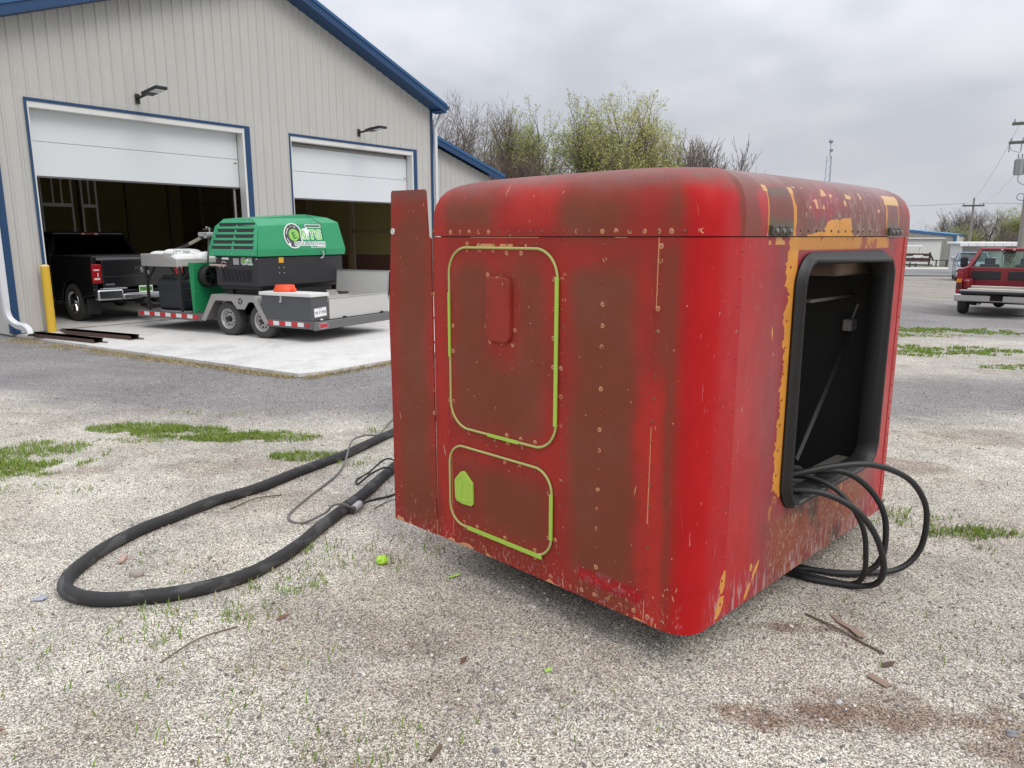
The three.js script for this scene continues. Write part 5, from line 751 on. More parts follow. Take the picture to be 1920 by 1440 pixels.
// bags of blasting grit in the tray
{
  const bag = new THREE.SphereGeometry(1, 26, 16), p = bag.attributes.position; for (let i = 0; i < p.count; i++) { const x = p.getX(i), y = p.getY(i), z = p.getZ(i), f = (v) => Math.sign(v) * Math.pow(Math.abs(v), 0.45), k = 1 + 0.10 * (fbm(x * 3 + 5, z * 3 + y * 2, 3) - 0.5); p.setXYZ(i, f(x) * k, y * (1 - 0.35 * Math.max(x * x, z * z) ** 2) * k + 0.16 * (fbm(x * 4, z * 4 + 9, 3) - 0.5), f(z) * k); } bag.computeVertexNormals();
  const white = mat([0.78, 0.79, 0.77], 0.6), ink = mat([0.10, 0.12, 0.12], 0.6), pale = mat([0.42, 0.55, 0.47], 0.6);
  [[0.27, 1.42, -2.42, 0.24, 0.14, 0.32, 0.05, 'white bag of blasting grit at the front of the aluminium tray'], [0.72, 1.44, -2.38, 0.21, 0.15, 0.30, 0.2, 'white bag of blasting grit on the far side of the tray'], [0.28, 1.39, -1.92, 0.25, 0.115, 0.17, -0.1, 'slumped white bag of blasting grit against the checker plate of the tray'], [0.74, 1.41, -1.90, 0.22, 0.13, 0.16, 0.1, 'white bag of blasting grit next to the louvred compressor end'], [0.30, 1.52, -2.12, 0.22, 0.08, 0.18, 0.15, 'topmost white grit bag with black lettering lying in the tray']].forEach(([x, y, z, a, b, c, r, label], i) => {
    const o = thing('grit_bag', label, 'bag', TR.O, TR.turn, 'bags in the trailer tray'); const s = part('sack', bag, white, o); s.position.set(x, y, z); s.scale.set(a, b, c); s.rotation.y = r;
    if (i === 4) { part('printed_end', [at(rb(0.10, 0.50, 1.47, 1.605, -1.955, -1.935, 0.006), 0, 0, 0)], white, o); const word = canvasTex(256, 96, (g, w, h) => { g.fillStyle = '#e6e8e4'; g.fillRect(0, 0, w, h); g.fillStyle = '#9fbdb0'; g.fillRect(10, 22, 80, 54); g.fillStyle = '#32393a'; g.font = 'bold 54px sans-serif'; g.textBaseline = 'middle'; g.fillText('THG', 130, 50); }); part('bag_print', [at(new THREE.PlaneGeometry(0.37, 0.12), 0.30, 1.538, -1.9335)], new THREE.MeshStandardMaterial({ map: word, roughness: 0.6 }), o); }
  });
  // blast gun resting over the bags
  const gun = thing('blast_gun', 'blast nozzle with a grey valve head propped up behind the bags in the tray', 'blast nozzle', TR.O, TR.turn), dk = mat([0.03, 0.03, 0.03], 0.6);
  part('hose_whip', [tube([[0.55, 1.50, -2.75], [0.75, 1.60, -2.62], [0.80, 1.64, -2.52], [0.80, 1.70, -2.34]], 0.035, 30)], dk, gun); part('grip', [bar([0.80, 1.70, -2.34], [0.80, 1.82, -1.98], 0.034)], mat([0.36, 0.33, 0.25], 0.7), gun); part('barrel', [bar([0.80, 1.82, -1.98], [0.80, 1.86, -1.84], 0.03)], dk, gun);
  const head = part('valve_head', [rb(0.70, 0.90, 1.85, 1.93, -1.96, -1.66, 0.02), at(cyl(0.05, 0.05, 0.1, 16), 0.75, 1.86, -1.74, 0, 0, Math.PI / 2)], mat([0.46, 0.46, 0.46], 0.45, { metalness: 0.4 }), gun); part('valve_stem', [bar([0.8, 1.93, -1.72], [0.8, 2.03, -1.72], 0.014), bx(0.76, 0.84, 1.985, 1.995, -1.86, -1.70), at(cyl(0.014, 0.018, 0.03, 10), 0.8, 2.03, -1.80)], alu, head);
  part('stand', [bar([0.80, 1.85, -1.75], [0.60, 1.28, -1.60], 0.02), bar([0.80, 1.85, -1.75], [0.90, 1.28, -1.95], 0.02)], dk, gun);
}
// orange lid on the toolbox
{
  const b = thing('orange_bucket_lid', 'orange plastic bucket lid lying on the white toolbox lid', 'bucket lid', TR.O, TR.turn), m = mat([0.80, 0.085, 0.02], 0.45), c = [0.24, 0.868, 0.86];
  part('lid_shell', [at(new THREE.LatheGeometry([[0, 0.115], [0.165, 0.115], [0.178, 0.10], [0.18, 0.06], [0.20, 0.05], [0.205, 0.0], [0.19, 0.0]].map(([a, q]) => new THREE.Vector2(a, q)), 36), ...c)], m, b); part('spout', [at(cyl(0.035, 0.04, 0.05, 16), c[0] - 0.02, c[1] + 0.03, c[2] + 0.25)], m, b);
}
// ------------------------------------------------------------------ pickup trucks: tail at z = 0, nose towards -z, centred on x
const chrome = mat([0.62, 0.62, 0.64], 0.22, { metalness: 1 }), darkPlastic = mat([0.02, 0.02, 0.021], 0.6);
function pickup(o) {
  const T = thing('pickup_truck', o.label, 'pickup truck', o.at, o.turn), W = o.w / 2, m = o.paint, bt = o.bed, bl = o.belt, rf = o.roof, zc = o.cab0, zw = o.cab1, zn = o.nose, ra = o.rearAxle, fa = o.frontAxle, R = o.r;
  const arch = (c) => { const a = []; for (let i = 0; i <= 12; i++) { const t = Math.PI * i / 12; a.push([c + Math.cos(t) * R * 1.18, R + Math.sin(t) * R * 1.18]); } return a; };
  for (const s of [-1, 1]) {
    const x0 = s < 0 ? -W : W - 0.09, a = arch(ra);
    const bed = part('bed_side', [extX([[-0.10, 0.62], [-0.10, bt], [zc + 0.03, bt], [zc + 0.03, 0.50], [ra - R * 1.18, 0.50], ...a.slice().reverse(), [ra + R * 1.18, 0.55]], x0, x0 + 0.09, [], 0.012)], m, T);
    part('wheel_well', [at(new THREE.CylinderGeometry(R * 1.17, R * 1.17, 0.28, 18, 1, true, 0, Math.PI), s * (W - 0.24), R, ra, 0, 0, 0).applyMatrix4(new THREE.Matrix4())].map((g) => { g.translate(-s * (W - 0.24), -R, -ra); g.rotateZ(Math.PI / 2); g.translate(s * (W - 0.24), R, ra); return g; }), darkPlastic, bed);
    const tl = part('tail_lamp', [rb(s < 0 ? -W - 0.004 : W - o.lampW, s < 0 ? -W + o.lampW : W + 0.004, o.lamp[0], o.lamp[1], -0.14, -0.075, 0.02)], mat(o.lampC, 0.2), T);
    if (o.lampBars) for (const [a0, a1, h0, h1] of [[0.03, 0.15, 0.30, 0.335], [0.03, 0.15, 0.085, 0.13], [0.105, 0.125, 0.16, 0.25]]) part('lamp_bar', [bx(s < 0 ? -W + a0 : W - a1, s < 0 ? -W + a1 : W - a0, o.lamp[0] + h0 * 0.9, o.lamp[0] + h1 * 0.9, -0.075, -0.071)], mat([0.65, 0.5, 0.5], 0.3), tl);
    if (o.amber) { part('amber_lens', [bx(s < 0 ? -W + 0.0 : W - o.lampW + 0.005, s < 0 ? -W + o.lampW - 0.005 : W, lerp(o.lamp[0], o.lamp[1], 0.38), lerp(o.lamp[0], o.lamp[1], 0.6), -0.076, -0.07)], mat([0.62, 0.22, 0.01], 0.25), tl); part('reverse_lens', [bx(s < 0 ? -W + 0.0 : W - o.lampW + 0.005, s < 0 ? -W + o.lampW - 0.005 : W, o.lamp[0] + 0.02, lerp(o.lamp[0], o.lamp[1], 0.36), -0.076, -0.07)], mat([0.06, 0.02, 0.02], 0.25), tl); }
    // cab side, front fender
    part('cab_side', [extX([[zc, 0.42], [zc, bl], [zw, bl], [zw - 0.05, 0.42]], s < 0 ? -W : W - 0.07, s < 0 ? -W + 0.07 : W, [], 0.012)], m, T);
    const b = arch(fa); part('front_fender', [extX([[zw - 0.06, 0.42], [zw - 0.06, bl - 0.08], [zn + 0.15, bl - 0.22], [zn + 0.02, bl - 0.45], [zn + 0.05, 0.55], [fa - R * 1.18, 0.45], ...b.slice().reverse(), [fa + R * 1.18, 0.42]], s < 0 ? -W : W - 0.09, s < 0 ? -W + 0.09 : W, [], 0.012)], m, T);
    part('headlamp', [rb(s < 0 ? -W + 0.01 : W - 0.32, s < 0 ? -W + 0.32 : W - 0.01, bl - 0.58, bl - 0.36, zn - 0.02, zn + 0.1, 0.03)], mat([0.6, 0.62, 0.65], 0.12), T);
    const mir = part('mirror', [rb(s < 0 ? -W - 0.27 : W + 0.07, s < 0 ? -W - 0.07 : W + 0.27, bl - 0.02, bl + 0.26, zw + 0.25, zw + 0.36, 0.04)], o.mirrorChrome ? chrome : darkPlastic, T); part('mirror_arm', [beam([s * (W - 0.02), bl + 0.04, zw + 0.28], [s * (W + 0.15), bl + 0.06, zw + 0.30], 0.05, 0.04)], darkPlastic, mir);
    for (const z of [ra, fa]) wheel(T, s * (W - 0.13), R, z, R, 0.27, 'alloy', s);
  }
  part('bed_floor', [bx(-W + 0.09, W - 0.09, 0.66, 0.70, zc + 0.04, -0.12)], o.bedInside ?? darkPlastic, T); part('bed_front', [rb(-W + 0.092, W - 0.092, 0.70, bt - 0.01, zc + 0.035, zc + 0.08, 0.01)], m, T);
  part('frame', [bx(-0.45, -0.35, 0.42, 0.58, zn + 0.3, -0.2), bx(0.35, 0.45, 0.42, 0.58, zn + 0.3, -0.2), bx(-0.35, 0.35, 0.45, 0.55, -0.5, -0.4)], darkPlastic, T); part('rear_axle', [bar([-W + 0.2, R, ra], [W - 0.2, R, ra], 0.06), new THREE.SphereGeometry(0.16, 14, 10).translate(0, R, ra)], darkPlastic, T);
  part('engine_block', [bx(-0.6, 0.6, 0.45, bl - 0.35, zn + 0.35, zw - 0.1), bx(-W + 0.1, W - 0.1, 0.40, 0.46, zw - 0.05, zc + 0.05)], darkPlastic, T);
  part('cab_rear', [rb(-W + 0.072, W - 0.072, 0.46, bl, zc - 0.0, zc + 0.03, 0.006)], m, T); part('firewall', [bx(-W + 0.072, W - 0.072, 0.46, bl - 0.02, zw + 0.0, zw + 0.03)], darkPlastic, T);
  // greenhouse: pillars, roof, panes
  const xr = W - o.tumble, zr0 = zc - 0.28, zr1 = zw + 0.75, pil = 0.07;
  const roof = part('roof', [rb(-xr, xr, rf - 0.085, rf, zr1 - 0.04, zr0 + 0.06, 0.04, 3)], m, T);
  for (const s of [-1, 1]) { part('pillar', [beam([s * (W - 0.05), bl - 0.02, zc - 0.03], [s * (xr - 0.05), rf - 0.05, zr0], 0.09, 0.10)], m, T); part('pillar', [beam([s * (W - 0.05), bl - 0.02, zw + 0.02], [s * (xr - 0.05), rf - 0.05, zr1], 0.07, 0.08)], m, T); part('pillar', [beam([s * (W - 0.05), bl - 0.02, (zc + zw) / 2], [s * (xr - 0.05), rf - 0.05, (zr0 + zr1) / 2], 0.05, 0.09)], m, T);
    part('side_window', [panel([s * (W - 0.045), bl, zc - 0.05], [s * (W - 0.045), bl, zw + 0.03], [s * (xr - 0.045), rf - 0.08, zr1], [s * (xr - 0.045), rf - 0.08, zr0])], o.glass, T); }
  part('rear_window', [panel([-W + 0.10, bl, zc - 0.03], [W - 0.10, bl, zc - 0.03], [xr - 0.08, rf - 0.08, zr0 - 0.005], [-xr + 0.08, rf - 0.08, zr0 - 0.005])], o.glass, T); part('windscreen', [panel([-W + 0.08, bl - 0.03, zw], [W - 0.08, bl - 0.03, zw], [xr - 0.07, rf - 0.08, zr1], [-xr + 0.07, rf - 0.08, zr1])], o.glass, T);
  const bk = part('high_brake_lamp', [rb(-0.22, 0.22, rf - 0.07, rf - 0.02, zr0 + 0.05, zr0 + 0.085, 0.012)], mat([0.22, 0.015, 0.02], 0.3), roof); for (const x of [-0.18, 0.12]) part('cargo_lens', [bx(x, x + 0.06, rf - 0.065, rf - 0.03, zr0 + 0.085, zr0 + 0.09)], mat([0.7, 0.65, 0.62], 0.3), roof);
  for (const x of [-0.45, 0.45]) { const st = part('seat', [rb(x - 0.26, x + 0.26, 0.85, bl + 0.08, zc - 0.75, zc - 0.55, 0.06)], o.seat, T); part('headrest', [rb(x - 0.14, x + 0.14, bl + 0.06, bl + 0.26, zc - 0.72, zc - 0.60, 0.05)], o.seat, st); }
  part('dashboard', [rb(-W + 0.1, W - 0.1, bl - 0.25, bl - 0.02, zw + 0.03, zw + 0.35, 0.06)], darkPlastic, T); part('rear_view_mirror', [rb(-0.13, 0.13, rf - 0.20, rf - 0.13, zr1 - 0.02, zr1 + 0.02, 0.015)], darkPlastic, T);
  part('hood', [extX([[zw - 0.02, bl - 0.05], [zn + 0.6, bl - 0.10], [zn + 0.12, bl - 0.19], [zn + 0.03, bl - 0.30], [zn + 0.2, bl - 0.34], [zw - 0.02, bl - 0.2]], -W + 0.10, W - 0.10, [], 0.02)], m, T);
  const gr = part('grille', [rb(-W + 0.33, W - 0.33, bl - 0.72, bl - 0.36, zn - 0.02, zn + 0.06, 0.03)], darkPlastic, T); for (let i = 0; i < 3; i++) part('grille_bar', [rb(-W + 0.34, W - 0.34, bl - 0.69 + i * 0.12, bl - 0.63 + i * 0.12, zn - 0.05, zn - 0.015, 0.012)], chrome, gr);
  part('front_bumper', [rb(-W + 0.02, W - 0.02, 0.42, 0.68, zn - 0.14, zn + 0.06, 0.05)], chrome, T);
  return { T, W };
}
function panel(a, b, c, d) { const g = new THREE.BufferGeometry(); g.setAttribute('position', new THREE.Float32BufferAttribute([...a, ...b, ...c, ...a, ...c, ...d], 3)); g.setAttribute('uv', new THREE.Float32BufferAttribute([0, 0, 1, 0, 1, 1, 0, 0, 1, 1, 0, 1], 2)); g.computeVertexNormals(); return g; }
const tint = (c, r = 0.03) => new THREE.MeshPhysicalMaterial({ color: lin(...c), roughness: r, transmission: 1, thickness: 0, ior: 1.45, side: THREE.DoubleSide });
const plateMat = (words, bg, fg) => new THREE.MeshStandardMaterial({ roughness: 0.5, map: canvasTex(256, 128, (g, w, h) => { g.fillStyle = '#dfe3dc'; g.fillRect(0, 0, w, h); g.fillStyle = bg; g.fillRect(8, 22, w - 16, h - 44); g.fillStyle = fg; g.font = 'bold 70px sans-serif'; g.textAlign = 'center'; g.textBaseline = 'middle'; g.fillText(words, w / 2, h / 2, 220); }) });
{ // black pickup nosed into the shop
  const p = shopPoint(2.80, 0.046, -0.44), paint = phys([0.006, 0.006, 0.007], 0.28, { clearcoat: 0.6, clearcoatRoughness: 0.08 });
  const { T, W } = pickup({ label: 'black pickup truck with chrome rear bumper parked inside the open garage door', at: p, turn: SHOP.turn, w: 2.06, paint, bed: 1.40, belt: 1.44, roof: 1.96, cab0: -2.02, cab1: -4.15, nose: -5.85, rearAxle: -1.10, frontAxle: -4.85, r: 0.42, tumble: 0.20, lamp: [0.86, 1.27], lampW: 0.20, lampC: [0.28, 0.008, 0.012], lampBars: true, glass: tint([0.10, 0.10, 0.10]), seat: mat([0.03, 0.03, 0.03], 0.8) });
  const tg = part('tailgate', [rb(-W + 0.205, W - 0.205, 0.76, 1.36, -0.14, -0.07, 0.02)], paint, T); part('tailgate_spoiler', [rb(-W + 0.10, W - 0.10, 1.34, 1.405, -0.16, -0.055, 0.025)], mat([0.10, 0.10, 0.11], 0.3), tg); part('tailgate_handle', [rb(-0.13, 0.13, 1.12, 1.20, -0.075, -0.055, 0.02)], darkPlastic, tg);
  part('tailgate_crease', [rb(-W + 0.23, W - 0.23, 0.985, 1.0, -0.073, -0.060, 0.005)], paint, tg); part('tailgate_badge', [bx(-W + 0.25, -W + 0.45, 0.815, 0.845, -0.069, -0.066)], mat([0.3, 0.3, 0.31], 0.3, { metalness: 0.6 }), tg);
  part('bed_cover', [rb(-W + 0.03, W - 0.03, 1.405, 1.44, -1.97, -0.09, 0.015)], mat([0.035, 0.035, 0.036], 0.45), T);
  const bp = part('rear_bumper', [rb(-W + 0.0, -0.46, 0.50, 0.735, -0.10, 0.07, 0.05, 3), rb(0.46, W, 0.50, 0.735, -0.10, 0.07, 0.05, 3), rb(-0.47, 0.47, 0.50, 0.62, -0.10, 0.06, 0.03)], chrome, T);
  part('bumper_step', [rb(-W + 0.13, -0.38, 0.735, 0.755, -0.09, 0.06, 0.006), rb(0.38, W - 0.13, 0.735, 0.755, -0.09, 0.06, 0.006), rb(-0.40, 0.40, 0.615, 0.632, -0.06, 0.065, 0.005)], mat([0.6, 0.6, 0.62], 0.3, { metalness: 0.5 }), bp);
  part('licence_plate', [at(new THREE.BoxGeometry(0.31, 0.155, 0.006), 0.08, 0.70, -0.03)], [0, 0, 0, 0, 1, 0].map((k) => k ? plateMat('TMC 80', '#5f9a4e', '#26412a') : mat([0.5, 0.5, 0.5])), T);
  part('mudflap', [bx(-W + 0.02, -W + 0.30, 0.18, 0.52, -0.50, -0.485), bx(W - 0.30, W - 0.02, 0.18, 0.52, -0.50, -0.485)], darkPlastic, T); part('hitch', [bx(-0.06, 0.06, 0.38, 0.48, -0.3, 0.12), bar([0, 0.48, 0.10], [0, 0.54, 0.10], 0.025)], darkPlastic, T);
}
{ // red pickup with its tailgate down
  const paint = phys([0.24, 0.012, 0.022], 0.34, { clearcoat: 0.5, clearcoatRoughness: 0.15 }), turn = Math.atan2(-0.595, 0.804), c = Math.cos(turn), s = Math.sin(turn);
  const wheelLocal = [-0.86, -1.13], wp = [13.15, -21.97], pos = [wp[0] - (wheelLocal[0] * c + wheelLocal[1] * s), groundY(13.15, -21.97) + 0.004, wp[1] - (-wheelLocal[0] * s + wheelLocal[1] * c)];
  const { T, W } = pickup({ label: 'red pickup truck with its tailgate down and boards in the bed', at: pos, turn, w: 1.98, paint, bed: 1.30, belt: 1.30, roof: 1.86, cab0: -2.05, cab1: -3.35, nose: -5.0, rearAxle: -1.13, frontAxle: -4.2, r: 0.37, tumble: 0.26, lamp: [0.76, 1.22], lampW: 0.13, lampC: [0.26, 0.012, 0.018], amber: true, glass: tint([0.72, 0.86, 0.80]), seat: mat([0.03, 0.035, 0.035], 0.8), bedInside: mat([0.05, 0.03, 0.03], 0.8) });
  const tg = part('tailgate', [rb(-W + 0.14, W - 0.14, 0.665, 0.735, -0.10, 0.46, 0.02)], mat([0.022, 0.02, 0.02], 0.5), T); part('tailgate_edge', [rb(-W + 0.14, W - 0.14, 0.735, 0.752, 0.0, 0.45, 0.006)], mat([0.35, 0.34, 0.34], 0.4, { metalness: 0.4 }), tg);
  for (const x of [-W + 0.18, 0.10]) part('bed_recess', [rb(x, x + 0.72, 0.95, 1.20, -2.01 + 0.04, -1.945, 0.05)], mat([0.03, 0.03, 0.032], 0.6), T);
  part('wheel_hump', [rb(-W + 0.09, -W + 0.26, 0.70, 0.98, -1.65, -0.65, 0.05), rb(W - 0.26, W - 0.09, 0.70, 0.98, -1.65, -0.65, 0.05)], paint, T);
  const bp = part('rear_bumper', [rb(-W - 0.01, W + 0.01, 0.42, 0.63, -0.12, 0.06, 0.04, 3)], chrome, T); part('plate_recess', [bx(-0.14, 0.16, 0.46, 0.60, 0.058, 0.064)], mat([0.02, 0.01, 0.01], 0.7), bp); part('bumper_pad', [bx(-W + 0.48, -0.24, 0.615, 0.636, -0.1, 0.055), bx(0.3, W - 0.48, 0.615, 0.636, -0.1, 0.055)], darkPlastic, bp); part('exhaust_pipe', [bar([-0.42, 0.34, -0.6], [-0.42, 0.34, -0.1], 0.035)], mat([0.5, 0.5, 0.5], 0.4, { metalness: 0.6 }), T);
  const plank = new THREE.MeshStandardMaterial({ map: texFrom(256, 64, (u, v, c2) => { const t = 0.45 + 0.25 * fbm(u * 4, v * 24, 3); c2[0] = t; c2[1] = t * 0.94; c2[2] = t * 0.78; }), roughness: 0.85 });
  const at3 = (x, y, z) => [pos[0] + x * c + z * s, pos[1] + y, pos[2] - x * s + z * c];
  [[0.12, 0.70, -0.55, 'pale board lying across the bed of the red pickup', 0.03, 0.13], [0.1, 0.756, 0.12, 'thin pale board lying across the lowered tailgate of the red pickup', 0.015, 0.035]].forEach(([x, y, z, label, t2, hh]) => { const b = thing('board', label, 'board', at3(x, y, z), turn, 'boards in the red pickup'); part('plank', [uvBox(rb(-0.78, 0.80, 0.0, hh, -0.10, 0.10, 0.004), 0.8)], plank, b); });
}
{ // blue-grey pickup facing the yard behind the red one
  const paint = phys([0.20, 0.25, 0.31], 0.3, { clearcoat: 0.5, clearcoatRoughness: 0.15 }), turn = Math.PI + rad(-28);
  pickup({ label: 'blue-grey pickup truck facing the yard, half hidden behind the red pickup', at: [33.1, groundY(33.1, -55.2), -55.2], turn, w: 2.05, paint, bed: 1.45, belt: 1.42, roof: 1.98, cab0: -2.0, cab1: -4.1, nose: -5.8, rearAxle: -1.1, frontAxle: -4.85, r: 0.43, tumble: 0.2, lamp: [0.9, 1.25], lampW: 0.18, lampC: [0.3, 0.02, 0.02], glass: tint([0.55, 0.62, 0.64]), seat: mat([0.03, 0.03, 0.03], 0.8), mirrorChrome: true });
}
// ------------------------------------------------------------------ trees
function frusta(segs, sides) {
  const p = [], n = [];
  for (const [a, b, r0, r1] of segs) {
    const d = b.clone().sub(a).normalize(), u = Math.abs(d.y) < 0.9 ? V(0, 1, 0).cross(d).normalize() : V(1, 0, 0).cross(d).normalize(), v = d.clone().cross(u), ring = [];
    for (let i = 0; i < sides; i++) { const t = i / sides * 6.28318, c = Math.cos(t), s = Math.sin(t); ring.push([u.x * c + v.x * s, u.y * c + v.y * s, u.z * c + v.z * s]); }
    for (let i = 0; i < sides; i++) { const q = ring[i], w = ring[(i + 1) % sides], A = [a.x + q[0] * r0, a.y + q[1] * r0, a.z + q[2] * r0], B = [a.x + w[0] * r0, a.y + w[1] * r0, a.z + w[2] * r0], C = [b.x + w[0] * r1, b.y + w[1] * r1, b.z + w[2] * r1], D = [b.x + q[0] * r1, b.y + q[1] * r1, b.z + q[2] * r1]; p.push(...A, ...B, ...C, ...A, ...C, ...D); n.push(...q, ...w, ...w, ...q, ...w, ...q); }
  }
  const g = new THREE.BufferGeometry(); g.setAttribute('position', new THREE.Float32BufferAttribute(p, 3)); g.setAttribute('normal', new THREE.Float32BufferAttribute(n, 3)); return g;
}
function growTree(seed, o) {     // o: height, spread, leaves per twig, leaf size, droop, stems
  const rnd = mulberry(seed), limbs = [], twigs = [], tips = [], H = o.height;
  const rec = (p, d, len, r, lvl) => {
    const n = lvl === 0 ? 6 : lvl < 3 ? 4 : 3; let a = p.clone(), dir = d.clone();
    for (let i = 0; i < n; i++) {
      dir.add(V((rnd() - 0.5) * o.wiggle, (rnd() - 0.5) * o.wiggle * 0.5 + (lvl < 3 ? 0.10 : 0.05 - (o.droop ?? 0)), (rnd() - 0.5) * o.wiggle)).normalize();
      const b = a.clone().addScaledVector(dir, len / n), r0 = lerp(r, r * 0.55, i / n), r1 = lerp(r, r * 0.55, (i + 1) / n);
      (lvl < 3 ? limbs : twigs).push([a, b, r0, r1]); a = b;
      if (lvl >= o.depth) { if (i) tips.push(b, dir.clone()); continue; }
      if (lvl === 0 && i < o.bare) continue;
      const kids = lvl < 2 ? 2 : rnd() < o.dense ? 2 : 1; if (lvl === 2 && rnd() < 0.42) continue;
      for (let k = 0; k < kids; k++) {
        const ax = V(rnd() - 0.5, rnd() - 0.5, rnd() - 0.5).cross(dir).normalize(), ang = (lvl === 0 ? 0.75 : 0.62) * o.spread * (0.6 + 0.8 * rnd());
        const nd = dir.clone().applyAxisAngle(ax, ang), k2 = lvl === 0 ? lerp(0.62, 0.42, i / n) : 0.56;
        rec(a, nd, len * k2 * (0.75 + 0.5 * rnd()), Math.max(r1 * 0.62, o.minR), lvl + 1);
      }
    }
    if (lvl < o.depth) rec(a, dir, len * 0.5, Math.max(r * 0.5, o.minR), lvl + 1);
  };
  for (let s = 0; s < o.stems; s++) rec(V((rnd() - 0.5) * 0.5 * (o.stems - 1), -0.1, (rnd() - 0.5) * 0.5 * (o.stems - 1)), V((rnd() - 0.5) * 0.5 * (o.stems > 1 ? 1.6 : 0.3), 1, (rnd() - 0.5) * 0.5 * (o.stems > 1 ? 1.6 : 0.3)).normalize(), H * 0.62, H * 0.022 / Math.sqrt(o.stems), 0);
  const out = { trunk: frusta(limbs, 6), twigs: frusta(twigs, 3) };
  if (o.leaves) {
    const p = []; for (let i = 0; i < tips.length; i += 2) for (let k = 0; k < o.leaves; k++) {
      if (rnd() > (o.fill ?? 1)) continue; const b = tips[i].clone().add(V((rnd() - 0.5) * 0.7, (rnd() - 0.6) * 0.7, (rnd() - 0.5) * 0.7)), s = o.leaf * (0.6 + 0.8 * rnd()), u = V(rnd() - 0.5, rnd() - 0.5, rnd() - 0.5).normalize().multiplyScalar(s), w = V(rnd() - 0.5, rnd() - 0.5, rnd() - 0.5).cross(u).normalize().multiplyScalar(s * 0.45);
      const A = b.clone().sub(u), B = b.clone().add(w), C = b.clone().add(u), D = b.clone().sub(w); p.push(A.x, A.y, A.z, B.x, B.y, B.z, C.x, C.y, C.z, A.x, A.y, A.z, C.x, C.y, C.z, D.x, D.y, D.z);
    }
    const g = new THREE.BufferGeometry(); g.setAttribute('position', new THREE.Float32BufferAttribute(p, 3)); g.computeVertexNormals(); out.leaves = g;
  }
  let top = 0, P = out.twigs.attributes.position; for (let i = 0; i < P.count; i++) top = Math.max(top, P.getY(i)); out.top = top; return out;
}
{
  const bark = mat([0.15, 0.125, 0.105], 0.95), barkPale = mat([0.16, 0.135, 0.115], 0.95), twigMat = mat([0.21, 0.17, 0.145], 0.95), twigRed = mat([0.22, 0.155, 0.13], 0.95);
  const leafA = phys([0.52, 0.52, 0.16], 0.8, { transmission: 0.35, thickness: 0 }), leafB = phys([0.42, 0.46, 0.15], 0.8, { transmission: 0.35, thickness: 0 });
  const bareA = growTree(3, { height: 13, spread: 1.0, wiggle: 0.30, depth: 4, bare: 2, stems: 1, minR: 0.013, dense: 0.25 }), bareB = growTree(8, { height: 12, spread: 1.3, wiggle: 0.42, depth: 4, bare: 1, stems: 2, minR: 0.013, dense: 0.0 }), shrub = growTree(21, { height: 9, spread: 0.75, wiggle: 0.22, depth: 3, bare: 0, stems: 7, minR: 0.016, dense: 0.2 });
  const greenA = growTree(14, { height: 13, spread: 1.4, wiggle: 0.42, depth: 4, bare: 1, stems: 2, minR: 0.014, dense: 0.15, leaves: 4, leaf: 0.10, fill: 0.75 }), greenB = growTree(33, { height: 12, spread: 1.2, wiggle: 0.42, depth: 4, bare: 1, stems: 2, minR: 0.014, dense: 0.0, leaves: 4, leaf: 0.095, fill: 0.65 });
  const tree = (g, px, pz, top, turn, label, leafM, group, wide = 1, tw = twigMat) => {
    const y = groundY(px, pz), s = (top - y) / g.top, t = thing(g.leaves ? 'leafing_tree' : 'bare_tree', label, 'tree', [px, y, pz], turn, group);
    const a = part('trunk', g.trunk, bark, t), c = part('crown', g.twigs, tw, t); t.scale.set(s * wide, s, s * wide); if (g.leaves) part('leaves', g.leaves, leafM, c);
  };
  const near = 'trees behind the shop and the sleeper cab', far = 'trees behind the far building';
  tree(bareA, -10.3, -64, 16.6, 1.0, 'tall bare tree whose twigs show above the blue roof edge', null, near, 0.9);
  tree(bareB, -6.6, -66, 13.6, 2.2, 'bare tree whose twigs show just over the low end of the shop roof', null, near);
  tree(bareB, -3.4, -58, 12.2, 0.4, 'bare brown tree rising behind the lean-to roof', null, near, 0.95);
  tree(bareA, -1.2, -61, 12.6, 4.0, 'bare branching tree between the lean-to and the first leafing tree', null, near, 0.85);
  tree(shrub, -1.6, -55, 8.0, 0.5, 'reddish bare thicket low behind the lean-to roof end', null, near, 1.1, twigRed);
  tree(shrub, 1.4, -57, 8.2, 2.4, 'dense bare thicket below the first leafing tree', null, near, 1.2, twigRed);
  tree(greenB, 1.6, -60, 11.9, 1.3, 'slim yellow-green leafing tree next to the bare trees', leafB, near, 0.85);
  tree(greenB, 5.0, -60, 12.5, 3.3, 'leafing tree with dark forked limbs left of the biggest green crown', leafB, near, 0.9);
  tree(greenA, 9.0, -59, 13.3, 0.2, 'biggest yellow-green leafing tree with a full rounded crown', leafA, near, 0.86);
  tree(greenA, 11.4, -61, 11.2, 2.6, 'leafing tree leaning out on the side of the lone bare shrub', leafA, near, 0.8);
  tree(greenB, 6.9, -56, 6.9, 5.1, 'low leafing tree in front of the biggest green crown', leafA, near, 1.2);
  tree(greenB, 3.2, -55, 6.2, 0.9, 'low leafing tree below the slim one beside the thicket', leafB, near, 1.3);
  tree(shrub, 14.2, -58, 9.6, 1.8, 'bare spreading shrub with fanned branches past the green trees', null, near, 1.25);
  tree(greenB, 16.2, -62, 6.4, 1.0, 'small leafing tree just past the fanned bare shrub', leafB, near, 1.2);
  tree(bareB, 20, -68, 7.4, 3.0, 'small far bare tree standing alone under the open sky', null, near, 0.9);
  const w = (px, d) => { const a = (px - 960) / 1412 / 0.93; return [Math.sin(Math.atan(a)) * d, -Math.cos(Math.atan(a)) * d]; };
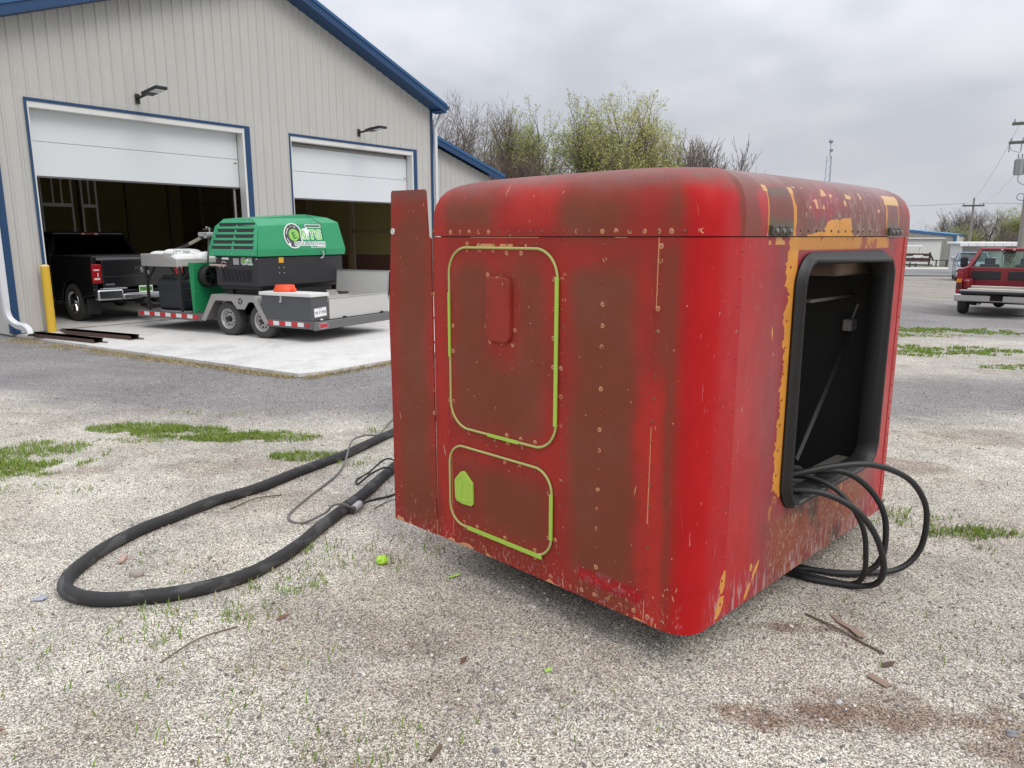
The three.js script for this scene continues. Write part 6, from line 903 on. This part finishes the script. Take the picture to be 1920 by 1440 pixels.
  [[1722, 165, 7.4, bareB, 0], [1748, 168, 7.8, bareA, 1], [1770, 160, 7.2, bareB, 2], [1792, 172, 6.6, bareA, 3], [1812, 165, 5.4, bareB, 5], [1838, 158, 7.0, greenB, 1], [1862, 162, 8.4, greenA, 2], [1885, 165, 6.6, bareB, 4], [1908, 170, 6.2, bareA, 1], [1935, 160, 6.8, greenB, 3], [1850, 140, 3.6, shrub, 1], [1878, 142, 3.4, shrub, 2], [1905, 141, 3.6, shrub, 4], [1816, 146, 3.0, shrub, 3], [1700, 172, 6.4, bareA, 2], [1728, 150, 4.2, greenA, 4]].forEach(([px, d, top, g, r], i) => { const [x, z] = w(px, d); tree(g, x, z, top, r * 1.1, g === shrub ? 'grey-brown bare thicket below the trees beyond the utility pole' : g.leaves ? 'yellow-green leafing tree beyond the far grey building and utility pole' : 'bare grey tree in the row beyond the far grey building', leafB, far + (g === shrub ? ' (thickets)' : g.leaves ? ' (leafing)' : ' (bare)'), 1.25); });
}
// ------------------------------------------------------------------ far buildings and things on the far lot
{
  const blue = mat([0.03, 0.14, 0.32], 0.5), grey = mat([0.30, 0.285, 0.27], 0.6), greyDark = mat([0.22, 0.22, 0.22], 0.6), white = mat([0.66, 0.66, 0.65], 0.6), off = mat([0.58, 0.56, 0.52], 0.7);
  struct('concrete_pad', (() => { const p = [], f = (x, z) => [x, groundY(x, z) + 0.05, z]; const X = [28, 36, 44, 52, 60, 68, 76], zf = (x) => -92 - (x - 50) * 0.12, zb = (x) => -108 - (x - 50) * 0.12; for (let i = 0; i < X.length - 1; i++) { const a = f(X[i], zf(X[i])), b = f(X[i + 1], zf(X[i + 1])), c = f(X[i + 1], zb(X[i + 1])), d = f(X[i], zb(X[i])); p.push(...a, ...b, ...c, ...a, ...c, ...d); } const g = new THREE.BufferGeometry(); g.setAttribute('position', new THREE.Float32BufferAttribute(p, 3)); g.setAttribute('uv', new THREE.Float32BufferAttribute(new Float32Array(p.length / 3 * 2), 2)); g.computeVertexNormals(); return g; })(), mat([0.52, 0.50, 0.46], 0.9));
  struct('asphalt_road', (() => { const p = [], f = (x, z) => [x, groundY(x, z) + 0.06, z]; const X = [22, 28, 34, 40, 46, 52, 60, 70], zf = (x) => -62 - (x - 40) * 0.10, zb = (x) => -90 - (x - 40) * 0.12; for (let i = 0; i < X.length - 1; i++) for (let k = 0; k < 4; k++) { const q = (x, t) => f(x, lerp(zf(x), zb(x), t / 4)); const a = q(X[i], k), b = q(X[i + 1], k), c = q(X[i + 1], k + 1), d = q(X[i], k + 1); p.push(...a, ...b, ...c, ...a, ...c, ...d); } const g = new THREE.BufferGeometry(); g.setAttribute('position', new THREE.Float32BufferAttribute(p, 3)); g.setAttribute('uv', new THREE.Float32BufferAttribute(new Float32Array(p.length / 3 * 2), 2)); g.computeVertexNormals(); return g; })(), mat([0.19, 0.188, 0.185], 0.95));
  const B = thing('far_shop', 'distant grey ribbed metal building with blue roof trim beyond the far lot', 'building', [70.15, -2.6, -121.3], 0);
  // gable end to the left of the corner, side wall running back to the right
  for (let i = 0; i < 24; i++) { const x0 = -i * 0.85, x1 = x0 - 0.85, t = (x) => 4.78 - x * 0.095; part('wall_sheet', [ext([[x1 + 0.02, 0], [x0 - 0.02, 0], [x0 - 0.02, t(x0)], [x1 + 0.02, t(x1)]], -0.05 - (i % 2) * 0.02, 0)], grey, B); }
  part('rake_trim', [ext([[-20.4, 4.78 + 20.4 * 0.095], [0.15, 4.77], [0.15, 4.45], [-20.4, 4.46 + 20.4 * 0.095]], 0.0, 0.12)], blue, B); part('corner_trim', [bx(-0.35, 0.05, 0, 4.46, 0.01, 0.10)], blue, B); part('downspout', [bx(0.1, 0.4, 0.4, 4.6, 0.0, 0.25)], white, B);
  const ang = Math.atan2(12.5, 9.7), sw = part('side_wall', [at(bx(0.45, 15.8, 0, 4.5, -0.06, 0), 0, 0, 0, 0, ang, 0)], off, B); part('side_door', [at(bx(3.0, 4.3, 1.2, 3.0, 0.0, 0.05), 0, 0, 0, 0, ang, 0)], mat([0.012, 0.012, 0.012], 0.7), sw); part('eave_trim', [at(bx(0.2, 16, 4.5, 4.75, -0.1, 0.1), 0, 0, 0, 0, ang, 0)], blue, sw);
  part('roof', [panel([-20.4, 4.80 + 20.4 * 0.095, 0], [0.15, 4.80, 0.1], [9.9, 4.80, -12.6], [-20.4, 6.9, -12.6])], mat([0.10, 0.24, 0.42], 0.5), B);
  const S = thing('white_shed', 'flat-roofed white shed standing before the distant grey building', 'shed', [64.4, -2.55, -114.9], 0);
  part('wall', [bx(-7.5, 0, 0, 4.0, -3, 0)], white, S); part('roof_edge', [rb(-7.7, 0.35, 4.0, 4.25, -3.2, 0.35, 0.03)], off, S); part('fascia_trim', [bx(-7.6, 0.3, 3.93, 4.0, 0.02, 0.2)], greyDark, S);
  const E = thing('white_canopy_shelter', 'white shelter with a scalloped canopy behind the blue-grey pickup', 'shelter', [44.6, groundY(44.6, -72), -72.0], rad(-12));
  part('wall_panel', [bx(-2.35, 2.3, 0, 2.72, -2.0, -1.95), bx(-2.4, -2.35, 0, 2.72, -2, 1.0)], white, E); part('canopy', [rb(-2.7, 2.5, 2.75, 2.98, -2.2, 1.2, 0.08)], mat([0.8, 0.8, 0.79], 0.6), E); for (let i = 0; i < 7; i++) part('canopy_scallop', [rb(-2.65 + i * 0.73, -1.95 + i * 0.73, 2.58, 2.80, 1.16, 1.22, 0.03)], mat([0.8, 0.8, 0.79], 0.6), E);
  for (const [x, z] of [[-2.4, 1.0], [2.3, 1.0], [2.3, -1.9]]) part('post', [bar([x, 0, z], [x, 2.75, z], 0.05)], white, E);
  const d = 0.93; const rust = mat([0.055, 0.03, 0.025], 0.8);
  const F = thing('dump_trailer', 'rusty brown dump trailer loaded before the white shed', 'trailer', [55.9, groundY(55.9, -104.6), -104.6], rad(-25));
  part('bed', [bx(-3.0, 1.2, 0.85, 1.0, -1, 1)], rust, F); for (let i = 0; i < 5; i++) part('stake', [bx(-2.9 + i * 1.0, -2.75 + i * 1.0, 1.0, 2.0, 0.95, 1.05)], rust, F); part('side_board', [bx(-3.0, 1.2, 1.6, 1.95, 0.9, 0.95), bx(-3.0, 1.2, 1.05, 1.35, 0.9, 0.95)], rust, F); part('headboard', [bx(1.1, 1.2, 0.4, 2.1, -1, 1)], rust, F); part('skid', [bx(-3, 1.6, 0.3, 0.45, 0.7, 0.85), bx(-3, 1.6, 0.3, 0.45, -0.85, -0.7)], rust, F); for (const x of [-2.2, -1.2]) wheel(F, 0, 0.38, 0, 0.38, 0.2, 'steel', 1).position.set(x, 0, 1.1);
  part('sign_board', [bx(-0.9, 0.3, 1.45, 1.75, 1.06, 1.08)], mat([0.7, 0.68, 0.66], 0.6), F);
  const G = thing('golf_cart', 'golf cart with a white canopy standing behind the rusty dump trailer', 'golf cart', [57.3, groundY(57.3, -110), -110], rad(-25));
  part('body', [rb(-1.2, 1.2, 0.4, 1.0, -0.6, 0.6, 0.1)], white, G); part('canopy', [rb(-1.5, 1.5, 2.85, 3.05, -0.75, 0.75, 0.08)], mat([0.78, 0.78, 0.77], 0.5), G); for (const [x, z] of [[-1.2, -0.6], [-1.2, 0.6], [1.2, -0.6], [1.2, 0.6]]) part('canopy_post', [bar([x, 1.0, z], [x, 2.85, z], 0.045)], white, G); part('seat', [rb(-0.5, 0.3, 1.0, 1.25, -0.55, 0.55, 0.06), rb(-0.6, -0.45, 1.25, 1.8, -0.55, 0.55, 0.06)], darkPlastic, G); for (const [x, z] of [[-0.85, 0.6], [0.85, 0.6], [-0.85, -0.6], [0.85, -0.6]]) { const q = wheel(G, 0, 0.28, 0, 0.28, 0.18, 'steel', 1); q.rotation.y = 0; q.position.set(x, 0, z); }
  const N = thing('garden_bench', 'small black bench with a sloped back beside the white shed', 'bench', [61.2, groundY(61.2, -110.5), -110.5], rad(-20));
  part('seat', [bx(-0.4, 2.0, 0.95, 1.05, -0.4, 0.4)], darkPlastic, N); part('backrest', [beam([-0.2, 1.05, 0], [-0.7, 2.0, 0], 0.12, 0.8)], darkPlastic, N); for (const x of [0.2, 1.5]) part('leg', [bx(x, x + 0.1, 0, 0.95, -0.3, 0.3)], darkPlastic, N);
}
// ------------------------------------------------------------------ utility poles, wires, mast
{
  const wood = mat([0.27, 0.25, 0.225], 0.9), woodDark = mat([0.13, 0.125, 0.12], 0.9), metal = mat([0.33, 0.34, 0.35], 0.5, { metalness: 0.3 }), wireM = mat([0.16, 0.16, 0.17], 0.7);
  const y1 = groundY(25.85, -38.9), P = thing('utility_pole', 'tall wooden utility pole with two crossarms and a grey transformer behind the red pickup', 'utility pole', [25.85, y1, -38.9], rad(-34));
  part('pole', [at(cyl(0.12, 0.18, 9.6, 14), 0, 4.8, 0)], wood, P); for (const [h, l, dx] of [[8.15, 2.0, 0], [7.25, 2.1, 0]]) { const a = part('crossarm', [bx(-l / 2 + dx, l / 2 + dx, h - 0.07, h + 0.07, 0.12, 0.24)], woodDark, P); for (const x of [-l / 2 + 0.1, -0.45, 0.45, l / 2 - 0.1]) part('insulator', [at(cyl(0.035, 0.05, 0.16, 10), x + dx, h + 0.15, 0.18)], metal, a); }
  part('cutout_fuse', [bar([-1.0, 7.2, 0.2], [-1.0, 6.8, 0.25], 0.03), bar([-0.5, 7.2, 0.2], [-0.5, 6.8, 0.25], 0.03)], metal, P);
  const tf = part('transformer', [at(cyl(0.22, 0.22, 0.75, 20), -0.48, 6.05, 0.1), at(cyl(0.14, 0.22, 0.08, 20), -0.48, 6.46, 0.1)], metal, P); for (const x of [-0.56, -0.4]) part('bushing', [bar([x, 6.48, 0.1], [x - 0.02, 6.7, 0.12], 0.03)], metal, tf); part('mount', [bx(-0.3, -0.1, 5.75, 5.83, 0.05, 0.15), bx(-0.3, -0.1, 6.25, 6.33, 0.05, 0.15)], woodDark, tf); part('tank_fins', [0, 1, 2, 3, 4, 5].map((i) => at(bx(-0.008, 0.008, 5.72, 6.38, 0.2, 0.27), 0, 0, 0).translate(0, 0, 0).applyMatrix4(new THREE.Matrix4().makeRotationY(i * 1.047)).translate(-0.48, 0, 0.1)), metal, tf);
  part('drop_cable', [tube([[-0.5, 6.75, 0.15], [-0.9, 6.9, 0.2], [-1.0, 7.2, 0.2]], 0.012, 16, 5), tube([[-0.48, 5.68, 0.15], [-0.45, 5.35, 0.3], [-0.1, 5.15, 0.25], [0.1, 5.3, 0.2]], 0.018, 20, 5), tube([[-0.05, 4.7, 0.2], [-0.35, 4.75, 0.3], [-0.4, 4.5, 0.3], [-0.1, 4.4, 0.2]], 0.018, 20, 5)], wireM, P);
  const x2 = 54.6, z2 = -91.5, y2 = groundY(x2, z2), Q = thing('utility_pole', 'distant wooden utility pole with one crossarm standing before the leafing trees', 'utility pole', [x2, y2, z2], rad(-31));
  part('pole', [at(cyl(0.11, 0.2, 6.35 - y2, 10), 0, (6.35 - y2) / 2, 0)], wood, Q); const a2 = part('crossarm', [bx(-1.12, 1.12, 5.35 - y2, 5.55 - y2, 0.12, 0.25)], woodDark, Q); for (const x of [-1.0, 0, 1.0]) part('insulator', [at(cyl(0.06, 0.09, 0.22, 8), x, 5.66 - y2, 0.18)], metal, a2);
  const W = (a, b, sag, label, r) => { const pts = []; for (let i = 0; i <= 16; i++) { const t = i / 16; pts.push([lerp(a[0], b[0], t), lerp(a[1], b[1], t) - sag * 4 * t * (1 - t), lerp(a[2], b[2], t)]); } solo('power_line', tube(pts, r, 48, 4), wireM, label, 'wire', 'wires between the utility poles'); };
  W([25.3, y1 + 8.3, -39.2], [x2 - 0.9, 5.7, z2], 0.9, 'wire slung from the transformer pole to the distant pole crossarm', 0.008); W([26.5, y1 + 8.3, -38.6], [x2 + 0.9, 5.7, z2 - 0.4], 1.0, 'wire slung from the transformer pole to the distant pole crossarm', 0.008);
  W([40.0, 6.9, -115], [x2 - 0.6, 5.75, z2 - 0.2], 0.5, 'wire running from behind the sleeper cab to the distant pole', 0.02); W([x2 + 0.6, 5.75, z2], [90, 6.6, -70], 0.6, 'wire running on from the distant pole past the transformer pole', 0.02);
  const A = thing('radio_mast', 'slender lattice radio mast rising behind the sleeper cab roof', 'mast', [56.45, -2.6, -139], 0), mm = mat([0.36, 0.37, 0.40], 0.6);
  for (const [x, z] of [[-0.6, -0.4], [0.6, -0.4], [0, 0.7]]) part('mast_leg', [bar([x, 0, z], [x * 0.7, 18.5, z * 0.7], 0.05, 6)], mm, A); for (let i = 0; i < 14; i++) { const y = i * 1.32, k = 1 - 0.3 * y / 18.5; part('lattice', [bar([-0.6 * k, y, -0.4 * k], [0.6 * k, y + 1.3, -0.4 * k], 0.035, 5), bar([0.6 * k, y, -0.4 * k], [0, y + 1.3, 0.7 * k], 0.035, 5)], mm, A); }
  part('mast_top', [bar([0, 18.2, 0], [0, 21.2, 0], 0.07, 6)], mm, A); part('dish', [at(cyl(0.35, 0.25, 0.4, 14), 0.1, 19.4, 0.2)], mm, A); part('antenna', [at(new THREE.SphereGeometry(0.38, 12, 8), 0, 21.0, 0)], mm, A);
}
// ------------------------------------------------------------------ hose, cables and cord on the ground
{
  const pts = [[-0.35, -8.6], [-0.72, -7.9], [-1.14, -7.11], [-1.32, -6.68], [-1.48, -6.3], [-1.72, -5.82], [-1.93, -5.42], [-2.14, -5.14], [-2.29, -4.86], [-2.41, -4.6], [-2.48, -4.34], [-2.5, -4.14], [-2.49, -3.95], [-2.42, -3.79], [-2.29, -3.70], [-2.13, -3.67], [-1.96, -3.68], [-1.76, -3.74], [-1.6, -3.84], [-1.47, -3.98], [-1.38, -4.16], [-1.31, -4.38], [-1.25, -4.64], [-1.18, -4.94], [-1.1, -5.3], [-1.02, -5.73], [-0.94, -6.15], [-0.86, -6.6]];
  const hoseMat = new THREE.MeshStandardMaterial({ map: texFrom(1024, 64, (u, v, c) => { const n = fbm(u * 60, v * 4, 4), f = fbm(u * 400, v * 20, 2), dust = sst(0.55, 0.72, n) * 0.5; const t = lerp(0.026, 0.11, dust) * (0.8 + 0.4 * f); c[0] = t; c[1] = t * 0.985; c[2] = t * 0.98; }), roughness: 0.72, side: THREE.DoubleSide });
  const r = 0.039, H = thing('blast_hose', 'thick black rubber hose lying in a long loop on the grit', 'hose');
  const hose = part('hose_body', [tube(pts.map(([x, z]) => [x, groundTop(x, z) + r * 0.92, z]), r, 420, 16)], hoseMat, H); hoseMat.map.repeat.set(1, 1);
  for (const [x, z, tx, tz] of [[-1.075, -5.43, 0.08, -0.40], [-1.155, -5.04, 0.08, -0.36]]) { const L = Math.hypot(tx, tz); part('tape_wrap', [at(new THREE.CylinderGeometry(r + 0.004, r + 0.004, 0.06, 18, 1, true), x, groundTop(x, z) + r * 0.92, z, Math.PI / 2, Math.atan2(tx, tz), 0)], mat([0.03, 0.03, 0.03], 0.5), hose); }
  // thin control cord: grey part, plug, black part
  const y = (x, z, h = 0.009) => [x, groundTop(x, z) + h, z];
  const cord = thing('control_cord', 'thin grey and black control cord with an inline connector crossing the thick hose', 'cord');
  part('grey_cord', [tube([y(-0.9, -9.2), y(-1.12, -8.5), y(-1.26, -7.7), y(-1.3, -7.15), y(-1.36, -6.75, 0.1), y(-1.43, -6.5, 0.11), y(-1.42, -6.15, 0.02), y(-1.42, -5.82), y(-1.49, -5.41), y(-1.535, -5.12), y(-1.54, -4.92), y(-1.49, -4.82), y(-1.40, -4.80), y(-1.27, -4.86, 0.055), y(-1.22, -4.87, 0.102), y(-1.16, -4.92, 0.09), y(-1.105, -4.98, 0.04)], 0.0085, 260, 7)], mat([0.17, 0.165, 0.15], 0.7), cord);
  const plug = part('inline_connector', [bar([-1.105, groundTop(-1.1, -5) + 0.035, -4.985], [-1.085, groundTop(-1.1, -5) + 0.035, -5.085], 0.026, 14)], mat([0.45, 0.45, 0.45], 0.5), cord); part('connector_collar', [bar([-1.112, groundTop(-1.1, -5) + 0.035, -4.955], [-1.106, groundTop(-1.1, -5) + 0.035, -4.985], 0.021, 14), bar([-1.085, groundTop(-1.1, -5) + 0.035, -5.085], [-1.079, groundTop(-1.1, -5) + 0.035, -5.115], 0.020, 14)], mat([0.05, 0.05, 0.05], 0.5), plug);
  part('black_cord', [tube([y(-1.08, -5.11, 0.035), y(-1.06, -5.21), y(-1.0, -5.27), y(-0.90, -5.34), y(-0.83, -5.5), y(-0.87, -5.66, 0.03), y(-0.98, -5.73, 0.104), y(-1.10, -5.66, 0.08), y(-1.20, -5.61), y(-1.23, -5.72), y(-1.17, -5.90), y(-1.05, -5.98, 0.1), y(-0.95, -5.92, 0.104), y(-0.86, -5.88, 0.03), y(-0.8, -5.95), y(-0.72, -6.2)], 0.0075, 220, 7)], mat([0.012, 0.012, 0.013], 0.5), cord);
}
{ // four black cables hanging out of the doorway and running back under the cab
  const k = rad(45.05), c = Math.cos(k), s = Math.sin(k), L = (x, y, z) => [0.764 + x * c + z * s, y, -3.012 - x * s + z * c], m = mat([0.017, 0.017, 0.018], 0.48);
  const cab = (pts, label, r = 0.0165) => solo('power_cable', tube(pts.map((p) => L(...p)), r, 160, 10), m, label, 'cable', 'black cables hanging from the doorway');
  cab([[1.02, 0.46, -0.55], [1.02, 0.56, -0.35], [1.08, 0.645, -0.10], [1.25, 0.70, 0.08], [1.43, 0.70, 0.22], [1.62, 0.61, 0.34], [1.75, 0.46, 0.40], [1.80, 0.30, 0.41], [1.80, 0.14, 0.385], [1.72, 0.045, 0.32], [1.58, 0.024, 0.20], [1.45, 0.024, 0.05], [1.38, 0.024, -0.12], [1.3, 0.024, -0.5]], 'black cable forming the widest outer loop out of the doorway');
  cab([[1.35, 0.46, -0.5], [1.30, 0.585, -0.22], [1.34, 0.625, -0.05], [1.42, 0.63, 0.08], [1.50, 0.55, 0.18], [1.56, 0.42, 0.25], [1.59, 0.27, 0.27], [1.58, 0.13, 0.26], [1.54, 0.045, 0.20], [1.45, 0.024, 0.08], [1.40, 0.024, -0.04], [1.32, 0.024, -0.2], [1.25, 0.024, -0.6]], 'black cable forming the second loop inside the widest one');
  cab([[1.2, 0.46, -0.5], [1.21, 0.58, -0.22], [1.24, 0.615, -0.06], [1.28, 0.58, 0.07], [1.31, 0.49, 0.17], [1.34, 0.36, 0.235], [1.35, 0.22, 0.255], [1.36, 0.10, 0.25], [1.36, 0.035, 0.20], [1.34, 0.024, 0.10], [1.32, 0.024, -0.02], [1.30, 0.03, -0.12], [1.2, 0.03, -0.5]], 'thinner black cable dropping steeply behind the lowest loop', 0.014);
  cab([[0.95, 0.46, -0.45], [0.96, 0.56, -0.2], [1.00, 0.60, -0.04], [1.08, 0.60, 0.10], [1.18, 0.53, 0.22], [1.25, 0.42, 0.30], [1.30, 0.29, 0.345], [1.335, 0.17, 0.355], [1.36, 0.085, 0.325], [1.365, 0.04, 0.26], [1.33, 0.025, 0.16], [1.27, 0.024, 0.0], [1.26, 0.024, -0.15], [1.12, 0.024, -0.5]], 'black cable forming the lowest loop close to the seal lip');
}
// ------------------------------------------------------------------ litter on the ground
{
  const rnd = mulberry(31), barkM = mat([0.30, 0.22, 0.165], 0.9), darkBark = mat([0.12, 0.085, 0.06], 0.9), twigM = mat([0.16, 0.115, 0.08], 0.9), green = mat([0.42, 0.72, 0.06], 0.5);
  const shard = (o, th = 0.006, curl = 0.012) => { const g = ext(o, -th / 2, th / 2, [], 0.0015).rotateX(-Math.PI / 2), p = g.attributes.position; for (let i = 0; i < p.count; i++) p.setY(i, p.getY(i) + curl * (noise(p.getX(i) * 30 + 5, p.getZ(i) * 30) - 0.3)); g.computeVertexNormals(); return g; };
  const put = (name, g, m, x, z, turn, label, cat, group, h = 0.006) => { const o = solo(name, g, m, label, cat, group); o.position.set(x, groundTop(x, z) + h, z); o.rotation.y = turn; return o; };
  put('bark_piece', shard([[-0.02, -0.10], [0.015, -0.11], [0.022, -0.02], [0.004, 0.05], [0.012, 0.12], [-0.006, 0.13], [-0.02, 0.05], [-0.012, -0.02]]), barkM, 1.66, -3.42, 0.25, 'bent tan strip of bark near the cable loops', 'bark', null, 0.008);
  put('bark_piece', shard([[-0.018, -0.05], [0.016, -0.052], [0.02, 0.02], [0.008, 0.05], [-0.014, 0.045]]), barkM, 1.60, -2.98, 0.5, 'short tan flake of bark in front of the bent bark strip', 'bark', null);
  put('bark_piece', shard([[-0.03, -0.012], [0.01, -0.014], [0.035, 0.004], [0.02, 0.012], [-0.02, 0.012]], 0.006, 0.02), darkBark, 1.70, -3.10, 0.1, 'dark curled sliver of bark between the two tan flakes', 'bark', null);
  put('brown_leaf', shard([[-0.03, 0], [-0.005, -0.016], [0.03, -0.004], [0.04, 0.006], [0.0, 0.012]], 0.003, 0.02), mat([0.20, 0.10, 0.065], 0.8), -1.16, -3.50, 0.4, 'dry brown leaf lying before the near bend of the hose', 'leaf', null);
  put('brown_leaf', shard([[-0.025, 0], [0, -0.012], [0.03, 0], [0, 0.014]], 0.003, 0.02), mat([0.13, 0.065, 0.04], 0.8), -0.22, -3.12, 1.0, 'small dark leaf on bare grit before the sleeper cab', 'leaf', null);
  put('brown_leaf', shard([[-0.02, 0], [0, -0.014], [0.022, 0], [0, 0.012]], 0.003, 0.02), mat([0.22, 0.085, 0.05], 0.8), -2.0, -2.62, 0.3, 'reddish brown leaf alone at the foot of the yard', 'leaf', null);
  const tw = (pts, r, label) => solo('twig', tube(pts.map(([x, z, h = 0]) => [x, groundTop(x, z) + r + 0.002 + h, z]), r, 30, 6), twigM, label, 'twig', 'twigs on the grit');
  tw([[-2.0, -5.08], [-1.88, -5.24, 0.01], [-1.72, -5.36]], 0.005, 'forked thin twig lying inside the hose loop'); tw([[-0.98, -5.08], [-0.9, -5.22, 0.006], [-0.83, -5.3]], 0.004, 'short thin twig beside the inline connector'); tw([[1.50, -3.55], [1.60, -3.40, 0.004], [1.66, -3.30], [1.72, -3.18, 0.002]], 0.006, 'long thin twig along the bent bark strip'); tw([[2.1, -5.35], [2.4, -5.28, 0.02], [2.62, -5.15], [2.7, -5.2, 0.03]], 0.006, 'bent stick lying beyond the cable loops'); tw([[-0.30, -2.46], [-0.27, -2.54]], 0.007, 'short thick stick in the grit at the foot of the yard'); tw([[0.28, -2.3], [0.4, -2.31]], 0.006, 'brown stick on pale grit before the cab corner'); tw([[-1.6, -3.12], [-1.5, -3.3, 0.01], [-1.36, -3.42]], 0.004, 'thin straw-coloured twig below the hose bend');
  { const g = new THREE.IcosahedronGeometry(0.034, 2), p = g.attributes.position; for (let i = 0; i < p.count; i++) { const k = 0.85 + 0.4 * noise(p.getX(i) * 90 + 4, p.getY(i) * 90 + p.getZ(i) * 50); p.setXYZ(i, p.getX(i) * k, p.getY(i) * k * 0.8, p.getZ(i) * k); } g.computeVertexNormals(); put('tape_ball', g, green, -0.77, -4.17, 0, 'crumpled ball of lime green masking tape on the grit', 'tape ball', null, 0.022); }
  put('tape_scrap', shard([[-0.05, -0.008], [0.02, -0.012], [0.05, 0.002], [-0.03, 0.012]], 0.002, 0.02), green, -0.33, -4.01, 0.5, 'thin scrap of lime green tape near the cab foot', 'tape', null); put('tape_scrap', shard([[-0.016, -0.008], [0.014, -0.012], [0.018, 0.008], [-0.012, 0.01]], 0.002, 0.02), mat([0.36, 0.58, 0.12], 0.6), 0.16, -3.04, 0.5, 'tiny torn scrap of green tape before the cab corner', 'tape', null);
  put('paper_scrap', shard([[-0.04, -0.02], [0.02, -0.025], [0.04, 0.015], [-0.02, 0.025]], 0.003, 0.03), mat([0.34, 0.36, 0.42], 0.6), -2.53, -3.74, 0.2, 'crumpled bluish scrap beside the hose bend', 'scrap', null); put('wood_chip', shard([[-0.015, -0.06], [0.012, -0.065], [0.02, 0.05], [-0.01, 0.06]], 0.012, 0.02), mat([0.48, 0.33, 0.27], 0.85), -2.33, -4.22, 0.35, 'pinkish wood chip tucked inside the hose bend', 'wood chip', null, 0.012);
  // bigger stones, one by one
  const stone = (s) => { const g = new THREE.IcosahedronGeometry(s, 2), p = g.attributes.position; for (let i = 0; i < p.count; i++) { const k = 0.75 + 0.5 * noise(p.getX(i) / s * 1.4 + s * 900, p.getY(i) / s * 1.4 + p.getZ(i) / s); p.setXYZ(i, p.getX(i) * k * 1.2, p.getY(i) * k * 0.7, p.getZ(i) * k); } g.computeVertexNormals(); return g; };
  [[-0.52, -2.36, 0.017, [0.36, 0.30, 0.25], 'tan stone'], [-0.86, -2.36, 0.014, [0.30, 0.17, 0.14], 'reddish stone'], [-1.75, -2.98, 0.013, [0.30, 0.29, 0.28], 'grey stone'], [1.95, -2.62, 0.018, [0.24, 0.25, 0.26], 'grey stone'], [1.36, -2.82, 0.013, [0.5, 0.5, 0.48], 'pale stone'], [2.15, -2.85, 0.014, [0.22, 0.21, 0.2], 'dark stone'], [-2.15, -4.02, 0.04, [0.34, 0.30, 0.26], 'flat tan stone']].forEach(([x, z, s, c, n], i) => put('stone', stone(s), mat(c, 0.9), x, z, i, [n + ' beside a grass tuft at the foot of the yard', n + ' bedded in pale grit at the foot of the yard', n + ' near the grass below the hose bend', n + ' on the brown earth patch', n + ' at the edge of the brown earth patch', n + ' beyond the brown earth patch', n + ' lying inside the hose bend'][i], 'stone', null, s * 0.3));
}
renderer.render(scene, camera);
